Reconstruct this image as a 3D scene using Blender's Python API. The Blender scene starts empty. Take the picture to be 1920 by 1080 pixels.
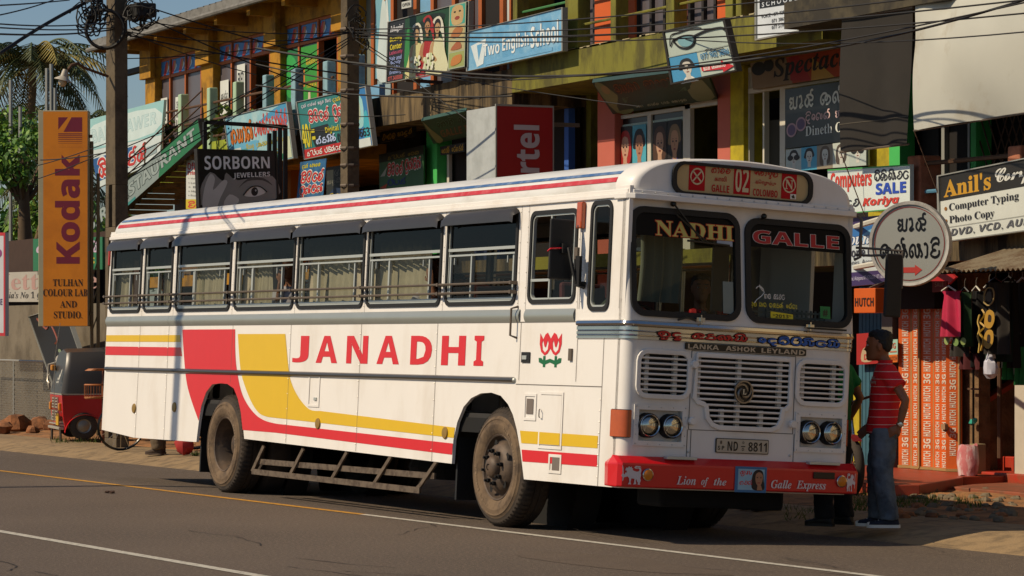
import bpy, math, random
import numpy as np
from mathutils import Vector, Matrix, noise
from mathutils.geometry import tessellate_polygon
R = math.radians; PI = math.pi; V = Vector
rnd = random.Random(11)
SC = bpy.context.scene; COL = SC.collection
# ---------------------------------------------------------------- camera
FPX, CX, HY, HC = 5500.0, 960.0, 618.0, 1.7      # focal length in photo pixels, centre column, horizon row, eye height
YF = math.atan2(CX + 1600.0, FPX)                # world x runs along the shop fronts, y away from the viewer
CR = V((math.sin(YF), math.cos(YF), 0)); CL = V((-math.cos(YF), math.sin(YF), 0)); CAMP = V((0, 0, HC))
cam_d = bpy.data.cameras.new('camera'); cam = bpy.data.objects.new('camera', cam_d); COL.objects.link(cam)
cam.location = CAMP; cam.rotation_euler = (PI/2, 0, PI/2 - YF)
cam_d.sensor_width = 36.0; cam_d.lens = 36.0*FPX/1920; cam_d.shift_y = (HY-540)/1920; cam_d.clip_end = 3000; cam_d.clip_start = .5
SC.camera = cam
# ---------------------------------------------------------------- sky, sun, exposure
SUN_EL, SUN_AZ = R(41), R(11)                    # light travels along (sin az, cos az) and down
sd = V((math.sin(SUN_AZ)*math.cos(SUN_EL), math.cos(SUN_AZ)*math.cos(SUN_EL), -math.sin(SUN_EL)))
W = bpy.data.worlds.new('World'); SC.world = W; W.use_nodes = True
nt = W.node_tree; bg = nt.nodes['Background']; sky = nt.nodes.new('ShaderNodeTexSky')
sky.sky_type = 'NISHITA'; sky.sun_disc = False; sky.sun_elevation = SUN_EL
sky.sun_rotation = PI + SUN_AZ; sky.air_density = 1.0; sky.dust_density = 0.6; sky.ozone_density = 4.0
nt.links.new(sky.outputs[0], bg.inputs[0]); bg.inputs[1].default_value = 0.085
sl = bpy.data.lights.new('sun', 'SUN'); so = bpy.data.objects.new('sun', sl); COL.objects.link(so)
sl.energy = 5.0; sl.angle = R(.5); sl.color = (1.0, .83, .60); so.rotation_euler = sd.to_track_quat('-Z', 'Y').to_euler(); so.location = (-20, -20, 30)
vs = SC.view_settings; vs.view_transform = 'Standard'; vs.look = 'None'; vs.gamma = 1; vs.exposure = -0.22; vs.use_curve_mapping = False
SC.cycles.use_denoising = True; SC.cycles.max_bounces = 8; SC.cycles.transparent_max_bounces = 16

# ---------------------------------------------------------------- photo pixel -> point on a real plane
def ray(px, py): return CR*((px-CX)/FPX) + CL + V((0, 0, (HY-py)/FPX))
def FY(px, py, y): d = ray(px, py); return CAMP + d*(y/d.y)
def FX(px, py, x): d = ray(px, py); return CAMP + d*(x/d.x)
def G(px, py, z=0.0): d = ray(px, py); return CAMP + d*((z-HC)/d.z)
def DP(px, py, t): return CAMP + ray(px, py)*t

# ---------------------------------------------------------------- materials
MATS = {}
def lin(h):
    c = [int(h[i:i+2], 16)/255 for i in (0, 2, 4)]
    return [x/12.92 if x <= .04045 else ((x+.055)/1.055)**2.4 for x in c] + [1]
def mat(name, hexc=None, rough=.6, metal=0, var=.12, scale=6, hex2=None, amt=.5, sc2=3, bump=0, bsc=40, emit=None, spec=None, stretch=None, alpha=None, coat=0, lo=.45, hi=.62):
    if name in MATS: return MATS[name]
    m = bpy.data.materials.new(name); m.use_nodes = True; MATS[name] = m
    n = m.node_tree.nodes; l = m.node_tree.links; p = n['Principled BSDF']
    p.inputs['Roughness'].default_value = rough; p.inputs['Metallic'].default_value = metal
    if spec is not None: p.inputs['Specular IOR Level'].default_value = spec
    if coat: p.inputs['Coat Weight'].default_value = coat; p.inputs['Coat Roughness'].default_value = .12
    c = lin(hexc); tc = n.new('ShaderNodeTexCoord'); vec = tc.outputs['Object']
    if stretch:
        mp = n.new('ShaderNodeMapping'); mp.inputs['Scale'].default_value = stretch; l.new(vec, mp.inputs[0]); vec = mp.outputs[0]
    out = None
    if var:
        t = n.new('ShaderNodeTexNoise'); t.inputs['Scale'].default_value = scale; t.inputs['Detail'].default_value = 6; l.new(vec, t.inputs[0])
        mx = n.new('ShaderNodeMix'); mx.data_type = 'RGBA'
        mx.inputs['A'].default_value = [x*(1-var) for x in c[:3]]+[1]; mx.inputs['B'].default_value = [min(1, x*(1+var)) for x in c[:3]]+[1]
        l.new(t.outputs[0], mx.inputs['Factor']); out = mx.outputs['Result']
    if hex2:
        t2 = n.new('ShaderNodeTexNoise'); t2.inputs['Scale'].default_value = sc2; t2.inputs['Detail'].default_value = 8; t2.inputs['Roughness'].default_value = .65; l.new(vec, t2.inputs[0])
        mr = n.new('ShaderNodeMapRange'); mr.inputs['From Min'].default_value = lo; mr.inputs['From Max'].default_value = hi; mr.inputs['To Max'].default_value = amt
        l.new(t2.outputs[0], mr.inputs[0]); m2 = n.new('ShaderNodeMix'); m2.data_type = 'RGBA'
        if out: l.new(out, m2.inputs['A'])
        else: m2.inputs['A'].default_value = c
        m2.inputs['B'].default_value = lin(hex2); l.new(mr.outputs[0], m2.inputs['Factor']); out = m2.outputs['Result']
    if out: l.new(out, p.inputs['Base Color'])
    else: p.inputs['Base Color'].default_value = c
    if bump:
        t3 = n.new('ShaderNodeTexNoise'); t3.inputs['Scale'].default_value = bsc; t3.inputs['Detail'].default_value = 5; l.new(vec, t3.inputs[0])
        b = n.new('ShaderNodeBump'); b.inputs['Strength'].default_value = bump; b.inputs['Distance'].default_value = .02; l.new(t3.outputs[0], b.inputs['Height']); l.new(b.outputs[0], p.inputs['Normal'])
    if emit: p.inputs['Emission Color'].default_value = c; p.inputs['Emission Strength'].default_value = emit
    return m
def flat(hexc, rough=.55): return mat('paint_'+hexc, hexc, rough, var=.16, scale=2.5)
def glass(name, tint='909690', refl=1.0):
    if name in MATS: return MATS[name]
    m = bpy.data.materials.new(name); m.use_nodes = True; MATS[name] = m
    n = m.node_tree.nodes; l = m.node_tree.links; n.remove(n['Principled BSDF'])
    t = n.new('ShaderNodeBsdfTransparent'); t.inputs[0].default_value = lin(tint); g = n.new('ShaderNodeBsdfGlossy'); g.inputs['Roughness'].default_value = .02
    fr = n.new('ShaderNodeFresnel'); fr.inputs[0].default_value = 1.5; mul = n.new('ShaderNodeMath'); mul.operation = 'MULTIPLY'; mul.inputs[1].default_value = refl
    mx = n.new('ShaderNodeMixShader'); l.new(fr.outputs[0], mul.inputs[0]); l.new(mul.outputs[0], mx.inputs[0]); l.new(t.outputs[0], mx.inputs[1]); l.new(g.outputs[0], mx.inputs[2])
    l.new(mx.outputs[0], n['Material Output'].inputs[0]); return m

# ---------------------------------------------------------------- mesh builder
class MB:
    def __init__(s): s.v = []; s.f = []; s.mi = []; s.m = []; s.M = None
    def idx(s, m):
        if m not in s.m: s.m.append(m)
        return s.m.index(m)
    def add(s, vs, fs, m):
        k = len(s.v); i = s.idx(m)
        s.v += [(s.M @ V(p)) if s.M else V(p) for p in vs]
        for f in fs: s.f.append([a+k for a in f]); s.mi.append(i)
        return s
    def poly(s, pts, m): return s.add(pts, [list(range(len(pts)))], m)
    def holed(s, loops, m, fn):                       # loops of 2-D points (outer, holes...) laid out by fn
        al = [p for lp in loops for p in lp]
        return s.add([fn(*p) for p in al], [list(t) for t in tessellate_polygon([[V((p[0], p[1], 0)) for p in lp] for lp in loops])], m)
    def prism(s, pts, vec, m, caps=True):
        n = len(pts); vec = V(vec); a = [V(p) for p in pts]; fs = [[i, (i+1) % n, n+(i+1) % n, n+i] for i in range(n)]
        if caps: fs += [list(range(n))[::-1], list(range(n, 2*n))]
        return s.add(a+[p+vec for p in a], fs, m)
    def box(s, x0, x1, y0, y1, z0, z1, m): return s.prism([(x0, y0, z0), (x1, y0, z0), (x1, y1, z0), (x0, y1, z0)], (0, 0, z1-z0), m)
    def ring(s, A, B, vec, m):                        # frame between two loops, thickness vec
        n = len(A); vec = V(vec); P = [V(p) for p in A]+[V(p) for p in B]; P += [p+vec for p in P]; fs = []
        for i in range(n):
            j = (i+1) % n
            fs += [[i, j, n+j, n+i], [2*n+i, 3*n+i, 3*n+j, 2*n+j], [i, 2*n+i, 2*n+j, j], [n+i, n+j, 3*n+j, 3*n+i]]
        return s.add(P, fs, m)
    def bar(s, a, b, w, h, m, up=(0, 0, 1)):          # square bar from a to b
        a = V(a); b = V(b); d = (b-a).normalized(); u = V(up)
        if abs(d.dot(u)) > .98: u = V((1, 0, 0))
        x = d.cross(u).normalized()*(w/2); y = x.cross(d).normalized()*(h/2)
        return s.prism([a-x-y, a+x-y, a+x+y, a-x+y], b-a, m)
    def tube(s, pts, r, m, n=6, cap=True, squash=None):
        pts = [V(p) for p in pts]; k = len(pts); rs = r if isinstance(r, (list, tuple)) else [r]*k; vs = []; u = None
        for i in range(k):
            d = (pts[min(i+1, k-1)]-pts[max(i-1, 0)])
            d = d.normalized() if d.length > 1e-9 else V((0, 0, 1))
            if u is None: u = d.orthogonal().normalized()
            u = (u-d*u.dot(d)); u = u.normalized() if u.length > 1e-6 else d.orthogonal().normalized()
            w = d.cross(u)
            for j in range(n):
                t = 2*PI*j/n; vs.append(pts[i]+u*(math.cos(t)*rs[i])+w*(math.sin(t)*rs[i]))
        fs = [[i*n+j, i*n+(j+1) % n, (i+1)*n+(j+1) % n, (i+1)*n+j] for i in range(k-1) for j in range(n)]
        if cap: fs += [list(range(n))[::-1], [(k-1)*n+j for j in range(n)]]
        return s.add(vs, fs, m)
    def lathe(s, prof, o, ax, m, n=24, cap=False):    # profile of (radius, height along ax)
        o = V(o); ax = V(ax).normalized(); u = ax.orthogonal().normalized(); w = ax.cross(u); k = len(prof); vs = []
        for r, h in prof:
            for j in range(n): t = 2*PI*j/n; vs.append(o+ax*h+u*(r*math.cos(t))+w*(r*math.sin(t)))
        fs = [[i*n+j, i*n+(j+1) % n, (i+1)*n+(j+1) % n, (i+1)*n+j] for i in range(k-1) for j in range(n)]
        if cap: fs += [[(k-1)*n+j for j in range(n)], list(range(n))[::-1]]
        return s.add(vs, fs, m)
    def ball(s, c, rx, ry, rz, m, n=10, jit=0, seed=0):
        rr = random.Random(seed); vs = []; fs = []; h = max(4, n//2+1)
        for i in range(h+1):
            th = PI*i/h
            for j in range(n):
                k = 1+jit*(rr.random()-.5) if 0 < i < h else 1
                vs.append((c[0]+rx*k*math.sin(th)*math.cos(2*PI*j/n), c[1]+ry*k*math.sin(th)*math.sin(2*PI*j/n), c[2]+rz*k*math.cos(th)))
        for i in range(h):
            for j in range(n): fs.append([i*n+j, (i+1)*n+j, (i+1)*n+(j+1) % n, i*n+(j+1) % n])
        return s.add(vs, fs, m)
    def grid(s, nu, nv, fn, m):
        vs = [fn(i/nu, j/nv) for j in range(nv+1) for i in range(nu+1)]
        fs = [[j*(nu+1)+i, j*(nu+1)+i+1, (j+1)*(nu+1)+i+1, (j+1)*(nu+1)+i] for j in range(nv) for i in range(nu)]
        return s.add(vs, fs, m)
    def loft(s, rings, m, n=16):                      # rings of (centre, half-axis a, half-axis b)
        vs = []; k = len(rings)
        for c, a, b_ in rings:
            for j in range(n): t = 2*PI*j/n; vs.append(V(c)+V(a)*math.cos(t)+V(b_)*math.sin(t))
        fs = [[i*n+j, i*n+(j+1) % n, (i+1)*n+(j+1) % n, (i+1)*n+j] for i in range(k-1) for j in range(n)]
        return s.add(vs, fs+[list(range(n))[::-1], [(k-1)*n+j for j in range(n)]], m)
    def build(s, name, parent=None, smooth=None, bevel=0, label=None, cat=None, group=None, kind=None, weld=False):
        me = bpy.data.meshes.new(name); me.from_pydata([tuple(p) for p in s.v], [], s.f)
        for m in s.m: me.materials.append(m)
        if me.polygons: me.polygons.foreach_set('material_index', s.mi)
        if smooth is not None:
            me.polygons.foreach_set('use_smooth', [True]*len(me.polygons)); me.set_sharp_from_angle(angle=R(smooth))
        me.update(); o = bpy.data.objects.new(name, me); COL.objects.link(o)
        if bevel:
            b = o.modifiers.new('edge', 'BEVEL'); b.width = bevel; b.segments = 2; b.limit_method = 'ANGLE'; b.angle_limit = R(50)
        if parent is not None:
            o.parent = parent
            if parent.get('_w') is not None: o.matrix_parent_inverse = Matrix.Translation(-V(parent['_w']))
            elif parent.parent is None and parent.type == 'MESH': pass
        return tag(o, label, cat, group, kind)
def tag(o, label=None, cat=None, group=None, kind=None):
    for k, x in (('label', label), ('category', cat), ('group', group), ('kind', kind)):
        if x: o[k] = x
    return o
def thing(name, label, cat, loc=(0, 0, 0), group=None, local=False):   # Empty at the base; children are given in world coordinates unless local
    o = bpy.data.objects.new(name, None); COL.objects.link(o); o.location = loc; o.empty_display_size = .2
    if not local: o['_w'] = tuple(loc)
    return tag(o, label, cat, group)
def copy_tree(o, parent=None):
    c = o.copy(); COL.objects.link(c)
    if parent is not None: c.parent = parent
    for ch in list(o.children): copy_tree(ch, c)
    return c
# ---------------------------------------------------------------- lettering
TXC = {}
def text2d(s, off=0.0, shear=0.0):
    k = (s, off, shear)
    if k in TXC: return TXC[k]
    c = bpy.data.curves.new('t', 'FONT'); c.body = s; c.resolution_u = 2; c.offset = off; c.shear = shear
    o = bpy.data.objects.new('t', c); COL.objects.link(o)
    me = o.evaluated_get(bpy.context.evaluated_depsgraph_get()).to_mesh()
    vs = [(p.co.x, p.co.y, 0) for p in me.vertices]; fs = [list(p.vertices) for p in me.polygons]
    bpy.data.objects.remove(o); bpy.data.curves.remove(c); TXC[k] = (vs, fs); return TXC[k]
def bold(s):                                          # sans bold letters
    r = ''
    for ch in s:
        if 'A' <= ch <= 'Z': r += chr(0x1D5D4+ord(ch)-65)
        elif 'a' <= ch <= 'z': r += chr(0x1D5EE+ord(ch)-97)
        elif '0' <= ch <= '9': r += chr(0x1D7EC+ord(ch)-48)
        else: r += ch
    return r
def serif(s, it=False):
    r = ''
    for ch in s:
        if 'A' <= ch <= 'Z': r += chr((0x1D468 if it else 0x1D400)+ord(ch)-65)
        elif 'a' <= ch <= 'z': r += chr((0x1D482 if it else 0x1D41A)+ord(ch)-97)
        elif '0' <= ch <= '9': r += chr(0x1D7CE+ord(ch)-48)
        else: r += ch
    return r
def script(s): return ''.join(chr(0x1D4D0+ord(c)-65) if 'A' <= c <= 'Z' else chr(0x1D4EA+ord(c)-97) if 'a' <= c <= 'z' else c for c in s)
SG = {'ක': 'f|2948462507 0b3e7e9b88697cacdad7a575', 'ග': 'd|4b3d1c0916 35474b6e9ebbb79675', 'ා': '6|0e2f4d4a473515', 'ල': 'd|6b59382a3d6e9dba976535171a',
      'ළ': 'd|6b59382a3d6e9dba97657594a27142', 'ෙ': 'a|6a5837282b4e7d8a7755', 'බ': 'd|3b5c59280a1d5f9ebbb7854517', 'ු': '0|423080 93', 'ද': 'b|9d6e3d1a2756879876 5462a1',
      'ස': 'd|3c1a1745686c3e8fcdba8a77a5c7', 'ර': 'c|5c39165595b89b5b3d5f9f', 'ණ': 'h|3a5735171b4e7d87a5c7cbaededcg7e5', 'ය': 'e|1d3e3b1745778b8f;87a5c7dbce', 'ි': '0|1f3i7jaibf',
      'ී': '0|1f3i7jaibf9g', 'ව': 'd|4a5836181c4f8fbcb88545', 'ප': 'c|3e1e194585b9be8e', 'හ': 'e|4c290725484b2e6f8d86a5c7cc', 'භ': 'e|4c290725484b2e6f8d86a5c7cc', 'ට': 'c|bd8f4f1c184585b88a',
      'අ': 'd|5d2e1b4a1735676c6f;6785b6bacf', 'ැ': '7|0e3f4c49163567', 'ඩ': 'c|be7f3d4a7a4a174585b7ba', 'න': 'e|29484625070c3f7e9a87b6c9be', 'ත': 'e|3a5735171b4e8fcdc895678a',
      'ඔ': 'f|5d2e1b4a1745777b7eaedbd7a5', 'ම': 'c|5a29174597bb9f5f4d7b', 'ං': '6|2a4c5a382a', 'ඳ': 'f|25082b47;cd9e6d4a5786b7c8a68492d1', 'ජ': 'd|2d4e1c194675977a598abeaf',
      'ඉ': 'c|7d4e3c6b29174585a7', 'ඹ': 'e|3b5c59280a1d5f9ecbc7854517', '්': '0|9f9ibjci', 'P': 'c|3e1e194585b9be8e;423080 93', ' ': '8|', '්r': '0|'}
SIC = {}
def sinhala2d(s, w=1.7):
    k = (s, w)
    if k in SIC: return SIC[k]
    s = s.replace('ඇ', 'අැ'); cl = []
    for ch in s:                                       # vowel signs written before their letter
        if ch in 'ොෝේෙ':
            i = len(cl)-1
            while i > 0 and cl[i] in '්ිීු': i -= 1
            cl.insert(i, 'ෙ')
            if ch in 'ොෝ': cl.append('ා')
            if ch in 'ේෝ': cl.append('්')
        elif ch in SG: cl.append(ch)
    vs = []; fs = []; x = 0.0; last = 0.0; z = 0.0
    for ch in cl:
        adv, st = SG[ch].split('|'); adv = int(adv, 36); ox = x if adv else last
        for stroke in st.replace(' ', '').split(';'):
            P = [V((int(stroke[i], 36)+ox, int(stroke[i+1], 36)-5, 0)) for i in range(0, len(stroke)-1, 2)]
            if len(P) < 2: continue
            Q = []; n = len(P)
            for i in range(n-1):
                a, b, c, d = P[max(i-1, 0)], P[i], P[i+1], P[min(i+2, n-1)]
                for t in (0, .33, .67): Q.append(.5*((2*b)+(c-a)*t+(2*a-5*b+4*c-d)*t*t+(3*b-a-3*c+d)*t**3))
            Q.append(P[-1]); k0 = len(vs)
            for i, q in enumerate(Q):
                d = (Q[min(i+1, len(Q)-1)]-Q[max(i-1, 0)]); d.normalize(); nn = V((-d.y, d.x, 0))*(w/2); z += .0007
                for p in (q+nn, q-nn): vs.append((p.x, p.y, z))
            fs += [[k0+2*i, k0+2*i+1, k0+2*i+3, k0+2*i+2] for i in range(len(Q)-1)]
        if adv: last = x; x += adv+1.2
    SIC[k] = (vs, fs); return SIC[k]
def put(mb, tf, box, m, fn, h=0.0, grow=None):         # fit a flat drawing into box (u0,v0,u1,v1), lay it out with fn(u,v,h)
    vs, fs = tf
    if not vs: return
    ref = grow[0] if grow else vs
    xs = [p[0] for p in ref]; ys = [p[1] for p in ref]; x0, x1, y0, y1 = min(xs), max(xs), min(ys), max(ys)
    u0, v0, u1, v1 = box; su = (u1-u0)/max(x1-x0, 1e-6); sv = (v1-v0)/max(y1-y0, 1e-6)
    mb.add([fn(u0+(p[0]-x0)*su, v0+(p[1]-y0)*sv, h+p[2]*.004) for p in vs], fs, m)
def rrect(x0, x1, z0, z1, r, n=4):
    P = []
    for cx, cz, a in ((x1-r, z1-r, 0), (x0+r, z1-r, 90), (x0+r, z0+r, 180), (x1-r, z0+r, 270)):
        for i in range(n+1): t = R(a+90*i/n); P.append((cx+r*math.cos(t), cz+r*math.sin(t)))
    return P
def ell(cx, cy, rx, ry, n=18, a0=0, a1=360):
    return [(cx+rx*math.cos(R(a0+(a1-a0)*i/n)), cy+ry*math.sin(R(a0+(a1-a0)*i/n))) for i in range(n if a1-a0 == 360 else n+1)]
def smooth2(P, k=4, closed=True):
    n = len(P); Q = []
    for i in range(n if closed else n-1):
        a, b, c, d = [V(P[j % n] if closed else P[min(max(j, 0), n-1)]) for j in (i-1, i, i+1, i+2)]
        for s in range(k): t = s/k; Q.append(tuple(.5*((2*b)+(c-a)*t+(2*a-5*b+4*c-d)*t*t+(3*b-a-3*c+d)*t**3)))
    if not closed: Q.append(tuple(P[-1]))
    return Q
# ================================================================ the bus
YB = math.atan2(CX+1950, FPX); PB = math.atan2(632-HY, math.hypot(FPX, CX+1950)); RB = R(3.0)
YR = math.atan2(CX+2200, FPX)
fw = CR*math.sin(YB)-CL*math.cos(YB); fw = (fw*math.cos(PB)+V((0, 0, math.sin(PB)))).normalized()
by = V((0, 0, 1)).cross(fw).normalized(); bz = fw.cross(by)
by, bz = by*math.cos(RB)-bz*math.sin(RB), bz*math.cos(RB)+by*math.sin(RB)
BO = G(940, 989); BR = Matrix((fw, by, bz)).transposed(); BRI = BR.transposed()
def bpl(px, py, ax, val): d = BRI @ ray(px, py); c = BRI @ (CAMP-BO); return c+d*((val-c[ax])/d[ax])
def bs(px, py): q = bpl(px, py, 1, 0); return (q.x, q.z)
def bf(px, py, x=2.0): q = bpl(px, py, 0, x); return (q.y, q.z)
WHITE = mat('white_bus_paint', 'e4e0da', .45, var=.04, scale=2, hex2='b7a78f', amt=.42, sc2=1.1, coat=.12, stretch=(1.6, 1.6, .7), lo=.5, hi=.8, bump=.22, bsc=1.6)
RED = mat('red_paint', 'd0141e', .38, var=.05, coat=.25); YEL = mat('yellow_paint', 'd8b006', .4, var=.04, coat=.2)
BLUE = mat('blue_stripe_paint', '3f6496', .45, var=.08, hex2='8fa0b4', amt=.5, sc2=9); ROOFRED = mat('roof_stripe_red', 'b9252f', .45, var=.08, hex2='c9726f', amt=.4, sc2=9)
RUB = mat('black_rubber', '121212', .65, var=.2); ALU = mat('aluminium', 'bcc0ba', .45, .45, var=.08); CHROME = mat('chrome', 'c9c6c0', .12, 1.0, var=.04)
DARK = mat('dark_underbody', '0b0a09', .9, var=.3); VISOR = mat('dark_acrylic', '35312c', .35, var=.15)
BLK = mat('black_gloss', '0b0b0c', .3, var=0); GREYB = mat('belt_grey_metal', 'a9ada6', .35, .5, var=.08, scale=3)
TYRE2 = mat('dusty_sidewall', '6e5b46', .95, var=.25, scale=7, hex2='3a2f27', amt=.75, sc2=5, bump=.2, bsc=50); TYRE = mat('dusty_tyre', '40362c', .9, var=.25, scale=9, hex2='2c2622', amt=.8, sc2=6, bump=.15, bsc=60)
RIM = mat('dusty_rim', '4c4036', .6, .3, var=.2, hex2='6d5a48', amt=.7, sc2=7); STEEL = mat('weathered_steel', '6b6055', .6, .5, var=.25)
AMB = mat('amber_lens', 'b04a0c', .18, var=.15, scale=30, coat=.6); AMB2 = mat('amber_round_lens', 'd07a14', .3, var=.1)
CURT = mat('grey_curtain', 'b9ae99', .95, var=.2, scale=14); SEATM = mat('seat_cloth', '4a1f22', .9, var=.2); INT = mat('interior_grey', '7d7a74', .8, var=.1); INTD = mat('interior_dark', '2c2a28', .85, var=.2)
GLS = glass('window_glass', 'd6dad4', .4); GLD = glass('dark_window_glass', '5c605e', .45); WSG = glass('windscreen_glass', 'd4d8d2', .32); CLEAR = glass('lens_glass', 'e8e8e4', 1.0)
SEAM = mat('panel_seam', '6a645c', .8, var=0); RIV = mat('rivet_paint', 'c8c4bb', .4, .2, var=0)
BW, XF, XT = 2.2, 2.0, -10.06
bus = thing('bus', 'white passenger bus with red and yellow swoosh and roof board showing route 02', 'bus', BO, local=True)
bus.rotation_euler = BR.to_euler()
fs_ = lambda x, z, h=0: (x, -.003-h, z)               # lay flat work on the driver side
ff_ = lambda y, z, h=0: (XF+.003+h, y, z)             # ... on the nose
ARF = [(-1.0, .51), (-.99, .72), (-.93, .88), (-.82, 1.02), (-.68, 1.10), (-.5, 1.145), (-.3, 1.155), (-.12, 1.13), (.02, 1.06), (.12, .97), (.2, .85), (.28, .68), (.37, .43)]
ARR = [(-7.10, .51), (-7.06, .72), (-7.0, .90), (-6.88, 1.05), (-6.72, 1.135), (-6.5, 1.15), (-6.3, 1.145), (-6.12, 1.10), (-6.0, 1.0), (-5.9, .86), (-5.83, .72), (-5.78, .585)]
low = [(XT, .56), (-9.0, .50)]+ARR+ARF+[(1.9, .43), (1.9, 1.77), (XT, 1.77)]
for y0, sgn in ((0, 1), (BW, -1)):
    b = MB(); b.prism([(x, y0, z) for x, z in (low if sgn > 0 else [(XT, .56), (-9, .5)]+ARR+ARF+[(.6, .43), (.6, 1.77), (XT, 1.77)])], (0, .03*sgn, 0), WHITE); b.build('skirt_panel', bus)
# window band
WIN = [(-9.98, -8.98), (-8.88, -8.02), (-7.90, -6.33), (-6.22, -4.67), (-4.60, -3.02), (-2.95, -1.37), (-1.28, .08)]
WZ = (1.915, 2.745); DW = (.30, 1.13, 1.92, 2.71); QW = (1.345, 1.70, 1.85, 2.755)
def band(holes, x1, y0, sgn, z0=1.765, z1=2.86):
    xs = sorted({XT, x1}|{a for h in holes for a in h[:2]}); zs = sorted({z0, z1}|{a for h in holes for a in h[2:]})
    for i in range(len(xs)-1):
        for j in range(len(zs)-1):
            cx, cz = (xs[i]+xs[i+1])/2, (zs[j]+zs[j+1])/2
            if any(h[0] < cx < h[1] and h[2] < cz < h[3] for h in holes): continue
            bb.prism([(xs[i], y0, zs[j]), (xs[i+1], y0, zs[j]), (xs[i+1], y0, zs[j+1]), (xs[i], y0, zs[j+1])], (0, .035*sgn, 0), WHITE)
bb = MB(); ins = .03
side_h = [(a+ins, c-ins, WZ[0]+ins, WZ[1]-ins) for a, c in WIN]+[(DW[0]+ins, DW[1]-ins, DW[2]+ins, DW[3]-ins), (QW[0]+ins, QW[1]-ins, QW[2]+ins, QW[3]-ins)]
band(side_h, 1.95, 0, 1); bb.build('window_panel', bus); bb = MB()
far_h = [(a+ins, c-ins, WZ[0]+ins, WZ[1]-ins) for a, c in WIN]+[(1.35, 1.7, 1.9, 2.7)]
band(far_h, 1.9, BW, -1); bb.build('window_panel', bus)
# nose: rounded corners, flat lower panel with grille openings, raked windscreen panel
def xf(z): return XF-.11*max(0, min(1, (z-1.75)/1.0))
def crn(z): return .10 if z < 1.7 else .05
b = MB()
for sgn, y0 in ((1, 0), (-1, BW)):
    def cf(u, v):
        z = .43+v*(2.80-.43); r = crn(z); t = u; X = xf(z); p = (X-r*(1-t)**2-0, y0+sgn*r*t*t)
        a = V((X-r, y0)); c = V((X, y0)); d = V((X, y0+sgn*r)); q = a*(1-t)**2+c*2*t*(1-t)+d*t*t
        return (q.x, q.y, z)
    b.grid(8, 40, cf, WHITE)
    b.poly([(1.86, y0, .43), (1.9, y0, .43), (1.9, y0, 2.8), (1.86, y0, 2.8)], WHITE)
GL = rrect(.14, .575, 1.195, 1.515, .03); GL = [(.14+.06*(1-math.sin(0)), 0)] and rrect(.135, .575, 1.195, 1.515, .06)
GC = smooth2([(.67, 1.51), (1.555, 1.51)], 1, False)+[(1.555, 1.16), (1.53, 1.14), (1.49, 1.12), (1.475, 1.03), (1.45, .985), (1.40, .965), (.90, .965), (.84, .985), (.80, 1.03), (.785, 1.12), (.75, 1.15), (.69, 1.165), (.67, 1.18)]
GR = rrect(1.66, 2.10, 1.195, 1.505, .06)
LB1 = rrect(.14, .545, .815, 1.065, .012); LB2 = rrect(1.685, 2.10, .815, 1.065, .012)
r0 = .10
b.holed([[(r0, .43), (BW-r0, .43), (BW-r0, 1.70), (r0, 1.70)], GL, GC, GR, LB1, LB2], WHITE, lambda y, z: (XF, y, z))
WS1 = (.03, 1.07, 1.815, 2.705); WS2 = (1.12, 2.165, 1.815, 2.685)
wi = .05
hs = [(w[0]+wi, w[1]-wi, w[2]+wi, w[3]-wi) for w in (WS1, WS2)]
ys = sorted({.05, BW-.05}|{a for h in hs for a in h[:2]}); zs = sorted({1.69, 2.80}|{a for h in hs for a in h[2:]})
for i in range(len(ys)-1):
    for j in range(len(zs)-1):
        cy, cz = (ys[i]+ys[i+1])/2, (zs[j]+zs[j+1])/2
        if any(h[0] < cy < h[1] and h[2] < cz < h[3] for h in hs): continue
        b.grid(1, 3, lambda u, v: (xf(zs[j]+v*(zs[j+1]-zs[j])), ys[i]+u*(ys[i+1]-ys[i]), zs[j]+v*(zs[j+1]-zs[j])), WHITE)
b.build('nose_panel', bus, smooth=40)
# roof with rounded front cap
RP = [(0, 2.83), (.0, 2.87), (.02, 2.93), (.07, 2.985), (.16, 3.04), (.30, 3.085), (.55, 3.12), (.85, 3.143), (1.1, 3.15)]
RP = [(y, z) for y, z in smooth2(RP, 3, False)]; RP = RP+[(BW-y, z) for y, z in RP[:-1][::-1]]
b = MB(); n = len(RP)
rows = []
for x, d in [(XT-.02, .10), (XT, .06), (XT+.06, .025), (XT+.16, 0), (-6, 0), (-2, 0), (1.72, 0)]:
    rows.append([(x, y+d*(1.1-y)/1.1, z-d*max(0, z-2.83)/.3) for y, z in RP])
b.add([p for r_ in rows for p in r_], [[i*n+j, i*n+j+1, (i+1)*n+j+1, (i+1)*n+j] for i in range(len(rows)-1) for j in range(n-1)], mat('roof_paint', 'dcdcd8', .42, var=.04, scale=3, hex2='a79b88', amt=.5, sc2=2.2, stretch=(.6, 2, 2), lo=.5, hi=.72, coat=.2))
b.poly([p for p in rows[0]], WHITE); b.build('roof', bus, smooth=35)
b = MB(); rows = []
for k in range(9):
    t = k/8*PI/2; x = 1.715+.225*math.sin(t); d = 1-math.cos(t)
    rows.append([(x+(.02 if k else 0)*0, 1.1+(y-1.1)*(1-.085*d), 2.795+(z-2.795)*(1-.07*d)+.004) for y, z in RP])
b.add([p for r_ in rows for p in r_], [[i*n+j, i*n+j+1, (i+1)*n+j+1, (i+1)*n+j] for i in range(8) for j in range(n-1)], WHITE)
b.poly(rows[-1], WHITE); b.build('roof_front_cap', bus, smooth=50)
XC = 1.942
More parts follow.
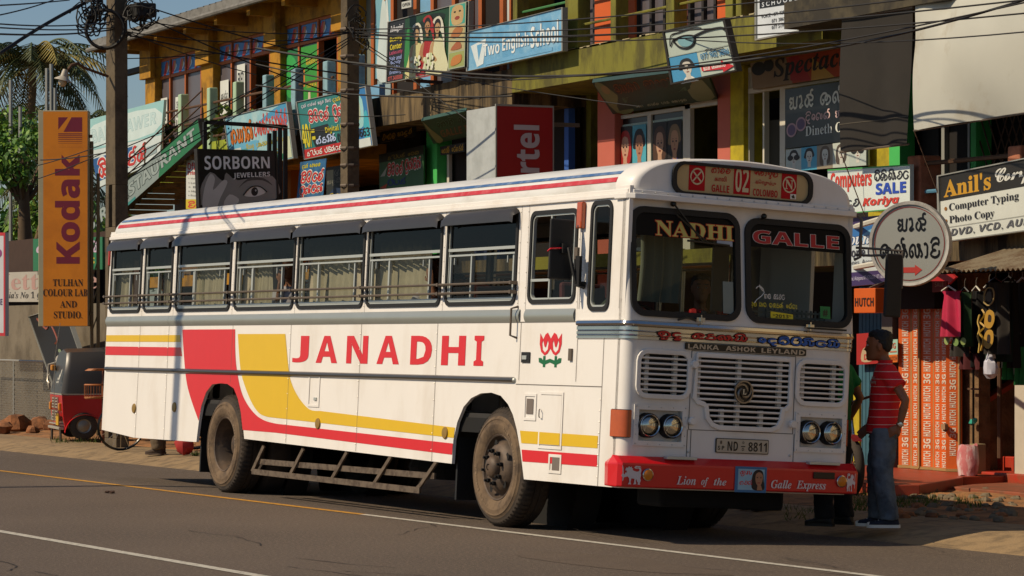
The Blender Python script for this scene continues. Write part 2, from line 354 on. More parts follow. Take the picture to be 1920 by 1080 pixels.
# drip rail / lip around the body
b = MB()
b.box(XT, 1.93, -.022, .03, 2.765, 2.80, WHITE); b.box(XT, 1.93, -.008, .03, 2.80, 2.835, WHITE)
b.box(XT, 1.93, BW-.03, BW+.022, 2.765, 2.80, WHITE)
lip = [(1.85, -.03), (1.93, -.02), (1.985, .03), (2.0, .12), (2.0, BW-.12), (1.985, BW-.03), (1.93, BW+.02), (1.85, BW+.03)]
b.prism([(x, y, 2.755) for x, y in lip]+[(1.75, BW+.03, 2.755), (1.75, -.03, 2.755)], (0, 0, .045), WHITE)
b.prism([(x-.02, y if 0 < y < BW else (0.0 if y < 1 else BW), 2.80) for x, y in lip]+[(1.75, BW, 2.80), (1.75, 0, 2.80)], (0, 0, .03), WHITE)
b.build('drip_rail', bus, bevel=.006)
# rear wall
b = MB(); b.holed([[(0, .56), (BW, .56), (BW, 2.83), (0, 2.83)], [(.3, 1.75), (BW-.3, 1.75), (BW-.3, 2.55), (.3, 2.55)]], WHITE, lambda y, z: (XT+.001, y, z)); b.build('rear_panel', bus)
# belt mouldings and rub rail
b = MB()
for x0, x1 in ((XT, -9.25), (-9.245, -8.06), (-8.055, .175), (.27, 1.14)):
    b.grid(1, 6, lambda u, v: (x0+u*(x1-x0), -.004-.018*math.sin(PI*v), 1.765+v*.11), GREYB)
b.build('belt_moulding', bus, smooth=60)
b = MB(); b.grid(1, 8, lambda u, v: (-10.0+u*10.12, -.003-.028*math.sin(PI*v)**.6, 1.243+v*.052), mat('rub_rail_metal', '6e6a64', .3, .8, var=.1)); b.ball((-10.0, -.003, 1.269), .03, .024, .024, ALU, 8); b.ball((.12, -.003, 1.269), .03, .024, .024, ALU, 8)
b.build('rub_rail', bus, smooth=60)
# paintwork
def dec(pts, m, name, h=0.0, px=True):
    mb = MB(); P = [bs(*p) for p in pts] if px else pts
    al = [P]; mb.holed(al, m, lambda x, z: fs_(x, z, h)); return mb.build(name, bus)
dec([(-10.05, 1.66), (-7.72, 1.66), (-7.70, 1.585), (-10.05, 1.585)], YEL, 'yellow_stripe', px=False)
dec([(-10.05, 1.53), (-7.68, 1.525), (-7.63, 1.43), (-10.05, 1.43)], RED, 'red_stripe', px=False)
redl = smooth2([(-7.66, 1.72), (-7.57, 1.42), (-7.47, 1.17), (-7.33, .99), (-7.06, .74)], 4, False)
redr = smooth2([(-6.16, 1.72), (-6.13, 1.5), (-6.07, 1.31), (-5.93, 1.09), (-5.75, .95), (-5.5, .84), (-5.25, .785), (-4.95, .762)], 4, False)
arr = [p for p in ARR if p[1] > .74]
dec([(-6.16, 1.72)]+redl+arr+[(-5.83, .68), (-5.82, .675), (-4.95, .675)][0:2]+[(-4.95, .672)]+redr[::-1][:-1], RED, 'red_swoosh', px=False)
dec([(-5.0, .765), (-.985, .685+.0), (-1.0, .59), (-5.0, .672)][0:0] or [(-4.95, .762-.09), (-4.95, .762-.0)][0:0] or [(-4.952, .762), (-.985, .688), (-1.0, .588), (-4.952, .672)][0:0] or [(-4.952, .762), (-.99, .69), (-1.0, .59), (-4.952, .672)], RED, 'red_stripe', px=False)
yl = smooth2([(-6.08, 1.67), (-5.99, 1.37), (-5.90, 1.21), (-5.66, .99), (-5.42, .86), (-5.17, .825)], 4, False)
yr_ = smooth2([(-4.84, 1.67), (-4.72, 1.33), (-4.64, 1.19), (-4.44, 1.04), (-4.16, .925), (-3.90, .915)], 4, False)
dec([(-4.84, 1.67)]+yl+[(-.98, .74)]+[(-.965, .832)]+yr_[::-1][:-1], YEL, 'yellow_swoosh', px=False)
dec([(.265, .84), (1.61, .835), (1.61, .735), (.30, .735)], YEL, 'yellow_stripe', px=False)
dec([(.31, .68), (1.61, .68), (1.62, .585), (.335, .58)], RED, 'red_stripe', px=False)
def roofstripe(z0, z1, m, name):
    def at(z):
        for (ya, za), (yb, zb) in zip(RP, RP[1:]):
            if za <= z <= zb and zb > za: return ya+(yb-ya)*(z-za)/(zb-za)
        return 0
    mb = MB(); zs = [z0+(z1-z0)*i/4 for i in range(5)]
    for za, zb in zip(zs, zs[1:]): mb.poly([(-9.86, at(za)-.004, za+.003), (1.715, at(za)-.004, za+.003), (1.715, at(zb)-.004, zb+.003), (-9.86, at(zb)-.004, zb+.003)], m)
    mb.build(name, bus)
roofstripe(2.895, 2.935, ROOFRED, 'red_roof_stripe'); roofstripe(2.965, 2.992, BLUE, 'blue_roof_stripe')
mb = MB()
for ch, px0, px1, px2, px3 in (('J', 548, 578, 630, 683), ('A', 592, 632, 630, 682), ('N', 649, 689, 631, 684), ('A', 706, 748, 631, 684), ('D', 769, 809, 630, 684), ('H', 827, 872, 630, 685), ('I', 888, 906, 629, 685)):
    x0 = bs(px0, px3)[0]; x1 = bs(px1, px3)[0]; put(mb, text2d(bold(ch), .012), (x0, 1.385, x1, 1.65), RED, fs_)
mb.build('name_lettering', bus)
mb = MB(); fl = lambda u, v, h=0: fs_(.54+u*.40, 1.385+v*.285, h)
petal = [(.03, 1), (.17, .82), (.26, .97), (.36, 1.02), (.5, .84), (.64, 1.02), (.74, .97), (.83, .82), (.97, 1), (.98, .68), (.9, .45), (.74, .34), (.62, .4), (.5, .55), (.38, .4), (.26, .34), (.1, .45), (.02, .68)]
for cx in (.27, .73): petal = petal
holes = [[(cx-.14, .7), (cx-.11, .52), (cx, .43), (cx+.11, .52), (cx+.14, .7), (cx+.1, .8), (cx+.04, .62), (cx, .58), (cx-.04, .62), (cx-.1, .8)] for cx in (.27, .73)]
mb.holed([petal]+holes, RED, fl); GRN = mat('green_paint', '12633a', .5, var=.05)
mb.holed([[(.0, .27), (.12, .27), (.2, .2), (.2, .33), (.3, .33), (.3, .2), (.5, .25), (.7, .2), (.7, .33), (.8, .33), (.8, .2), (.88, .27), (1, .27), (.98, .14), (.8, .08), (.8, 0), (.7, 0), (.7, .08), (.5, .14), (.3, .08), (.3, 0), (.2, 0), (.2, .08), (.02, .14)]], GRN, fl)
mb.build('flower_emblem', bus)
# seams and rivets
sm = MB()
def seam(a, c, w=.006): sm.poly([fs_(a[0]-w/2, a[1], .001), fs_(a[0]+w/2, a[1], .001), fs_(c[0]+w/2, c[1], .001), fs_(c[0]-w/2, c[1], .001)], SEAM)
for x, zb in ((-8.95, .5), (-8.06, .5), (-6.22, 1.16), (-4.70, .58), (-3.03, .55), (-1.40, .52)): seam((x, zb), (x, 1.765))
for x in (-8.93, -7.96, -6.27, -4.635, -2.985, -1.325, .125, .26, 1.17, 1.86): seam((x, 1.87), (x, 2.765), .004)
seam((1.20, 1.27), (1.20, 1.765)); seam((.20, 1.27), (.20, 1.765)); seam((1.64, .43), (1.64, 1.765)); seam((1.20, 1.87), (1.20, 2.765))
for z, xa, xb in ((1.765, XT, 1.85), (1.235, .15, 1.64)): sm.poly([fs_(xa, z-.003, .001), fs_(xb, z-.003, .001), fs_(xb, z+.003, .001), fs_(xa, z+.003, .001)], SEAM)
sm.build('panel_seam', bus)
rv = MB()
def rivet(x, z, r=.008): rv.add([(x-r, -.002, z), (x, -.002, z-r), (x+r, -.002, z), (x, -.002, z+r), (x, -.007, z)], [[0, 1, 4], [1, 2, 4], [2, 3, 4], [3, 0, 4]], RIV)
for i in range(98): rivet(-9.9+i*.12, 2.822)
for x in (-8.95, -8.06, -4.70, -3.03, -1.40, 1.64):
    for i in range(8): rivet(x-.02, .62+i*.15 if x < 0 else .5+i*.09)
for x in (-8.93, -7.96, -6.27, -4.635, -2.985, -1.325, .125, .26, 1.17, 1.24):
    for i in range(7): rivet(x-.015, 1.93+i*.13, .006)
for i in range(18):
    y = .1+i*.118; rv.add([(1.982, y-.01, 2.812), (1.982, y, 2.802), (1.982, y+.01, 2.812), (1.982, y, 2.822), (1.99, y, 2.812)], [[0, 1, 4], [1, 2, 4], [2, 3, 4], [3, 0, 4]], RIV)
for bx in (LB1, LB2):
    xs_ = [p[0] for p in bx]; x0, x1 = min(xs_)-.028, max(xs_)+.028
    for i in range(5):
        for y, z in ((x0+(x1-x0)*i/4, .79), (x0+(x1-x0)*i/4, 1.09), (x0, .79+.3*i/4), (x1, .79+.3*i/4)): rv.ball((XF+.014, y, z), .005, .006, .006, RIV, 5)
for y in (.62, 1.60):
    for z in (.66, .74): rv.ball((XF+.004, y, z), .008, .012, .012, RIV, 6)
rv.build('rivet', bus, kind='stuff')
# ---------------------------------------------------------------- side windows
def window(x0, x1, z0, z1, style, y=0.0, sgn=1):
    fr = MB(); o = rrect(x0, x1, z0, z1, .085, 5); i = rrect(x0+.035, x1-.035, z0+.035, z1-.035, .06, 5)
    fr.ring([(x, y-.014*sgn, z) for x, z in o], [(x, y-.014*sgn, z) for x, z in i], (0, .05*sgn, 0), RUB); w = fr.build('window', bus, smooth=40)
    sa = MB(); i2 = rrect(x0+.05, x1-.05, z0+.05, z1-.05, .05, 5)
    sa.ring([(x, y-.002*sgn, z) for x, z in i], [(x, y-.002*sgn, z) for x, z in i2], (0, .028*sgn, 0), ALU)
    L = x1-x0; gl = MB(); pane = lambda a, c, e, g, yy, gm=None: gl.poly([(a, y+yy*sgn, e), (c, y+yy*sgn, e), (c, y+yy*sgn, g), (a, y+yy*sgn, g)], gm or GLS)
    hb = lambda xa, xb, z, t=.022, yy=-.006: sa.box(xa, xb, min(y+yy*sgn, y+(yy+.025)*sgn), max(y+yy*sgn, y+(yy+.025)*sgn), z-t/2, z+t/2, ALU)
    vb = lambda x, za, zb, t=.022, yy=-.004: sa.box(x-t/2, x+t/2, min(y+yy*sgn, y+(yy+.025)*sgn), max(y+yy*sgn, y+(yy+.025)*sgn), za, zb, ALU)
    if style == 'driver':
        vb(x0+L*.44, z0+.04, z1-.04); hb(x0+.04, x0+L*.44, z0+.20); pane(x0+L*.44, x1-.045, z0+.05, z1-.05, .012); vb(x0+L*.93, z0+.05, z1-.05, .014)
    elif style == 'quarter': pane(x0+.035, x1-.035, z0+.035, z1-.035, .01)
    else:
        zm = z0+.50
        hb(x0+.04, x1-.04, zm, .026, -.008); hb(x0+.05, x1-.05, zm-.05, .016); hb(x0+.05, x1-.05, z0+.06, .02)
        pane(x0+.045, x1-.045, zm, z1-.05, .012, GLD if sgn > 0 else GLS)
        for a, c, yy in style:
            pane(x0+L*a, x0+L*c, z0+.06, zm-.03, .012+yy)
            for e in (a, c): vb(x0+L*e, z0+.05, zm-.04, .024, -.004+yy)
        m = (style[0][0]+style[0][1])/2
        for e in (style[0][0]+.06, style[-1][1]-.06): sa.box(x0+L*e-.006, x0+L*e+.006, y-.008*sgn if sgn > 0 else y, y+.002 if sgn > 0 else y+.008, zm-.13, zm-.07, ALU)
    sa.build('sash', w)
    if gl.v: gl.build('glass', w)
    if sgn > 0 and style not in ('driver', 'quarter'):
        vz = MB(); n = 7
        xs = [x0-.01, x0+.025, x0+.07, x0+L*.5, x1-.07, x1-.025, x1+.01]
        prof = [(0.0, 0.0), (.035, -.02), (.06, -.06), (.065, -.125)]
        vz.add([(x, y-.012-d, z1+.012+h-(.045 if k in (0, n-1) else .012 if k in (1, n-2) else 0)*(1 if q < 2 else .35)) for k, x in enumerate(xs) for q, (d, h) in enumerate(prof)], [[k*4+q, k*4+q+1, (k+1)*4+q+1, (k+1)*4+q] for k in range(n-1) for q in range(3)], VISOR)
        vz.prism([(x0-.008, y-.012, z1-.02), (x0-.008, y-.05, z1-.03), (x0-.008, y-.075, z1-.11), (x0-.008, y-.012, z1-.11)], (.006, 0, 0), VISOR)
        vz.build('rain_shade', w, smooth=50)
    return w
STY = [[(.08, .62, 0), (.60, .9, .012)], [(.10, .5, 0), (.5, .92, .012)], [(.06, .34, 0), (.30, .86, .012)], [(.08, .30, 0), (.27, .77, .012)], [(.08, .32, 0), (.30, .84, .012)], [(.06, .30, 0), (.28, .82, .012)], [(.06, .36, 0), (.36, .93, .012)]]
for (a, c), st in zip(WIN, STY): window(a, c, WZ[0], WZ[1], st)
window(DW[0], DW[1], DW[2], DW[3], 'driver'); window(QW[0], QW[1], QW[2], QW[3], 'quarter')
for (a, c), st in zip(WIN, STY): window(a, c, WZ[0], WZ[1], st, BW, -1)
b = MB()
for z in (2.025, 2.105):
    b.tube([(XT-.02, -.055, z), (.10, -.055, z)], .011, STEEL, 6)
for x in (-10.02, -8.93, -7.96, -6.27, -4.635, -2.985, -1.325, .08):
    for z in (2.025, 2.105): b.bar((x, 0, z), (x, -.07, z), .03, .03, STEEL)
b.build('guard_rail', bus, smooth=40)
# interior
b = MB(); b.box(XT+.05, 1.9, .06, BW-.06, .93, .97, INTD); b.box(XT+.05, 1.85, .05, .07, 1.2, 1.75, INT); b.box(XT+.05, .5, BW-.07, BW-.05, 1.2, 1.75, INT)
b.box(XT+.05, 1.7, .05, BW-.05, 2.88, 2.89, mat('ceiling_cream', 'a7a294', .8)); b.box(1.55, 1.93, .12, BW-.12, 1.35, 1.74, mat('dashboard', '1f2122', .6)); b.box(1.2, 1.6, .85, 1.5, .97, 1.45, INTD)
b.ring([(.62, 1.62, 1.0), (.62, BW-.1, 1.0), (.62, BW-.1, 2.75), (.62, 1.62, 2.75)], [(.62, 1.78, 1.7), (.62, BW-.22, 1.7), (.62, BW-.22, 2.45), (.62, 1.78, 2.45)], (.03, 0, 0), INT)
b.build('interior', bus)
sp = MB(); sp.box(-.22, .22, -.22, .22, 0, .10, SEATM); sp.prism([(-.24, -.22, .08), (-.16, -.22, .08), (-.24, -.22, .72), (-.30, -.22, .72)], (0, .44, 0), SEATM); sp.box(-.04, .04, -.04, .04, -.42, 0, STEEL)
seat0 = sp.build('seat', bus, bevel=.03); seat0.location = (.75, .42, 1.40)
first = True
for i in range(10):
    for y in (.36, .84, 1.8):
        c = seat0.copy(); COL.objects.link(c); c.location = (-.75-i*.88, y, 1.40)
for i, (a, c) in enumerate(WIN):
    if i == 6: continue
    lo, hi = {0: (.06, .62), 1: (.62, .98), 2: (.30, .86), 3: (.05, .60), 4: (.10, .92), 5: (.04, .86)}[i]
    n = 46; L = c-a; cm = MB()
    cm.grid(n, 3, lambda u, v: (a-.2+L*(lo+(hi-lo)*u)+.02*math.sin(u*9+v*2), .11+.022*math.sin(u*58+2*v)+.01*math.sin(u*23), 1.93+.62*v+(.05 if False else 0)), CURT)
    cm.build('curtain', bus, smooth=80)
b = MB(); b.tube([(1.35+.23*math.cos(t)*.45, .42+.23*math.sin(t), 1.72+.2*math.cos(t)) for t in [2*PI*i/20 for i in range(21)]], .016, BLK, 6); b.tube([(1.35, .42, 1.72), (1.6, .42, 1.45)], .025, BLK); b.build('steering_wheel', bus, smooth=60)
cw = MB(); cw.grid(26, 4, lambda u, v: (1.62+.03*math.sin(u*30), .30+.42*u+.02*math.sin(v*3), 1.95+.62*v), mat('faded_green_cloth', '8b9184', .95, var=.15)); cw.build('driver_curtain', bus, smooth=80)
# dash-top tray, garland, stickers seen through the windscreen
b = MB(); TR = mat('tray_plastic', '8d8f86', .7, var=.15)
for k in range(4): b.box(1.72+.0, 1.74, 1.48, 2.06, 1.79+.045*k, 1.805+.045*k, TR); b.box(1.50, 1.515, 1.48, 2.06, 1.79+.045*k, 1.805+.045*k, TR)
for k in range(14): b.box(1.722, 1.738, 1.48+k*.0445, 1.492+k*.0445, 1.75, 1.955, TR)
b.box(1.5, 1.74, 1.48, 2.06, 1.75, 1.76, TR); tr = b.build('dash_tray', bus)
b = MB(); GG = mat('gold_garland', 'a58a24', .5, .3, var=.4, scale=40); REDC = mat('red_tinsel', 'b3141a', .5, var=.5, scale=30)
for k in range(15): b.ball((1.80, .13, 2.05+.035*k), .02, .025+.012*(k < 3 or k > 12), .02, GG, 6, .6, k)
b.build('garland', bus)
b = MB()
for k in range(46): b.ball((1.68+.12*rnd.random(), .72+.42*rnd.random(), 1.76+.12*rnd.random()), .05, .05, .035, REDC if k % 3 else BLK, 6, .8, k)
for k in range(14): b.ball((1.70+.1*rnd.random(), .12+.2*rnd.random(), 1.78+.1*rnd.random()), .04, .05, .03, mat('crinkled_foil', '9a6258', .25, .6, var=.5, scale=40), 6, .9, k)
b.build('tinsel', bus)
# ---------------------------------------------------------------- windscreens
fw_ = lambda y, z, h=0: (xf(z)+.012+h, y, z)
for w in (WS1, WS2):
    fr = MB(); o = rrect(w[0], w[1], w[2], w[3], .13, 6); i = rrect(w[0]+.05, w[1]-.05, w[2]+.05, w[3]-.05, .09, 6)
    fr.ring([fw_(*p, .01) for p in o], [fw_(*p, .01) for p in i], (-.05, 0, 0), RUB); wo = fr.build('windscreen', bus, smooth=40)
    g = MB(); i2 = rrect(w[0]+.04, w[1]-.04, w[2]+.04, w[3]-.04, .09, 6); g.poly([fw_(p[0], p[1], -.01) for p in i2], WSG); g.build('glass', wo)
    tb = MB(); zt = w[3]-.045; zb = w[3]-(.235 if w is WS1 else .24)
    tb.poly([fw_(w[0]+.045, zb, -.006), fw_(w[1]-.045, zb, -.006), fw_(w[1]-.045, zt-.06, -.006), fw_(w[1]-.1, zt, -.006), fw_(w[0]+.1, zt, -.006), fw_(w[0]+.045, zt-.06, -.006)], mat('tint_band', '06070a', .5, var=0, spec=.15)); tb.build('sun_strip', wo)
def put3(mb, tf, tf2, box, m1, m2, fn, g=.014):       # lettering with an outline behind it
    put(mb, tf2, box, m2, fn, 0, [tf[0]]); put(mb, tf, box, m1, fn, .002)
def fwq(c, y0=0, z0=0): return c
mb = MB(); fq = lambda y, z, h=0: fw_(y, z, -.002+h)
GOLD = mat('pale_gold_letter', 'd2c266', .5, var=.1); ORG = mat('orange_outline', 'd0481c', .5, var=0)
put3(mb, text2d(serif('NADHI'), .005), text2d(serif('NADHI'), .035), (.27, 2.475, 1.01, 2.60), GOLD, ORG, fq); mb.build('destination_lettering', bus)
mb = MB(); put3(mb, text2d(bold('GALLE'), .01), text2d(bold('GALLE'), .028), (1.20, 2.475, 2.05, 2.585), mat('dark_red_letter', 'b01220', .5, var=0), mat('off_white', 'e6e0d4', .6, var=.04), fq); mb.build('destination_lettering', bus)
OW = mat('off_white', 'd8d2c6', .6, var=.04)
mb = MB(); put(mb, sinhala2d('ඔබ සැමට', 1.6), (1.30, 2.02, 1.50, 2.065), OW, fq); put(mb, sinhala2d('සුබ නව වසරක් වේවා', 1.8), (1.16, 1.935, 1.62, 2.0), mat('yellow_letter', 'd9c81e', .5, var=0), fq)
mb.build('greeting_lettering', bus); mb = MB(); mb.holed([[(1.36, 1.865), (1.58, 1.85), (1.58, 1.905), (1.36, 1.92)]], mat('yellow_letter', 'c9b81e', .5, var=0), fq); put(mb, text2d(bold('*2013*')), (1.38, 1.87, 1.56, 1.90), BLK, fq, .002); mb.build('year_sticker', bus); mb = MB()
mb.tube([fq(1.25+.05*math.sin(t*.9), 2.13-.03*t, .002) for t in range(6)], .004, OW, 4); mb.tube([fq(1.22+.016*t, 2.10+.02*math.sin(t), .002) for t in range(5)], .004, OW, 4); mb.build('bird_sticker', bus); mb = MB()
mb.holed([[(1.85, 1.89), (1.95, 1.885), (1.95, 1.99), (1.85, 1.99)]], mat('green_sticker', '0f7a3c', .5), fq); put(mb, text2d('#', .03), (1.875, 1.905, 1.925, 1.965), BLK, fq, .002)
mb.holed([[(.85, 2.435), (1.0, 2.43), (1.0, 2.475), (.85, 2.475)]], mat('pale_label', 'aab0b8', .6), fq); mb.build('paper_label', bus); mb = MB(); mb.holed([[(.90, 1.88), (1.0, 1.875), (1.0, 2.14), (.90, 2.14)]], mat('grey_card', '7e8780', .7), fq)
mb.build('grey_card', bus)
for pv, k1, bl in (((.42, 2.74), (.70, 2.44), (.55, .95, 2.445)), ((1.29, 2.70), None, None)):
    b = MB(); b.ball(fw_(pv[0], pv[1], .03), .03, .025, .025, BLK, 8)
    if k1: b.bar(fw_(*pv, .04), fw_(*k1, .035), .016, .012, BLK); b.bar(fw_(pv[0]+.02, pv[1]-.09, .045), fw_(k1[0]+.03, k1[1]+.01, .04), .01, .01, BLK); b.bar(fw_(bl[0], bl[2]+.005, .03), fw_(bl[1], bl[2]-.01, .03), .02, .016, BLK)
    b.build('wiper', bus, bevel=.003)
b = MB(); b.bar(fw_(.45, 1.80, .03), fw_(.53, 1.825, .04), .02, .015, BLK); b.bar(fw_(.62, 1.80, .03), fw_(.53, 1.825, .04), .012, .015, BLK); b.build('wiper', bus); b = MB(); b.bar(fw_(1.70, 1.80, .035), fw_(2.08, 1.80, .035), .02, .015, BLK); b.build('wiper', bus)
for y in (.66, 1.72): b = MB(); b.box(2.0, 2.03, y-.03, y+.05, 1.80, 1.83, CHROME); b.box(2.03, 2.045, y+.0, y+.012, 1.78, 1.85, CHROME); b.build('washer_nozzle', bus)
# ---------------------------------------------------------------- roof board
ro = rrect(.385, 1.745, 2.825, 3.112, .10, 6); ri = rrect(.425, 1.705, 2.85, 3.085, .08, 6)
b = MB(); fb = lambda y, z, h=0: (XC+h, y, z-.035*((y-1.06)/.75)**2*(1 if z > 2.96 else .15))
b.ring([fb(*p, .004) for p in ro], [fb(*p, .004) for p in ri], (.02, 0, 0), RUB); bd = b.build('route_board', bus, smooth=40)
b = MB(); b.poly([fb(*p, .006) for p in ri], mat('cream_board', 'c2a878', .7, var=.05, spec=.2)); b.build('board_face', bd)
mb = MB(); RD = mat('board_red', 'b8141c', .7, var=.03, spec=.2); CRM = mat('cream_letter', 'd8c49c', .7, var=0, spec=.2)
for y0, y1, za, zb in ((.545, .70, 2.865, 3.095), (.975, 1.135, 2.862, 3.095), (1.44, 1.59, 2.86, 3.085)): mb.holed([[(y0, za), (y1, za), (y1, zb), (y0, zb)]], RD, lambda y, z: fb(y, z, .008))
b1 = lambda y, z, h=0: fb(y, z, .010+h)
for cy in (.622, 1.515):
    o = ell(cy, 2.985, .066, .075); i = ell(cy, 2.985, .055, .062); mb.ring([b1(*p) for p in o], [b1(*p) for p in i], (.001, 0, 0), CRM)
mb.bar(b1(.58, 2.935), b1(.664, 3.035), .012, .002, CRM, (1, 0, 0)); mb.bar(b1(.58, 3.035), b1(.664, 2.935), .012, .002, CRM, (1, 0, 0))
put(mb, text2d(serif('N'), .01), (1.475, 2.94, 1.555, 3.03), CRM, b1); put(mb, text2d(bold('02')), (.99, 2.88, 1.12, 3.08), CRM, b1)
for s_, bx, off in (('GALLE', (.765, 2.865, .935, 2.925), .0), ('COLOMBO', (1.165, 2.862, 1.405, 2.92), .0)): put(mb, text2d(bold(s_)), bx, RD, b1)
put(mb, text2d('காலி', .015), (.79, 2.955, .905, 3.0), RD, b1); put(mb, text2d('கொழும்பு', .012), (1.185, 2.95, 1.385, 3.0), RD, b1)
put(mb, sinhala2d('ගාල්ල', 2), (.755, 3.02, .94, 3.085), RD, b1); put(mb, sinhala2d('කොළඹ', 2), (1.17, 3.015, 1.40, 3.085), RD, b1)
mb.holed([[(1.53, 2.862), (1.588, 2.862), (1.588, 2.905), (1.53, 2.905)]], OW, b1); mb.holed([[(1.55, 2.87), (1.575, 2.87), (1.57, 2.885), (1.562, 2.9), (1.54, 2.885)]], BLK, lambda y, z: b1(y, z, .002))
mb.build('board_lettering', bd)
# ---------------------------------------------------------------- chrome belt, name strip, grilles
b = MB()
path = []
for t in [i/6 for i in range(7)]: path.append((XF-.10*(1-t)**2, .10*t*t))
fullp = [(1.20, 0)]+path+[(XF, BW-y) for (x, y) in path[::-1]][:0]+[(x, BW-y) for x, y in path[::-1]]+[(1.4, BW)]
prof = [(0, 1.625), (.012, 1.63), (.012, 1.65), (.004, 1.655), (.014, 1.665), (.014, 1.685), (.004, 1.692), (.014, 1.70), (.014, 1.725), (.006, 1.73), (.02, 1.735), (.026, 1.75), (.018, 1.772), (0, 1.78)]
nm = []
for i, p in enumerate(fullp):
    a = V(fullp[max(i-1, 0)]); c = V(fullp[min(i+1, len(fullp)-1)]); d = (c-a).normalized(); nm.append(V((d.y, -d.x)))
vs_ = [(p[0]+nm[i].x*(d+.002), p[1]+nm[i].y*(d+.002), z) for i, p in enumerate(fullp) for d, z in prof]; k = len(prof)
b.add(vs_, [[i*k+j, i*k+j+1, (i+1)*k+j+1, (i+1)*k+j] for i in range(len(fullp)-1) for j in range(k-1)], CHROME); b.build('chrome_belt', bus, smooth=35)
fcb = lambda y, z, h=0: (XF+.020+h, y, z)
mb = MB(); put(mb, sinhala2d('බුදු සරණයි', 3.3), (.265, 1.626, 1.135, 1.727), mat('black_red_outline', '300508', .6, var=0), fcb); put(mb, sinhala2d('බුදු සරණයි', 2.5), (.275, 1.634, 1.125, 1.719), mat('blessing_red', 'c01d12', .5, var=.1), lambda y, z, h=0: fcb(y, z, h+.006)); mb.build('blessing_lettering', bus)
mb = MB(); put(mb, sinhala2d('දෙවිපිහිටයි', 3.3), (1.225, 1.626, 2.045, 1.727), mat('black_blue_outline', '04102c', .6, var=0), fcb); put(mb, sinhala2d('දෙවිපිහිටයි', 2.5), (1.235, 1.634, 2.035, 1.719), mat('blessing_blue', '1f5cb0', .5, var=.1), lambda y, z, h=0: fcb(y, z, h+.006)); mb.build('blessing_lettering', bus)
b = MB(); b.prism([(XF+.001, *p) for p in rrect(.545, 1.71, 1.568, 1.622, .008)], (.016, 0, 0), BLK); mp = b.build('maker_plate', bus)
mb = MB()
for s_, y0, y1 in (('LANKA', .565, .86), ('ASHOK', .925, 1.215), ('LEYLAND', 1.27, 1.695)): put(mb, text2d(bold(s_), .01), (y0, 1.575, y1, 1.614), mat('plate_silver', 'b5aa98', .4, .3, var=0), lambda y, z, h=0: (XF+.019+h, y, z))
mb.build('plate_lettering', mp)
def grille(name, loop, z0, z1, n, xs_fn, frame_w, posts):
    b = MB(); cy = sum(p[0] for p in loop)/len(loop); cz = sum(p[1] for p in loop)/len(loop)
    P = [V(p) for p in loop]; O = []
    for i, p in enumerate(P):
        d = (P[(i+1) % len(P)]-P[i-1]).normalized(); nn = V((d.y, -d.x)); nn = nn if nn.dot(p-V((cy, cz))) > 0 else -nn; O.append(p+nn*frame_w)
    b.ring([(XF+.001, *p) for p in O], [(XF+.001, *p) for p in P], (.022, 0, 0), WHITE); g = b.build(name, bus, bevel=.005)
    b = MB()
    for k in range(n):
        z = z0+(z1-z0)*(k+.5)/n; y0, y1 = xs_fn(z); h = (z1-z0)/n
        b.prism([(XF+.012, y0, z+h*.20), (XF-.03, y0, z+h*.02), (XF-.03, y0, z-h*.30), (XF+.012, y0, z-h*.18)], (0, y1-y0, 0), WHITE)
    for y, za, zb in posts: b.box(XF-.07, XF-.035, y-.02, y+.02, za, zb, WHITE)
    b.build('louvre_slat', g, bevel=.004)
    m2 = MB(); m2.box(XF-.16, XF-.14, min(p[0] for p in loop)-.05, max(p[0] for p in loop)+.05, min(p[1] for p in loop)-.05, max(p[1] for p in loop)+.05, DARK); m2.build('radiator_mesh', g)
grille('grille', GL, 1.205, 1.505, 7, lambda z: (.135, .575), .04, [(.22, 1.19, 1.52), (.49, 1.19, 1.52)])
def cx_(z): t = max(0, min(1, (1.17-z)/.2)); return (.67+.2*t**.8 if z < 1.17 else .67, 1.555-.1*t**.8 if z < 1.17 else 1.555)
grille('grille', GC, .975, 1.505, 12, cx_, .04, [(.71, 1.16, 1.52), (1.10, .96, 1.52), (1.50, 1.14, 1.52), (.95, .96, 1.1), (1.33, .96, 1.1)])
grille('grille', GR, 1.205, 1.495, 7, lambda z: (1.66, 2.10), .04, [(1.72, 1.19, 1.51), (2.03, 1.19, 1.51)])
sm = MB()
for a, c in (((.615, .92), (.615, 1.56)), ((1.62, .92), (1.62, 1.56)), ((.615, .92), (1.62, .92)), ((.615, 1.56), (1.62, 1.56)), ((.605, .44), (.605, .92)), ((1.635, .66), (1.635, .92)), ((.64, .66), (.64, .92))): sm.bar((XF+.001, *a), (XF+.001, *c), .006, .003, SEAM, (1, 0, 0))
sm.build('panel_seam', bus)
b = MB()
for y, z in ((.63, 1.45), (.63, .99), (1.6, 1.0)): b = MB(); b.lathe([(0, .05), (.028, .05), (.034, .04), (.034, .022), (.022, .015), (.022, 0)], (XF, y, z), (1, 0, 0), WHITE, 12); b.build('hatch_knob', bus, smooth=40)
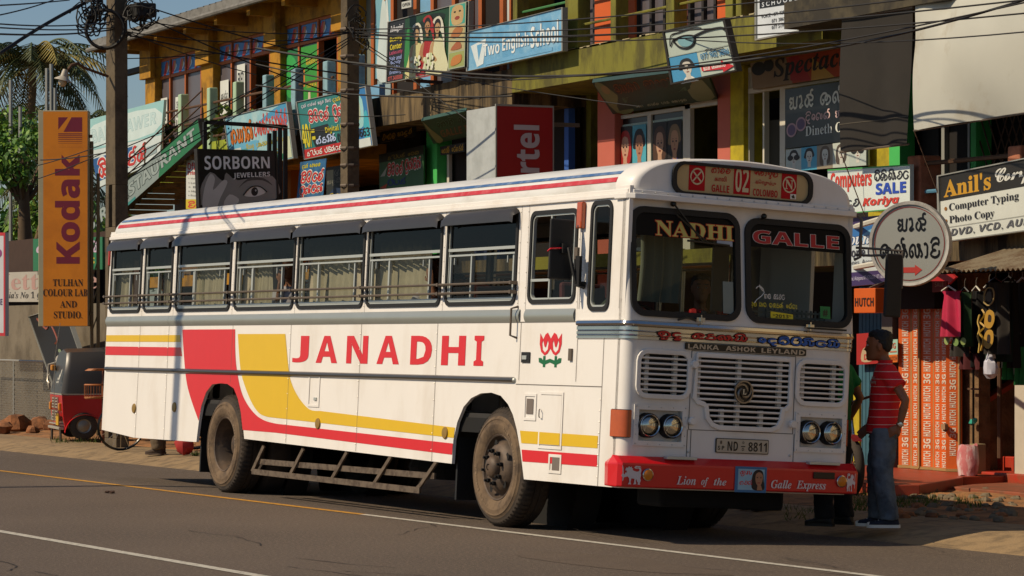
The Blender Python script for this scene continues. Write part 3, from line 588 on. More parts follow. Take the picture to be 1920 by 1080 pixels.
# badge
b = MB(); BRZ = mat('worn_chrome', '8d8579', .3, .8, var=.2); cy, cz = 1.105, 1.245
b.ring([(XF+.03, *p) for p in ell(cy, cz, .09, .095, 28)], [(XF+.03, *p) for p in ell(cy, cz, .078, .082, 28)], (.014, 0, 0), BRZ)
b.poly([(XF+.028, *p) for p in ell(cy, cz, .085, .09, 24)], BLK)
for k in range(3):
    for q in (0, .32): b.tube([(XF+.036, cy+(.03+.045*t)*math.cos(2*PI*k/3+q+t*2.3), cz+(.03+.047*t)*math.sin(2*PI*k/3+q+t*2.3)) for t in [i/6 for i in range(7)]], .007, BRZ, 5)
b.lathe([(.036, 0), (.036, .012), (0, .014)], (XF+.03, cy, cz), (1, 0, 0), BLK, 16); put(b, text2d(serif('L'), .02), (cy-.016, cz-.02, cy+.018, cz+.022), CHROME, lambda y, z, h=0: (XF+.047, y, z))
b.build('round_badge', bus, smooth=50)
# headlamps
for y0, y1, cs in ((.14, .545, (.235, .45)), (1.685, 2.10, (1.785, 2.0))):
    b = MB(); zc = .94; x0, x1 = y0-.045, y1+.045
    b.ring([(XF+.001, *p) for p in [(x0, .775), (x1, .775), (x1, 1.105), (x0, 1.105)]], [(XF+.001, *p) for p in [(y0, .815), (y1, .815), (y1, 1.065), (y0, 1.065)]], (.012, 0, 0), WHITE)
    b.box(XF-.055, XF-.05, y0-.01, y1+.01, .805, 1.075, WHITE)
    for a, c in (((y0, .815), (y1, .815)), ((y1, .815), (y1, 1.065)), ((y1, 1.065), (y0, 1.065)), ((y0, 1.065), (y0, .815))): b.poly([(XF, *a), (XF, *c), (XF-.052, *c), (XF-.052, *a)], WHITE)
    lb = b.build('headlamp_box', bus)
    for c in cs:
        h = MB(); h.lathe([(.088, 0), (.1, .005), (.1, .07), (.094, .082), (.082, .084), (.08, .07)], (XF-.05, c, zc), (1, 0, 0), RUB, 28); hl = h.build('headlamp', lb, smooth=50)
        h = MB(); h.lathe([(.080, .062), (.07, .072), (.05, .082), (.028, .087), (0, .088)], (XF-.05, c, zc), (1, 0, 0), mat('lamp_reflector', 'f0eee8', .10, .92, var=0), 28); h.lathe([(.078, .07), (.086, .074), (.090, .086), (.086, .09), (.079, .084)], (XF-.05, c, zc), (1, 0, 0), CHROME, 28); h.build('reflector', hl, smooth=60)
        h = MB(); h.lathe([(.079, .078), (.06, .092), (.03, .098), (0, .100)], (XF-.05, c, zc), (1, 0, 0), CLEAR, 28); h.build('lens', hl, smooth=60)
b = MB()
b.grid(8, 1, lambda u, v: (1.845+.165*math.sin(u*PI/2)+.02*math.sin(PI*u), -.028+.10*(1-math.cos(u*PI/2)), .84+.215*v), AMB); b.prism([(1.84, .0, .835), (1.845, -.02, .835), (1.98, .01, .835), (2.0, .07, .835)], (0, 0, .225), RUB); b.build('indicator', bus, smooth=60)
b = MB(); b.grid(8, 1, lambda u, v: (1.845+.165*math.sin(u*PI/2), BW+.028-.10*(1-math.cos(u*PI/2)), .84+.215*v), AMB); b.prism([(1.84, BW, .835), (1.845, BW+.02, .835), (1.98, BW-.01, .835), (2.0, BW-.07, .835)], (0, 0, .225), RUB); b.build('indicator', bus, smooth=60)
b = MB(); x, z = bs(1094, 404); b.box(x-.045, x+.045, -.045, 0, z-.11, z+.11, AMB); b.build('side_repeater', bus, bevel=.012)
b = MB(); b.box(XT-.02, XT+.02, -.02, .06, 2.47, 2.72, mat('red_lens', 'a8241a', .25)); b.build('tail_marker', bus, bevel=.01)
# bumper
b = MB(); yb0, yb1 = -.075, BW+.035
def bpath(d): return [(1.86, yb0+.04-d), (1.97, yb0+.005-d), (XF+.04+d, yb0-.0), (XF+.07+d, yb0+.03), (XF+.07+d, yb1-.05), (XF+.04+d, yb1-.0), (1.97, yb1-.0+d), (1.86, yb1-.04+d)]
rows = [(.0, .44), (.03, .445), (.035, .62), (.03, .635), (-.05, .69), (-.09, .69)]
vs_ = [(x, y, z) for d, z in rows for x, y in bpath(d)]; k = 8
b.add(vs_, [[i*k+j, i*k+j+1, (i+1)*k+j+1, (i+1)*k+j] for i in range(len(rows)-1) for j in range(k-1)], mat('bumper_red', 'cc0e18', .3, var=.06, coat=.3)); bp = b.build('bumper', bus, bevel=.008)
XB = XF+.107; fbm = lambda y, z, h=0: (XB+h, y, z)
b = MB()
for y0, y1 in ((.375, .66), (1.75, 2.05)): b = MB(); b.box(XF+.02, XF+.085, y0, y1, .675, .70, ALU); b.build('step_plate', bp, bevel=.004)
LION = [(.02, .97), (.05, 1.0), (.09, .85), (.1, .55), (.16, .52), (.2, .62), (.27, .62), (.24, .74), (.18, .72), (.2, .82), (.25, .9), (.3, .86), (.36, .96), (.42, .9), (.5, .94), (.5, .86), (.56, .84), (.55, .76), (.62, .72), (.74, .68), (.84, .7), (.9, .78), (.84, .86), (.7, .84), (.62, .9), (.7, .99), (.9, .98), (.98, .92), (.88, .92), (.74, .93), (.72, .89), (.86, .91), (.97, .86), (.98, .72), (.95, .6), (.98, .5), (.94, .34), (.98, .22), (.92, .06), (.96, 0), (.82, 0), (.84, .1), (.78, .18), (.76, .3), (.72, .2), (.76, .02), (.6, 0), (.64, .1), (.66, .3), (.5, .32), (.46, .14), (.5, .0), (.34, 0), (.36, .06), (.4, .12), (.38, .34), (.3, .42), (.2, .38), (.12, .36), (.1, .2), (.05, .16), (.06, .36), (.0, .44), (.02, .54), (.05, .56), (.04, .8)]
SIL = mat('silver_lettering', 'cfc9d2', .35, .2, var=.05)
mb = MB(); mb.holed([LION], SIL, lambda u, v: fbm(-.055+.185*u, .465+.15*v, .002)); mb.build('lion_emblem', bp)
mb = MB(); mb.holed([[(1-u, v) for u, v in LION]], SIL, lambda u, v: (XF+.109, 2.105+.085*u, .465+.15*v)); mb.build('lion_emblem', bp)
for cy in (.185, 2.05):
    b = MB(); b.lathe([(.05, 0), (.05, .012), (.043, .016)], (XB, cy, .545), (1, 0, 0), CHROME, 20); rl = b.build('round_reflector', bp, smooth=40)
    b = MB(); b.lathe([(.044, .014), (.03, .022), (0, .025)], (XB, cy, .545), (1, 0, 0), AMB2, 20); b.build('lens', rl, smooth=60)
mb = MB(); sx = lambda s_: ''.join(chr(0x1D4D0+ord(c)-65) if 'A' <= c <= 'Z' else chr(0x1D482+ord(c)-97) if 'a' <= c <= 'z' else c for c in s_)
for s_, y0, y1, z0, z1 in (('Lion', .46, .64, .475, .545), ('of', .69, .76, .462, .54), ('the', .81, .93, .478, .54), ('Galle', 1.36, 1.56, .47, .54), ('Express', 1.61, 1.90, .455, .54)): put(mb, text2d(serif(s_, True), .006), (y0, z0, y1, z1), SIL, fbm, .002)
mb.build('slogan_lettering', bp)
b = MB(); b.box(XB, XB+.01, 1.77, 1.98, .56, .615, BLK); b.build('vent_plate', bp, bevel=.003)
fbo = fbm; fbm = lambda y, z, h=0: fbo(1.01+(y-1.115)*1.45, z, h)
b = MB(); b.holed([[(1.115, .43), (1.325, .43), (1.325, .64), (1.115, .64)]], mat('sticker_blue', '2f6d9e', .4), lambda y, z: fbm(y, z, .002)); b.holed([[(1.135, .45), (1.31, .45), (1.31, .62), (1.135, .62)]], mat('pale_blue_paper', '8fb4c8', .5), lambda y, z: fbm(y, z, .003)); st = b.build('picture_sticker', bp)
b = MB(); HAIR = mat('print_hair', '1b1310', .6, var=0); SKN = mat('print_skin', 'ad7a5a', .6, var=0)
b.holed([smooth2([(1.235, .455), (1.225, .52), (1.235, .59), (1.265, .618), (1.298, .60), (1.306, .53), (1.308, .452)], 3)], HAIR, lambda y, z: fbm(y, z, .004)); b.holed([smooth2([(1.25, .535), (1.253, .58), (1.275, .597), (1.297, .575), (1.297, .53), (1.285, .49), (1.272, .483), (1.258, .50)], 3)], SKN, lambda y, z: fbm(y, z, .005)); b.holed([[(1.262, .45), (1.266, .49), (1.288, .49), (1.3, .45)]], SKN, lambda y, z: fbm(y, z, .0045))
for ex in (1.262, 1.285): b.holed([ell(ex, .552, .007, .004, 8)], HAIR, lambda y, z: fbm(y, z, .006)); b.holed([[(ex-.009, .563), (ex, .567), (ex+.009, .563), (ex, .5645)]], HAIR, lambda y, z: fbm(y, z, .006))
b.holed([ell(1.273, .51, .011, .004, 10)], mat('print_lips', '9c3436', .5, var=0), lambda y, z: fbm(y, z, .006))
put(b, sinhala2d('සුභ', 2), (1.145, .56, 1.225, .605), RED, lambda y, z, h=0: fbm(y, z, .004)); put(b, sinhala2d('ගමන්', 2), (1.145, .49, 1.23, .535), RED, lambda y, z, h=0: fbm(y, z, .004)); b.build('sticker_print', st); fbm = fbo
# number plate
b = MB(); b.prism([(XF+.002, *p) for p in rrect(.875, 1.385, .742, .862, .012)], (.01, 0, 0), BLK); np_ = b.build('number_plate', bus)
mb = MB(); fp = lambda y, z, h=0: (XF+.014+h, y, z); mb.poly([fp(*p) for p in rrect(.881, 1.379, .748, .856, .01)], mat('plate_cream', 'b9ad97', .5, var=.04))
f2 = lambda y, z, h=0: fp(y, z, .002)
put(mb, text2d(bold('ND')), (.985, .762, 1.085, .838), BLK, f2); put(mb, text2d(bold('8811')), (1.185, .762, 1.365, .838), BLK, f2); put(mb, text2d('S P', .02), (.892, .765, .955, .80), BLK, f2)
for bx in ((1.115, .797, 1.155, .804),): mb.poly([f2(bx[0], bx[1]), f2(bx[2], bx[1]), f2(bx[2], bx[3]), f2(bx[0], bx[3])], BLK)
put(mb, text2d('D', .02), (1.125, .765, 1.145, .788), BLK, f2); mb.ring([f2(*p) for p in ell(1.135, .832, .009, .01, 10)], [f2(*p) for p in ell(1.135, .832, .006, .007, 10)], (.001, 0, 0), BLK); mb.poly([f2(*p) for p in ell(.922, .828, .011, .016, 8)], STEEL); mb.build('plate_face', np_)
# mirrors
b = MB(); b.box(1.17, 1.20, -.30, -.08, 2.10, 2.60, RUB)
cx0, cz0 = 0, 0
mo = b.build('mirror', bus, bevel=.035); b = MB(); b.tube([(1.30, -.01, 2.08), (1.30, -.10, 2.08), (1.29, -.13, 2.2), (1.25, -.15, 2.36), (1.19, -.17, 2.36)], .016, RUB, 6); b.tube([(1.26, 0, 2.06), (1.30, -.08, 2.06), (1.30, -.08, 2.3)], .03, RUB, 6); b.box(1.2, 1.24, -.2, -.15, 2.32, 2.4, RUB); b.tube([(1.165, -.30, 2.33), (1.21, -.30, 2.35), (1.215, -.2, 2.36)], .007, RED, 5); b.build('mirror_arm', mo, smooth=50)
b = MB(); b.box(2.14, 2.17, BW+.17, BW+.34, 1.93, 2.46, RUB); mo = b.build('mirror', bus, bevel=.035)
b = MB()
for z in (2.50, 2.44): b.tube([(1.96, BW+.0, z), (2.0, BW+.12, z), (2.16, BW+.33, z-.01+(.03 if z < 2.48 else 0)), (2.16, BW+.34, 2.3), (2.16, BW+.34, 2.18), (2.15, BW+.27, 2.18)], .011, STEEL, 6)
b.tube([(1.94, BW, 2.78), (1.98, BW+.03, 2.74), (1.98, BW+.03, 2.42), (1.94, BW, 2.4)], .014, STEEL, 6); b.build('mirror_arm', mo, smooth=50)
# small side fittings
b = MB()
for x, z in ((-9.02+.0, .83), (-7.78, .87), (-3.93, .79), (-1.15, .78)): b = MB(); b.lathe([(.055, 0), (.055, .006), (.05, .012), (0, .014)], (x, -.003, z), (0, -1, 0), mat('bronze_reflector', '9a7a3a', .4, .3), 16); b.build('side_reflector', bus, smooth=40)
b = MB()
for x0, x1, z0, z1 in ((.32, .54, .93, 1.16), (.60, 1.01, .70, 1.18), (-4.20, -3.93, .95, 1.27), (.80, 1.02, .50, .66)):
    b = MB(); b.ring([fs_(*p) for p in [(x0, z0), (x1, z0), (x1, z1), (x0, z1)]], [fs_(*p) for p in [(x0+.025, z0+.025), (x1-.025, z0+.025), (x1-.025, z1-.025), (x0+.025, z1-.025)]], (0, -.005, 0), WHITE); b.build('hatch_frame', bus, bevel=.002)
b = MB(); b.poly([fs_(*p, .002) for p in ((.365, .985), (.485, .985), (.485, 1.115), (.365, 1.115))], mat('hatch_grey', '6d635b', .6)); b.poly([fs_(*p, .002) for p in ((.86, .515), (.99, .515), (.99, .64), (.86, .64))], mat('hatch_grey', '6d635b', .6))
b.box(.625, .985, -.009, -.003, .735, 1.15, WHITE); b.poly([(.626, -.0105, .738), (.984, -.0105, .737), (.984, -.0105, .837), (.626, -.0105, .839)], YEL); b.build('hatch_door', bus)
b = MB(); x, z = bs(987, 670); b.box(x-.075, x+.075, -.012, -.003, z-.045, z+.045, RUB); b.box(x-.05, x+.03, -.02, -.01, z-.02, z+.015, ALU); b.tube([(.635, -.02, .96), (.66, -.04, .97), (.66, -.04, 1.02), (.635, -.02, 1.03)], .006, STEEL, 5); b.tube([(.13, 0, 1.90), (.115, -.06, 1.88), (.115, -.06, 1.65), (.13, 0, 1.63)], .011, STEEL, 6)
x, z = bs(1071, 665); b.box(x-.02, x+.03, -.02, 0, z-.05, z+.05, STEEL); x, z = bs(592, 748); b.box(x-.03, x+.03, -.012, 0, z-.015, z+.015, ALU); b.box(1.10, 1.16, -.02, 0, 2.28, 2.38, STEEL); b.build('door_handle', bus, bevel=.003)
# side guard rack
b = MB(); RK = mat('rack_steel', '6f6152', .6, .4, var=.2, hex2='3d2f24', amt=.7, sc2=14)
p0, p1, q0, q1 = V((-5.42, .02, .365)), V((-1.36, .02, .385)), V((-5.45, -.03, .26)), V((-1.55, -.03, .245))
b.bar(p0, p1, .02, .055, RK); b.bar(q0, q1, .02, .055, RK)
for t in (0, .245, .5, .745, .985):
    a = p0.lerp(p1, t); c = q0.lerp(q1, t); d = (a-c); b.bar(c, a+V((.12, .0, .16)), .022, .035, RK)
for t in (.03, .97): a = p0.lerp(p1, t); b.bar(a, q0.lerp(q1, t), .012, .02, RK)
b.build('side_guard', bus)
# underbody
for y0 in (.55, 1.45): b = MB(); b.box(-9.6, 1.7, y0, y0+.2, .55, .80, DARK); b.build('chassis_rail', bus)
b = MB(); b.box(XT+.1, 1.88, .05, BW-.05, .80, .93, DARK); b.build('floor_pan', bus)
b = MB(); b.tube([(-6.38, .15, .5), (-6.38, .8, .5), (-6.38, 1.1, .5), (-6.38, 1.4, .5), (-6.38, BW-.15, .5)], [.09, .1, .22, .1, .09], DARK, 10); b.build('rear_axle', bus); b = MB(); b.tube([(-.15, .15, .46), (-.15, BW-.15, .46)], .06, DARK, 8); b.build('front_axle', bus)
for q in ((-2.5, -1.3, 1.3, 1.95, .3, .8), (-4.6, -3.4, 1.5, 2.1, .35, .8)): b = MB(); b.box(*q, DARK); b.build('tank', bus, bevel=.05)
b = MB(); b.box(-.6, 1.2, .7, 1.5, .42, .9, DARK); b.build('engine', bus, bevel=.05); b = MB(); b.box(1.4, 1.8, .5, 1.7, .28, .6, DARK); b.build('front_guard', bus, bevel=.03)
b = MB(); b.lathe([(0, -.11), (.3, -.11), (.46, -.1), (.5, 0), (.46, .1), (.3, .11), (0, .11)], (-3.0, 1.1, .42), (0, 0, 1), DARK, 20); b.build('spare_wheel', bus)
for xc, yy in ((-.32, .5), (-.32, BW-.75), (-6.44, .5), (-6.44, BW-.75)):
    b = MB(); b.lathe([(.74, 0), (.74, .25), (.1, .25)], (xc, yy, .47), (0, 1, 0), DARK, 30); b.build('wheel_housing', bus)
for xc in (-1.03, -7.13): b = MB(); b.box(xc, xc+.03, .06, .5, .19, .75, RUB); b.build('mud_flap', bus)
# wheels
def wheel(xc, y, sgn, front, zc=.51, yaw=0):
    M = Matrix.Translation((xc, y, zc)) @ Matrix.Rotation(yaw, 4, 'Z') @ Matrix.Scale(sgn, 4, (0, 1, 0))
    t = MB(); t.M = M; rr = .512
    t.lathe([(.445, -.012), (.465, .0), (.478, .0), (.495, .015), (rr, .045), (rr, .10), (rr-.012, .105), (rr-.012, .115), (rr, .12), (rr, .16), (rr-.012, .165), (rr-.012, .175), (rr, .18), (rr, .235), (.49, .265), (.43, .285), (.30, .27), (.29, .25)], (0, 0, 0), (0, 1, 0), TYRE, 48)
    t.lathe([(.29, .0), (.30, -.012), (.315, -.016), (.32, -.022), (.36, -.026), (.37, -.03), (.375, -.03), (.385, -.026), (.41, -.024), (.413, -.028), (.42, -.028), (.423, -.023), (.445, -.012)], (0, 0, 0), (0, 1, 0), TYRE2, 48)
    for q in range(2):
        for i, ch in enumerate('RADIAL 10.00-20'):
            a0 = PI*q+1.2-i*.085; put(t, text2d(ch, .02), (-.012, .345, .012, .372), mat('sidewall_letter', '7d6a54', .95, var=.2), lambda u_, v_, h=0: (v_*math.cos(a0-u_*2.6), -.031, v_*math.sin(a0-u_*2.6))) if ch != ' ' else None
    for k in range(64):
        a = 2*PI*k/64; c, s_ = math.cos(a), math.sin(a); c2, s2 = math.cos(a+.045), math.sin(a+.045)
        t.add([(c*.478, -.006, s_*.478), (c2*.478, -.006, s2*.478), (c2*(rr+.012), .045, s2*(rr+.012)), (c*(rr+.012), .045, s_*(rr+.012)), (c*(rr+.012), .1, s_*(rr+.012)), (c2*(rr+.012), .1, s2*(rr+.012))], [[0, 1, 2, 3], [3, 2, 5, 4]], TYRE)
        t.add([(c*(rr+.004), .18, s_*(rr+.004)), (c2*(rr+.004), .18, s2*(rr+.004)), (c2*(rr+.005), .235, s2*(rr+.005)), (c*(rr+.005), .235, s_*(rr+.005))], [[0, 1, 2, 3]], TYRE)
    w = t.build('wheel', bus, smooth=45)
    m = MB(); m.M = M
    if front:
        m.lathe([(.295, .004), (.285, -.006), (.272, .0), (.262, .03), (.25, .05), (.235, .045), (.215, .01), (.18, -.025), (.14, -.035), (.10, -.03), (.095, -.06), (.075, -.085), (.04, -.095), (0, -.096)], (0, 0, 0), (0, 1, 0), RIM, 40)
        for k in range(8):
            a = 2*PI*k/8+.2; c, s_ = .142*math.cos(a), .142*math.sin(a); m.lathe([(.02, .0), (.02, -.03), (.012, -.032), (.012, -.055), (0, -.056)], (c, -.033, s_), (0, 1, 0), DARK, 6)
        for k in range(5):
            a = 2*PI*k/5+.5; m.add([(.208*math.cos(a)+.026*math.cos(q), -.009, .208*math.sin(a)+.034*math.sin(q)) for q in [2*PI*i/12 for i in range(12)]], [list(range(12))], DARK)
        for k in range(3): m.tube([(0+.025*math.cos(q)+0*k, -.098, .025*math.sin(q)) for q in [PI*.3+i*.5 for i in range(9)]], .004, DARK, 4)
    else:
        m.lathe([(.295, .004), (.285, -.006), (.272, .0), (.265, .04), (.25, .06), (.245, .2), (.235, .24), (.15, .25), (.13, .24), (.12, .17), (.105, .12), (.06, .105), (0, .10)], (0, 0, 0), (0, 1, 0), RIM, 40)
        for k in range(10):
            a = 2*PI*k/10; m.lathe([(.016, 0), (.016, -.03), (0, -.031)], (.118*math.cos(a), .165, .118*math.sin(a)), (0, 1, 0), STEEL, 6)
    m.build('rim', w, smooth=40)
    if not front:
        t2 = MB(); t2.M = M; t2.lathe([(.29, .33), (.43, .31), (.49, .33), (rr, .36), (rr, .55), (.43, .59), (.29, .57)], (0, 0, 0), (0, 1, 0), TYRE, 40); t2.build('inner_tyre', w, smooth=45)
wheel(-.17, .03, 1, True, .512, 0); wheel(-6.38, .03, 1, False, .512); wheel(-.17, BW-.03, -1, True, .545); wheel(-6.38, BW-.03, -1, False, .545)
# ================================================================ ground
RA = YR-YF                                             # the road turns a little against the shop fronts
rf = V((math.cos(RA), math.sin(RA), 0)); rl_ = V((-math.sin(RA), math.cos(RA), 0))
EDGE = (G(680, 965)).dot(rl_); MID = G(240, 1038).dot(rl_); KERB = G(200, 858).dot(rl_)
def gz(y):                                             # road surface height across the road
    return 0.0 if y < EDGE+.1 else max(-.075, -.034*(y-EDGE-.1))
ASPH = mat('asphalt', '5e5145', .88, var=.30, scale=.5, hex2='94826c', amt=.75, sc2=38, lo=.5, hi=.7, bump=.9, bsc=120)
b = MB(); ys = [-60, 0, MID-.2, MID+.2, EDGE, EDGE+.1, EDGE+.8, EDGE+1.6, EDGE+2.4, KERB+.3]
for a, c in zip(ys, ys[1:]):
    for x0, x1 in ((-400, -60), (-60, 20), (20, 60)): b.poly([rf*x0+rl_*a+V((0, 0, gz(a))), rf*x1+rl_*a+V((0, 0, gz(a))), rf*x1+rl_*c+V((0, 0, gz(c))), rf*x0+rl_*c+V((0, 0, gz(c)))], ASPH)
b.build('road', kind='structure')
b = MB(); b.box(-600, 300, -300, 900, -.5, -.4, mat('far_earth', '6b5a40', .95, var=.2, scale=.2)); b.build('ground', kind='structure')
DIRT = mat('packed_dirt', 'a06f42', .95, var=.2, scale=1.5, hex2='55412c', amt=.8, sc2=3, bump=.6, bsc=25); CONC = mat('pavement_concrete', '927a58', .9, var=.12, scale=1.2, hex2='5d4e3b', amt=.6, sc2=5, bump=.3, bsc=60)
YLINE = mat('yellow_road_line', 'c08a1e', .8, var=.15, hex2='4b4036', amt=.75, sc2=22, lo=.5, hi=.66); WLINE = mat('white_road_line', 'b9b4a6', .8, var=.1, hex2='4b4036', amt=.75, sc2=20, lo=.5, hi=.68)
def strip(name, x0, x1, y, w, m, z=.004):
    b = MB(); n = int(abs(x1-x0)/3)+1
    for i in range(n):
        a = x0+(x1-x0)*i/n; c = x0+(x1-x0)*(i+1)/n; b.poly([rf*a+rl_*(y-w/2)+V((0, 0, z)), rf*c+rl_*(y-w/2)+V((0, 0, z)), rf*c+rl_*(y+w/2)+V((0, 0, z)), rf*a+rl_*(y+w/2)+V((0, 0, z))], m)
    b.build(name, kind='structure')
ysw = G(680, 965).dot(rf)
strip('road_edge_marking', -220, ysw, EDGE, .085, YLINE); strip('road_edge_marking', ysw, 20, EDGE, .085, WLINE); strip('road_centre_marking', -220, 20, MID, .10, WLINE)
STAIN = mat('road_stain', '3a2f26', .75, var=.3, scale=3); PATCH = mat('road_patch', '5a4d41', .95, var=.25, scale=3, hex2='6f5f4d', amt=.6, sc2=30, bump=.8, bsc=90); TAR = mat('tar_crack', '231c17', .8, var=.2)
def blob(name, px, py, rx, ry, m, seed, z=.0025):
    c = G(px, py); b = MB(); r_ = random.Random(seed); P = [c+rf*(rx*math.cos(t)*(1+.25*noise.noise((math.cos(t)*1.3, math.sin(t)*1.3, seed))))+rl_*(ry*math.sin(t)*(1+.35*noise.noise((math.cos(t)*2, math.sin(t)*2, seed+9)))) for t in [2*PI*i/40 for i in range(40)]]; b.poly([V((p.x, p.y, z)) for p in P], m); b.build(name, kind='structure')
blob('patched_road', 1150, 1055, 1.3, .35, PATCH, 2)
b = MB()
for i in range(16):
    c = G(rnd.uniform(-50, 1750), rnd.uniform(940, 1075)); d = rnd.uniform(-.4, .4); pts = [c]
    for k in range(rnd.randint(6, 16)): d += rnd.uniform(-.5, .5); pts.append(pts[-1]+(rf*math.cos(d)+rl_*math.sin(d)*.5)*rnd.uniform(.08, .2))
    for a, e in zip(pts, pts[1:]): w = rl_*rnd.uniform(.003, .008); z_ = V((0, 0, .0032)); b.poly([V((q.x, q.y, 0))+z_ for q in (a-w, e-w, e+w, a+w)], TAR)
b.build('cracked_road', kind='structure')
b = MB()                                               # kerbside pavement: sloping apron, rough dirt towards the shops
def rp(x, y, z): return rf*x+rl_*y+V((0, 0, z))
zk = gz(KERB)
x_end = 45.0
b.grid(90, 8, lambda u, v: rp(-160+u*(x_end+160), KERB+v*1.55, zk-.04+.145*min(1, v*2.2)+.008*noise.noise((u*60, v*5, 0))), CONC)
for k in range(46):
    x = -70+k*1.1; b.poly([rp(x, KERB+.12, zk+.035), rp(x+.02, KERB+.12, zk+.035), rp(x+.25, KERB+1.5, zk+.135), rp(x+.23, KERB+1.5, zk+.135)], mat('crack', '3a2f22', .9, var=0))
b.build('pavement', kind='structure', smooth=60)
b = MB()
def vz(x, y): return zk+.10+.03*noise.noise((x*1.3, y*1.8, 3))+.018*noise.noise((x*4, y*6, 1))
b.grid(420, 44, lambda u, v: rp(-90+u*100, KERB+1.42+.12*noise.noise((u*90, 0, 7))+v*5.0, vz(-90+u*100, v*5.0)-.05*max(0, 1-v*12)), DIRT)
b.build('dirt_ground', kind='structure', smooth=60)
# ---------------------------------------------------------------- rocks, stones, grass
ROCK = mat('laterite_rock', '8d5a35', .95, var=.3, scale=8, hex2='5a3a22', amt=.8, sc2=6, bump=.6, bsc=20); STN = mat('grey_stone', '71644f', .95, var=.3, scale=12, bump=.4)
def rock(p, s, m, name, label, group, seed, cat='stone'):
    b = MB(); r_ = random.Random(seed); b.ball((p.x, p.y, p.z+s*.35), s, s*.8, s*.6, m, 9, .45, seed)
    b.build(name, smooth=30, label=label, cat=cat, group=group)
for i, (px, py, s, lb) in enumerate(((28, 803, .30, 'reddish boulder at the foot of the grey wall, by the picture edge'), (75, 800, .24, 'tall flat-topped reddish boulder below the chain-link fence'), (62, 806, .13, 'small reddish rock wedged between two big boulders'), (98, 802, .20, 'reddish boulder next to the three-wheeler rear wheel'), (5, 806, .2, 'half-hidden reddish rock cut off by the picture edge'))):
    rock(G(px, py+6, zk+.1), s, ROCK, 'rock', lb, 'laterite rocks below the wall', 40+i)
gp = thing('stone', 'loose grey stone lying on the dirt beside the pavement edge', 'stone', (0, 0, 0), 'loose stones on the dirt'); bpy.data.objects.remove(gp)
for i in range(130):
    px = rnd.uniform(1640, 1905); py = rnd.uniform(930, 975) if i < 100 else rnd.uniform(915, 960)
    p = G(px, py, zk+.1); p.z = zk+.08; rock(p, rnd.uniform(.02, .075), STN if i % 4 else ROCK, 'stone', 'loose stone lying on the dirt between the bus and the red steps', 'loose stones on the dirt', 100+i)
GRS = mat('grass_blade', '4a5a1c', .9, var=.4, scale=20)
b = MB()
for px0, px1, py0, py1, n in ((1600, 1640, 925, 960, 260), (1680, 1760, 935, 950, 420), (1790, 1840, 938, 950, 160), (95, 190, 822, 832, 320), (360, 372, 852, 856, 80), (560, 610, 858, 866, 80), (1470, 1600, 955, 972, 120)):
    for k in range(n):
        p = G(rnd.uniform(px0, px1), rnd.uniform(py0, py1), zk+.1); p.z = zk+.08; h = rnd.uniform(.03, .11); a = rnd.uniform(0, 6.3); w = .006; q = V((math.cos(a), math.sin(a), 0))
        b.add([p-q*w, p+q*w, p+V((rnd.uniform(-.05, .05), rnd.uniform(-.05, .05), h))], [[0, 1, 2]], GRS)
b.build('grass', kind='stuff')
# ---------------------------------------------------------------- sign builder
def bil(P, u, v): return P[0]*(1-u)*(1-v)+P[1]*u*(1-v)+P[2]*u*v+P[3]*(1-u)*v
def drawing(P, items, parent, nm=('lettering', 'picture'), wob=None, st=.0006):
    n = (P[1]-P[0]).cross(P[3]-P[0]).normalized(); mbs = {}
    fn0 = lambda u, v, h=0: bil(P, u, v)+n*(h+(wob(u, v) if wob else 0))
    for i, it in enumerate(items):
        h0 = 5*st+st*i; fn = lambda u, v, h=0: fn0(u, v, h+h0); k = it[0]; mb = mbs.setdefault(nm[0] if k in 'ts' else nm[1], MB())
        if k == 't':
            off = it[4] if len(it) > 4 else 0; tf = text2d(it[1], off)
            if len(it) > 5: put(mb, text2d(it[1], it[6]), it[3], flat(it[5]), fn, 0, [tf[0]])
            put(mb, tf, it[3], flat(it[2]), fn, .001)
        elif k == 's':
            w = it[4] if len(it) > 4 else 1.8; tf = sinhala2d(it[1], w)
            if len(it) > 5: put(mb, sinhala2d(it[1], it[6]), it[3], flat(it[5]), fn, 0, [tf[0]])
            put(mb, tf, it[3], flat(it[2]), lambda u, v, h=0: fn(u, v, h+.0), .006 if len(it) > 5 else 0)
        elif k == 'p': mb.holed([it[2]], flat(it[1]), fn)
        elif k == 'e': mb.holed([ell(*it[2:6], n=20)], flat(it[1]), fn)
        elif k == 'c': mb.holed([smooth2(it[2], 3)], flat(it[1]), fn)
        elif k == 'l': mb.tube([fn(*p) for p in smooth2(it[2], 4, False)], it[3], flat(it[1]), 4)
    for k, mb in mbs.items(): mb.build(k, parent)
def sign(name, label, P, base, items, thick=.05, frame=None, fw_=.035, group=None, cat='sign', posts=()):
    n = (P[1]-P[0]).cross(P[3]-P[0]).normalized(); t = thing(name, label, cat, tuple((P[0]+P[1])/2), group)
    b = MB(); b.prism([p-n*thick for p in P], n*thick, base if not isinstance(base, str) else flat(base)); b.build('panel', t)
    if frame:
        b = MB(); c = (P[0]+P[1]+P[2]+P[3])/4; Q = [p+(p-c).normalized()*fw_ for p in P]; b.ring([q-n*(thick+.01) for q in Q], [p-n*(thick+.01) for p in P], n*(thick+.03), frame if not isinstance(frame, str) else flat(frame)); b.build('frame', t)
    if posts:
        b = MB()
        for a, c, r_ in posts: b = MB(); b.bar(a, c, r_, r_, STEEL); b.build('bracket', t)
    drawing(P, items, t); return t
def Q4(y, bl, br, tr, tl, yb=None): return [FY(*bl, yb or y), FY(*br, yb or y), FY(*tr, y), FY(*tl, y)]
X = lambda px, y: FY(px, 0, y).x
Zp = lambda px, py, y: FY(px, py, y).z
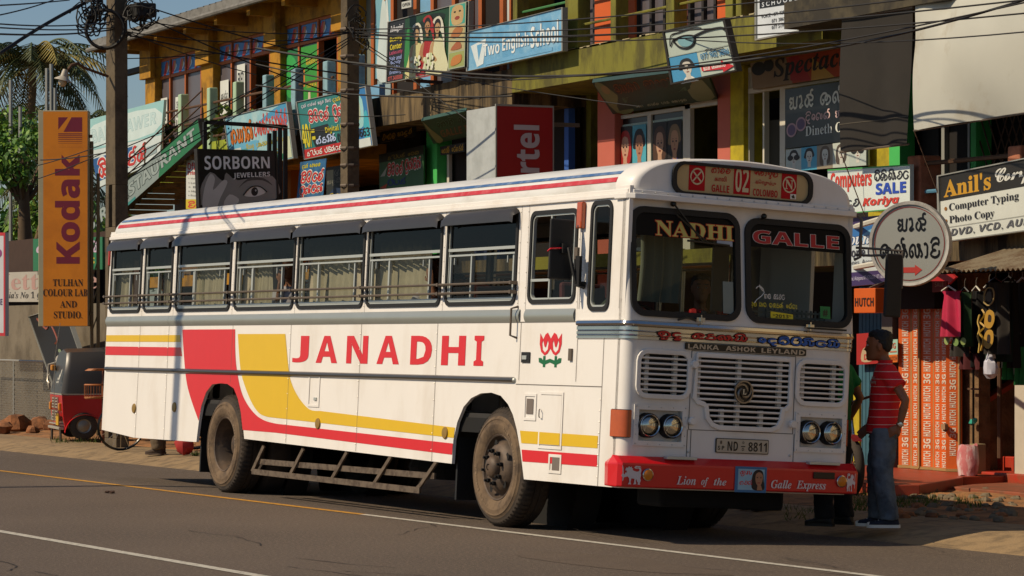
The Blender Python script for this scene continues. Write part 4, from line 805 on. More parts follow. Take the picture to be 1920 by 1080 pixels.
def face(cx, cy, s, hair='15100d', skin='b08a6a', bg=None, cloth='d8d8d0', asp=1.0, long=True):   # small portrait of a made-up person
    a = s/asp; r_ = [('c', hair, [(cx-a*.62, cy-s*(.9 if long else .1)), (cx-a*.72, cy+s*.2), (cx-a*.4, cy+s*.8), (cx+a*.3, cy+s*.85), (cx+a*.68, cy+s*.35), (cx+a*.62, cy-s*(.7 if long else 0))])]
    if cloth: r_.append(('p', cloth, [(cx-a*.8, cy-s*1.25), (cx-a*.25, cy-s*.75), (cx+a*.3, cy-s*.75), (cx+a*.85, cy-s*1.25)]))
    r_ += [('p', skin, [(cx-a*.2, cy-s*.95), (cx-a*.2, cy-s*.3), (cx+a*.22, cy-s*.3), (cx+a*.25, cy-s*.95)]), ('c', skin, [(cx-a*.42, cy+s*.1), (cx-a*.25, cy+s*.55), (cx+a*.3, cy+s*.52), (cx+a*.46, cy+s*.05), (cx+a*.3, cy-s*.42), (cx+a*.05, cy-s*.62), (cx-a*.25, cy-s*.42)])]
    for ex in (-.16, .22): r_ += [('e', '14100e', cx+a*ex, cy+s*.06, a*.09, s*.05), ('p', '14100e', [(cx+a*(ex-.12), cy+s*.16), (cx+a*ex, cy+s*.21), (cx+a*(ex+.12), cy+s*.16), (cx+a*ex, cy+s*.18)])]
    r_ += [('e', '7a3630', cx+a*.04, cy-s*.32, a*.13, s*.045), ('p', '8a6446', [(cx, cy+s*.05), (cx+a*.1, cy-s*.15), (cx, cy-s*.16)])]
    return r_
# ================================================================ shop buildings
YW, YS = 18.2, 17.2                                    # wall plane, balcony edge plane
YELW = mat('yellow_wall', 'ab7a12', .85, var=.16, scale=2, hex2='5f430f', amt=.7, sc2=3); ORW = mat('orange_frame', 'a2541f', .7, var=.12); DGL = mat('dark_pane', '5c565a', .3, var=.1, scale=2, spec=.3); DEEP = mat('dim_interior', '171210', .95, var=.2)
OLV = mat('olive_paint', '726f22', .85, var=.22, scale=2, hex2='3f3a16', amt=.8, sc2=3, stretch=(1, 1, .4)); BRN = mat('mossy_concrete', '6e5d40', .95, var=.5, scale=7, hex2='1e1810', amt=.95, sc2=3.2, stretch=(1.6, 1.6, .22), bump=.4, bsc=20, lo=.42, hi=.6)
LBL = mat('pale_blue_paint', '7fa3ad', .7, var=.1, hex2='5b6f70', amt=.4, sc2=8); PKW = mat('salmon_wall', 'b8604f', .8, var=.08, scale=3); ORA = mat('orange_wall', 'c85a22', .8, var=.1); BLU = mat('deep_blue_wall', '16264c', .8, var=.15); GRW = mat('green_column_paint', '3fae55', .75, var=.08)
YLG = mat('lime_plaster', '93a02a', .85, var=.15, hex2='5c6a22', amt=.5, sc2=3); WHT = mat('white_frame', 'c4c0b2', .6, var=.08); ROOFM = mat('grey_roof_sheet', '7c7a74', .7, .2, var=.15, hex2='4b4740', amt=.5, sc2=4)
RUST = mat('rusty_rail', '5d4432', .8, .3, var=.25); GRAIL = mat('green_rail', '3f7a45', .6, var=.2)
def building(name, label, x0, x1, floors, top, wallmat):
    t = thing(name, label, 'building', ((x0+x1)/2, 20, 0)); b = MB()
    b.box(x0, x1, 21.4, 24, 0, top, wallmat); b.box(x0, x0+.15, YW+.15, 21.4, 0, top, wallmat); b.box(x1-.15, x1, YW+.15, 21.4, 0, top, wallmat); b.build('wall', t)
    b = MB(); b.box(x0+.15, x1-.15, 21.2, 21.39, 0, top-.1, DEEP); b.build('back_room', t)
    b = MB()
    for z0, z1, ym in floors: b.box(x0, x1, ym, 21.3, z0, z1, CONC if ym > 17.5 else wallmat)
    b.build('floor_slab', t); return t
def wallpiece(t, nm, px0, px1, z0, z1, y, m, d=.25, bev=0):
    b = MB(); b.box(X(px0, y), X(px1, y), y, y+d, z0, z1, m); return b.build(nm, t, bevel=bev)
# --- A: yellow restaurant building
xa0, xa1 = X(272, 17.6), X(662, 17.6)
A = building('restaurant_building', 'yellow building with upstairs restaurant windows, railing posts and a long tin eave', xa0, xa1, [(2.5, 2.7, 17.4), (4.45, 4.7, YS+.16)], 7.6, YELW)
ZT = 6.87
for a, c in ((272, 290), (377, 399), (506, 525), (633, 664)): wallpiece(A, 'column', a, c, 4.7, 7.5, 17.6, YELW, .35, .01)
wallpiece(A, 'lintel', 272, 664, ZT+.03, 7.55, 17.68, YELW, .25)
for a, c in ((272, 290), (377, 399), (506, 525), (633, 664)): b = MB(); b.box(X(a, 17.6)-.06, X(c, 17.6)+.03, 17.5, 17.6, 6.55, 7.3, YELW); b.build('pilaster', A, bevel=.01)
for k in range(8): x = xa0+.4+k*1.7; b = MB(); b.box(x, x+.16, 17.1, 17.68, 7.08, 7.3, YELW); b.build('rafter_end', A)
b = MB(); n = 160
b.grid(n, 6, lambda u, v: (xa0-1.6+u*(xa1-xa0+2.0), 17.0+v*5, 7.42+v*1.3+.025*math.sin(u*n*1.57)), ROOFM)
b.box(xa0-1.6, xa1+.4, 16.98, 17.03, 7.27, 7.42, ROOFM); b.box(xa0-1.6, xa1+.4, 17.03, 17.67, 7.30, 7.33, YELW); b.box(xa0-1.6, xa0-1.5, 17.03, 21, 7.2, 7.4, YELW); b.tube([(xa0-1.6, 16.93, 7.24), (xa1+.4, 16.93, 7.24)], .05, ROOFM, 8)
b.build('roof', A)
b = MB(); b.box(xa0-1.5, xa0, 17.6, 17.75, 6.75, 6.85, mat('dark_beam', '2c2a28', .8)); b.build('beam', A)
def restwin(a, c, open_from=None, posters=()):
    f = MB(); x0, x1 = X(a, 17.7), X(c, 17.7); y = 17.72
    f.box(x0, x1, y, y+.08, ZT-.02, ZT+.03, ORW); f.box(x0, x1, y-.01, y+.07, ZT-.36, ZT-.30, ORW); n = 3
    for i in range(n+1): x = x0+(x1-x0)*i/n; f.box(x-.035, x+.035, y-.02, y+.08, 4.7, ZT, ORW)
    w = f.build('window', A); g = MB()
    for i in range(n):
        if open_from is not None and i >= open_from: continue
        xa, xb = x0+(x1-x0)*i/n, x0+(x1-x0)*(i+1)/n; g.poly([(xa, y+.03, 4.7), (xb, y+.03, 4.7), (xb, y+.03, ZT-.3), (xa, y+.03, ZT-.3)], DGL)
    if g.v: g.build('pane', w)
    P = [V((x0, y+.02, ZT-.30)), V((x1, y+.02, ZT-.30)), V((x1, y+.02, ZT-.02)), V((x0, y+.02, ZT-.02))]; it = [('p', '3a7cb8', [(0, 0), (1, 0), (1, 1), (0, 1)])]
    for i in range(6):
        u = i/6; it += [('c', 'b4d4e4', [(u+.01, .3), (u+.06, .15), (u+.12, .5), (u+.08, .75), (u+.04, .6)]), ('c', 'b8322a', [(u, .05), (u+.05, .1), (u+.09, .55), (u+.055, .95), (u+.02, .5)]), ('c', 'b4743a', [(u+.06, .4), (u+.085, .35), (u+.1, .8), (u+.08, .9)])]
    drawing(P, it, w, ('lettering', 'transom_print'))
    for u0, v0, u1, v1, its in posters:
        PP = [V((x0+(x1-x0)*u, y-.0, 4.7+(ZT-.36-4.7)*v)) for u, v in ((u0, v0), (u1, v0), (u1, v1), (u0, v1))]; drawing(PP, its, w, ('notice_lettering', 'notice'))
    return w
note = lambda s: [('p', 'cfd3cc', [(0, 0), (1, 0), (1, 1), (0, 1)])]+[('t', w_, '1c1c20', (.12, .62-.3*i, .88, .86-.3*i), .02) for i, w_ in enumerate(s)]
restwin(290, 377, None, [(.08, .44, .26, .80, [('p', 'cfd3cc', [(0, 0), (1, 0), (1, 1), (0, 1)]), ('s', 'රයිස්', '1c1c20', (.12, .3, .88, .7), 2.2)]), (.44, .46, .60, .78, note(['CHICKEN', 'RICE', '180']))])
restwin(399, 506, 2, [(.12, .50, .27, .84, [('p', 'cfd3cc', [(0, 0), (1, 0), (1, 1), (0, 1)]), ('s', 'කොත්තු', '1c1c20', (.1, .3, .9, .7), 2.2)]), (.42, .40, .56, .96, note(['FRIED', 'RICE', 'KOTTU']))])
green_menu = [('p', '1d6b3c', [(0, 0), (1, 0), (1, 1), (0, 1)]), ('c', 'a8482a', [(.1, .1), (.45, .05), (.6, .3), (.35, .45), (.12, .35)]), ('c', '2f9a4a', [(.2, .6), (.8, .55), (.9, .85), (.3, .95)]), ('c', 'c8a030', [(.3, .0), (.9, .02), (.7, .2)])]
green_menu2 = [('p', '2f8a2c', [(0, 0), (1, 0), (1, 1), (0, 1)]), ('t', bold('MANGO'), 'c9a01c', (.3, .82, .9, .88)), ('t', bold('PAPAYA'), 'c9a01c', (.35, .6, .9, .66)), ('t', bold('ORANGE'), 'c9a01c', (.2, .28, .8, .34)), ('p', 'c07a2c', [(.1, .62), (.24, .62), (.22, .8), (.12, .8)]), ('p', 'c6b49a', [(.4, .4), (.58, .4), (.55, .56), (.43, .56)]), ('e', 'd0901c', .3, .1, .2, .1), ('e', '9db04a', .65, .08, .22, .08)]
restwin(525, 633, 2, [(.03, .0, .32, .98, green_menu), (.36, .0, .66, .98, green_menu2)])
b = MB(); b.box(xa0, X(432, YS), YS+.02, YS+.16, 4.42, 5.05, YLG); b.box(X(432, YS), xa1, YS+.02, YS+.16, 4.55, 5.0, BRN); b.build('parapet', A)
for k, (px, w, m) in enumerate(((338, 16, 'g'), (392, 15, 'g'), (441, 16, 'g'), (497, 17, 'b'), (551, 19, 'b'), (611, 19, 'b'), (667, 12, 'b'))):
    b = MB(); x = X(px, YS); mm = LBL if m == 'b' else mat('pale_green_post', '9db99a', .7, var=.1); b.box(x-.085*w/16, x+.085*w/16, YS-.02, YS+.14, 4.9, 6.02, mm); b.build('railing_post', A, bevel=.02)
b = MB()
for z in (5.15, 5.45, 5.75): b.tube([(xa0+.3, YS+.06, z), (xa1, YS+.06, z)], .022, RUST, 6)
b.build('rail', A)
# pot plants on the balcony
LEAF = mat('dark_leaf', '3c4a1c', .85, var=.4, scale=20); LEAF2 = mat('mid_leaf', '5f7a22', .85, var=.4, scale=20)
def plant(p, s, name, label, seed, n=110):
    r_ = random.Random(seed); t = thing(name, label, 'plant', tuple(p)); b = MB(); b.lathe([(.0, 0), (.09, 0), (.13, .2), (.12, .2), (0, .18)], p, (0, 0, 1), mat('clay_pot', '8a4a2a', .85, var=.15), 12); b.build('pot', t, smooth=40)
    b = MB()
    for k in range(n):
        d = V((r_.gauss(0, 1), r_.gauss(0, 1), r_.gauss(.5, .8))).normalized(); q = p+V((0, 0, .22+.2*s))+d*r_.uniform(.05, .32)*s; a = d.orthogonal().normalized()*.045*s; e = d*r_.uniform(.06, .13)*s; b.add([q, q+a+e*.5, q+e, q-a+e*.5], [[0, 1, 2, 3]], LEAF if k % 3 else LEAF2)
    b.build('foliage', t)
for i, (px, py, lb) in enumerate(((318, 238, 'bushy pot plant behind the railing left of the stair sign'), (425, 205, 'pot plant on the restaurant balcony between two pale green posts'), (465, 196, 'pot plant on the restaurant balcony by the first blue post'))): plant(V((X(px, 17.45), 17.45, 4.72 if i else 4.75)), 1.3, 'pot_plant', lb, i)
# lower floors of A
for a, c, m in ((372, 384, YELW), (525, 545, mat('orange_pillar', '9a5a1c', .8)), (395, 410, OLV)): b = MB(); b.box(X(a, 17.9), X(c, 17.9), 17.9, 18.2, 0, 4.45, m); b.build('pillar', A)
b = MB(); b.box(xa0, X(380, YW), YW, YW+.1, 0, 4.45, mat('stained_wall', '5a4630', .9, var=.2)); b.box(X(545, YW), X(600, YW), YW, YW+.1, 2.7, 4.45, mat('brown_board', '4a2416', .8)); b.build('shop_front', A)
# --- B: brown slab building with salon upstairs
xb0, xb1 = X(664, 17.7), X(960, YS)
B = building('bridal_salon_building', 'grey streaked concrete building with curtained upstairs windows', xb0, xb1, [(2.5, 2.7, 17.4)], 7.6, BRN)
b = MB(); b.prism([(xb0-.05, YS, 4.83), (xb1, YS, 4.83), (xb1, YS, 5.33), (X(800, YS), YS, 5.30), (xb0-.05, YS, 5.25)], (0, .18, 0), BRN); b.box(xb0, xb1, YS+.18, 21, 4.83, 5.0, BRN); b.build('balcony_edge', B)
b = MB(); b.box(xb0, X(750, 17.75), YS+.2, YS+.3, 5.0, 5.52, mat('sky_blue_sill', '6f9fc0', .7, var=.1)); b.build('blue_sill', B)
CRT2 = mat('lace_curtain', '6f7568', .9, var=.25, scale=8)
def upwin(t, a, c, z0, z1, y, m, fm, nm='window', mull=0):
    f = MB(); x0, x1 = X(a, y), X(c, y)
    f.ring([(x0, y, z0), (x1, y, z0), (x1, y, z1), (x0, y, z1)], [(x0+.06, y, z0+.06), (x1-.06, y, z0+.06), (x1-.06, y, z1-.06), (x0+.06, y, z1-.06)], (0, .1, 0), fm)
    for k in range(mull): x = x0+(x1-x0)*(k+1)/(mull+1); f.box(x-.03, x+.03, y+.01, y+.09, z0, z1, fm)
    w = f.build(nm, t); g = MB(); g.poly([(x0+.05, y+.06, z0+.05), (x1-.05, y+.06, z0+.05), (x1-.05, y+.06, z1-.05), (x0+.05, y+.06, z1-.05)], m); g.build('pane', w); return w
upwin(B, 664, 698, 5.3, 7.5, 17.75, CRT2, ORW); w = upwin(B, 698, 735, 5.3, 7.5, 17.75, flat('8fa3a8'), ORW); x0, x1 = X(698, 17.75), X(735, 17.75)
drawing([V((x0+.07, 17.78, 5.7)), V((x1-.07, 17.78, 5.7)), V((x1-.07, 17.78, 7.3)), V((x0+.07, 17.78, 7.3))], [('p', '6fa0b0', [(0, 0), (1, 0), (1, 1), (0, 1)]), ('c', 'b9c6c4', [(.1, .0), (.9, 0), (.75, .5), (.6, .75), (.4, .75), (.2, .4)]), ('e', '3a2c26', .55, .86, .14, .09), ('e', '9a7458', .58, .82, .1, .07), ('c', 'c8d0cc', [(.65, .9), (.8, .6), (.95, .1), (.75, .3)])], w, ('lettering', 'wedding_poster'))
for a, c, m in ((735, 778, DEEP), (778, 810, flat('6f9fc0')), (810, 850, DGL), (850, 880, DGL), (880, 900, DGL), (900, 940, DEEP), (940, 958, flat('b9c0bc'))): upwin(B, a, c, 5.33, 7.5, 17.75, m, ORW)
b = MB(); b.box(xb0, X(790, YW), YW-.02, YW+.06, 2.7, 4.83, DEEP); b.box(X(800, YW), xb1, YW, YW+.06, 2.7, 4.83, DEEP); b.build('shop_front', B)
wallpiece(B, 'column', 799, 819, 0, 4.83, 17.95, GRW, .3, .01); wallpiece(B, 'column', 838, 842, 2.7, 4.4, 18.1, WHT, .05)
b = MB(); b.box(X(960, 18.2)-.9, X(960, 18.2), 18.0, 18.1, 2.7, 4.8, BLU); b.build('blue_wall', B)
# --- C: olive building
xc0, xc1 = xb1, X(1542, YS)
C = building('olive_building', 'olive painted building with deep balcony parapet over a hair salon', xc0, xc1, [(2.5, 2.7, 17.4)], 8.0, OLV)
b = MB(); b.prism([(xc0, YS, 4.99), (xc1, YS, 4.99), (xc1, YS, 5.42), (xc0, YS, 5.42)], (0, .15, 0), OLV); b.box(xc0, xc1, YS+.15, 21, 4.99, 5.12, OLV); b.build('parapet', C)
b = MB()
for k in range(60): x = xc0+rnd.random()*(xc1-xc0); b.box(x, x+rnd.uniform(.1, .5), YS-.01, YS+.17, 5.42, 5.43+.012*rnd.random(), mat('worn_plaster', 'a59a76', .9, var=.3))
b.build('worn_coping', C)
for a, c in ((1058, 1082), (1143, 1153), (1247, 1262), (1358, 1372), (1378, 1388), (960, 968)):
    b = MB(); b.box(X(a, YS), X(c, YS), YS+.01, YS+.2, 5.42, 8, OLV); b.build('column', C, bevel=.01)
b = MB()
for z in (5.75, 6.1, 6.45, 6.8, 7.15): b.tube([(xc0, YS+.1, z), (xc1, YS+.1, z)], .018, GRAIL if z in (6.1, 6.8) else OLV, 6)
b.build('rail', C)
b = MB(); b.box(X(1115, 18.0), X(1145, 18.0), 18.0, 18.1, 5.1, 8, ORA); b.box(X(1345, 18), X(1368, 18), 18.0, 18.1, 5.1, 8, ORA); b.box(X(1168, 18), X(1190, 18), 18, 18.1, 5.1, 8, ORA); b.box(X(1392, 18), X(1545, 18), 18.0, 18.1, 5.1, 8, ORA); b.box(xc0, xc1, 18.1, 18.2, 5.1, 8, mat('maroon_blind', '4a1e18', .7, var=.2)); b.build('upper_wall', C)
for a, c in ((1078, 1115), (1190, 1247), (1290, 1342)): upwin(C, a, c, 5.2, 7.4, 18.03, DGL, flat('2a2420'), mull=1)
# salon floor
for a, c, m in ((1120, 1152, PKW), (1345, 1369, PKW)): wallpiece(C, 'column', a, c, 0, 4.99, 18.0, m, .3, .01)
wallpiece(C, 'yellow_column', 1369, 1394, 0, 4.99, 17.98, mat('bright_yellow_paint', 'b09e14', .8, var=.16, hex2='6f6418', amt=.5, sc2=4), .3, .01)
wallpiece(C, 'lintel', 1152, 1400, 4.66, 4.99, 18.1, PKW, .2); wallpiece(C, 'blue_wall', 1062, 1122, 2.7, 4.9, 18.9, BLU, .1); wallpiece(C, 'blue_door_frame', 1058, 1066, 0, 4.8, 18.05, mat('door_frame_blue', '2a55a0', .7), .1)
def shopwin(t, a, c, z0, z1, y):
    f = MB(); x0, x1 = X(a, y), X(c, y); f.ring([(x0, y, z0), (x1, y, z0), (x1, y, z1), (x0, y, z1)], [(x0+.05, y, z0+.05), (x1-.05, y, z0+.05), (x1-.05, y, z1-.05), (x0+.05, y, z1-.05)], (0, .08, 0), WHT); w = f.build('window', t)
    g = MB(); g.box(x0+.05, x1-.05, y+.03, y+.05, z0+.05, z1-.05, BLK); g.build('pane', w); return w, x0, x1
def tile4(P, u0, v0, u1, v1): return [bil(P, u, v) for u, v in ((u0, v0), (u1, v0), (u1, v1), (u0, v1))]
for a, c, fs4 in ((1153, 1217, [(('1a1512', 'b99078', '141010'), 'a01c16'), (('0d0b0b', 'a2745a', '4aa0b4'), '141018'), (('7a5a34', 'b08a6a', '8fae98'), '8a6a3a'), (('6a3a1a', 'a07a5a', '9ab4c0'), '7a4420')]), (1217, 1284, [(('2a1a12', 'b28c72', '191513'), '4a3020'), (('2a1a12', 'b08666', '191513'), '7a6444'), (('2a3a1a', '9a7a5a', '9ab46a'), '2a3016'), (('4a1414', 'a2745a', '9a9a4a'), '6a1c1c')])):
    w, x0, x1 = shopwin(C, a, c, 2.75, 4.60, 18.1); P = [V((x0+.10, 18.125, 3.35)), V((x1-.07, 18.125, 3.35)), V((x1-.07, 18.125, 4.44)), V((x0+.10, 18.125, 4.44))]
    drawing(P, [('p', 'a9bcae', [(-.04, -.03), (1.04, -.03), (1.04, 1.03), (-.04, 1.03)])], w, ('lettering', 'poster_sheet'))
    for k, ((sk, fl_, bgc), hr) in enumerate(fs4):
        u0, v0 = (k % 2)*.5, .45 if k < 2 else -.12; drawing([p_+V((0, -.025, 0)) for p_ in tile4(P, u0+.01, v0+.01, u0+.49, v0+.55)], [('p', bgc, [(0, 0), (1, 0), (1, 1), (0, 1)])]+face(.5, .50, .46, hair=hr, skin=fl_, asp=.75, cloth=('3a3aa8' if k == 1 else 'b8bcb4'), long=(k in (0, 2))), w, ('lettering', 'hair_poster'))
f = MB(); f.box(X(1284, 18.1), X(1294, 18.1), 18.1, 18.16, 2.7, 4.62, WHT); f.box(X(1284, 18.1), X(1345, 18.1), 18.1, 18.16, 4.56, 4.64, WHT); f.build('door_frame', C)
f = MB()
for a, c in ((1396, 1405), (1462, 1472), (1430, 1433)): f.box(X(a, 18.05), X(c, 18.05), 18.05, 18.12, 2.7, Zp(1430, 128, 18.05), WHT)
za_, zb_ = Zp(1430, 172, 18.05), Zp(1430, 132, 18.05)
for z in (za_, zb_): f.box(X(1396, 18.05), X(1580, 18.05), 18.045, 18.12, z, z+.06, WHT)
for k in range(6): f.tube([(X(1410+k*9, 18.08), 18.08, za_+.05), (X(1410+k*9, 18.08), 18.08, zb_)], .02, WHT, 6)
f.build('door_frame', C)
f = MB(); f.box(X(1400, 18.1), X(1472, 18.1), 18.3, 18.35, 2.7, 4.3, mat('shop_dim_wall', '3c3930', .8, var=.2)); f.build('back_wall', C)
# --- D: building on the right
xd0, xd1 = xc1, X(2250, YS)
D = building('computer_shop_building', 'two-storey shop with balcony rail, sun sheets and a clothes stall below', xd0, xd1, [(2.45, 2.68, 17.25)], 8.0, mat('grey_brown_wall', '4f4536', .9, var=.2))
b = MB(); b.box(xd0, xd1, 16.7, 21, 5.08, 5.38, mat('black_stained_concrete', '2e2a22', .95, var=.3, scale=3, hex2='5f563f', amt=.6, sc2=2)); b.build('balcony_edge', D)
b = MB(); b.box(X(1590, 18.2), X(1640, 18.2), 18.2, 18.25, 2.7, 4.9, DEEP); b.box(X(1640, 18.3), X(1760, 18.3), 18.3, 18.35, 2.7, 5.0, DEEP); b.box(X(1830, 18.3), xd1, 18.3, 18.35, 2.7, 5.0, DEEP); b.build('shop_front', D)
wallpiece(D, 'yellow_column', 1628, 1667, 2.68, 4.6, 18.0, mat('bright_yellow_paint', 'b09e14'), .2); wallpiece(D, 'green_column', 1667, 1687, 2.68, 4.6, 17.99, GRW, .2); wallpiece(D, 'green_column', 1818, 1830, 2.68, 5.0, 18.0, GRW, .2)
upwin(D, 1765, 1820, 2.9, 4.5, 18.0, DEEP, flat('8a8a82')); f = MB()
for k in range(9):
    for s_ in (1, -1): a = X(1850+k*14, 18.05); f.bar((a, 18.05, 3.2), (a+.55*s_, 18.05, 4.3), .012, .012, RUST)
f.build('lattice', D)
for px in (1716, 1904): b = MB(); b.box(X(px-11, 17.15), X(px+13, 17.15), 17.12, 17.4, 2.68, 3.56, mat('pink_post', 'a8684c', .85, var=.15, hex2='6f4632', amt=.6, sc2=7)); b.build('railing_post', D, bevel=.02)
b = MB(); b.tube([(X(1725, 17.2), 17.2, 3.47), (xd1, 17.2, 3.47)], .025, RUST, 6); b.tube([(X(1725, 17.2), 17.2, 3.17), (xd1, 17.2, 3.17)], .022, flat('4f7f9a'), 6); b.build('rail', D)
b = MB(); b.box(xd0-1.6, xd1, 17.22, 17.4, 2.42, 2.74, BRN); b.build('ledge', D)
b = MB(); b.box(X(1600, 18.3), X(1690, 18.3), 18.6, 18.7, 0, 2.45, DEEP); b.box(X(1790, YW), X(1835, YW), YW, YW+.15, 0, 2.45, mat('rough_brown_wall', '7a5f40', .95, var=.2, hex2='4a3522', amt=.7, sc2=5, bump=.8, bsc=22)); b.box(X(1850, 18.6), xd1, 18.9, 19, 0, 2.45, mat('rough_brown_wall', '7a5f40')); b.box(X(1684, YW), X(1795, YW), 17.9, 18.2, 1.93, 2.42, mat('stall_lintel', '14100c', .9)); b.build('ground_floor_wall', D)

# unseen shop row beyond the frame edge, added to bounce sun onto the bus nose
E_ = building('bounce_shop_row', 'unseen cream shop row added past the picture edge to bounce sunlight', xd1, xd1+16, [(2.5, 2.7, 17.4)], 7.5, mat('cream_wall', 'b8a884', .85, var=.1)); wb = MB(); wb.box(xd1+.15, xd1+15.85, YW-.2, YW, 0, 7.4, mat('cream_wall', 'b8a884')); wb.build('front_wall', E_)
for k in range(5):
    for z in (3.2, 5.4): wb = MB(); wb.box(xd1+1+k*3, xd1+2.8+k*3, YW-.24, YW-.205, z, z+1.3, DGL); wb.build('window', E_)
for k in range(4): wb = MB(); wb.box(xd1+.8+k*3.8, xd1+3.9+k*3.8, YW-.24, YW-.205, .05, 2.3, mat('shop_shutter_grey', '7a7a78', .6, .3)); wb.build('shutter', E_)
# ================================================================ signs on and before the buildings
FRM = mat('sign_frame_dark', '2a2620', .6, .3, var=.15); FRL = mat('sign_frame_light', '9a9a92', .5, .4, var=.1)
BG = lambda h, pts=((0, 0), (1, 0), (1, 1), (0, 1)): ('p', h, list(pts))
# beauty centre sign: black text column, green picture of three brides, pale side column
its = [BG('14181a', [(0, 0), (.21, 0), (.21, 1), (0, 1)]), BG('123f24', [(.21, 0), (.80, 0), (.80, 1), (.21, 1)]), ('c', '2c7a3a', [(.22, .1), (.34, .05), (.36, .7), (.24, .8)]), ('c', '0a2014', [(.3, .7), (.5, .95), (.72, .9), (.6, .7)]),
       ('t', serif('Ishagini', True), 'c9ccd0', (.02, .80, .19, .93), .01), ('t', bold('Beauty'), 'c2b51e', (.02, .64, .18, .74), .01), ('t', bold('Center'), 'c2b51e', (.025, .53, .18, .62), .01), ('t', bold('Ladies only'), 'b04a6a', (.02, .43, .19, .51)), ('t', bold('Hair and'), '8f9fd0', (.02, .35, .18, .42)), ('t', bold('Beauty'), '8f9fd0', (.04, .27, .17, .34)), ('t', bold('Bridle'), '8f9fd0', (.04, .19, .16, .26)), ('t', bold('Dressing'), '8f9fd0', (.03, .11, .18, .18)), ('t', bold('077 2488888'), 'b0524a', (.01, .02, .2, .09))]
for cx, dr, hs, sk in ((.37, 'c4bf86', .70, 'a98a62'), (.51, '9c2424', .78, 'a07850'), (.64, 'c6c7a4', .72, 'a98a62')):
    its += [('c', dr, [(cx-.13, -.0), (cx-.10, .3), (cx-.06, .52), (cx+.06, .52), (cx+.10, .3), (cx+.13, 0)]), ('c', sk, [(cx-.07, .48), (cx-.09, .3), (cx-.02, .18), (cx-.0, .22), (cx-.05, .33), (cx-.035, .52)]), ('c', 'c9c8b8' if cx != .51 else '9c2424', [(cx-.06, hs+.1), (cx+.02, hs+.17), (cx+.075, hs), (cx+.09, hs-.4), (cx+.05, hs-.1)]), ('e', '1a120c', cx, hs+.03, .042, .105), ('e', sk, cx, hs-.015, .032, .085), ('p', sk, [(cx-.015, hs-.18), (cx+.015, hs-.18), (cx+.015, hs-.05), (cx-.015, hs-.05)]), ('e', '2a1a12', cx-.011, hs, .006, .012), ('e', '2a1a12', cx+.012, hs, .006, .012), ('e', '8a3030', cx, hs-.055, .01, .009)]
for i in range(36): its.append(('e', ('c8cdb0', 'b7c49a', 'd0d2c2')[i % 3], .33+.02*(i % 6)+(.17 if i > 17 else 0), .10+.05*((i*7) % 5), .016, .035))
its += [BG('9aa58c', [(.80, 0), (1, 0), (1, 1), (.80, 1)]), BG('8f9a5a', [(.81, .02), (.99, .02), (.99, .25), (.81, .25)]), BG('a9a37a', [(.81, .27), (.99, .27), (.99, .45), (.81, .45)]), BG('b0a070', [(.81, .47), (.99, .47), (.99, .66), (.81, .66)]), BG('3f9a8a', [(.81, .68), (.99, .68), (.99, .98), (.81, .98)]), ('c', 'b59a6a', [(.84, .7), (.96, .7), (.96, .95), (.84, .95)]), ('e', '8a3a2a', .9, .78, .03, .03), ('e', '2a2a1a', .87, .88, .014, .014), ('e', '2a2a1a', .93, .88, .014, .014), ('c', 'a0683a', [(.83, .5), (.92, .48), (.97, .6), (.88, .63)]), ('c', 'b0743a', [(.84, .05), (.95, .08), (.96, .2), (.86, .18)]), ('c', '9a5a3a', [(.83, .3), (.96, .3), (.92, .42)])]
sign('beauty_sign', 'large green and black beauty centre sign with a picture of three brides', Q4(17.0, (727, 155), (877, 125), (880, 3), (730, 42)), '14181a', its, frame=FRL, posts=[(FY(760, 150, 17.0), V((FY(760, 150, 17).x, 17.6, 5.4)), .05), (FY(850, 130, 17.0), V((FY(850, 130, 17).x, 17.6, 5.4)), .05)])
SKY2 = mat('sign_sky_blue', '5f9cc4', .5, var=.18, scale=3, hex2='9cc0d2', amt=.5, sc2=3)
sign('english_school_sign', 'light blue sign with white lettering of an English school', Q4(17.0, (878, 133), (1055, 95), (1055, 15), (878, 60)), SKY2, [('p', 'c9d6da', [(.03, .62), (.2, .72), (.17, .1), (.10, .05)]), ('p', '5f9cc4', [(.10, .6), (.16, .62), (.12, .2)]), ('t', bold('Two'), 'd3dcdd', (.17, .28, .35, .58), 0, '4f7fa8', .02), ('t', bold('English'), 'd3dcdd', (.38, .20, .66, .66), .0, '4f7fa8', .02), ('t', bold('School'), 'd3dcdd', (.68, .22, .96, .76), 0, '4f7fa8', .02), ('p', '6aa2c8', [(.2, .05), (.9, .05), (.9, .14), (.2, .14)])], frame=FRL)
b4 = Q4(16.7, (1263, 155), (1380, 131), (1357, 37), (1247, 60))
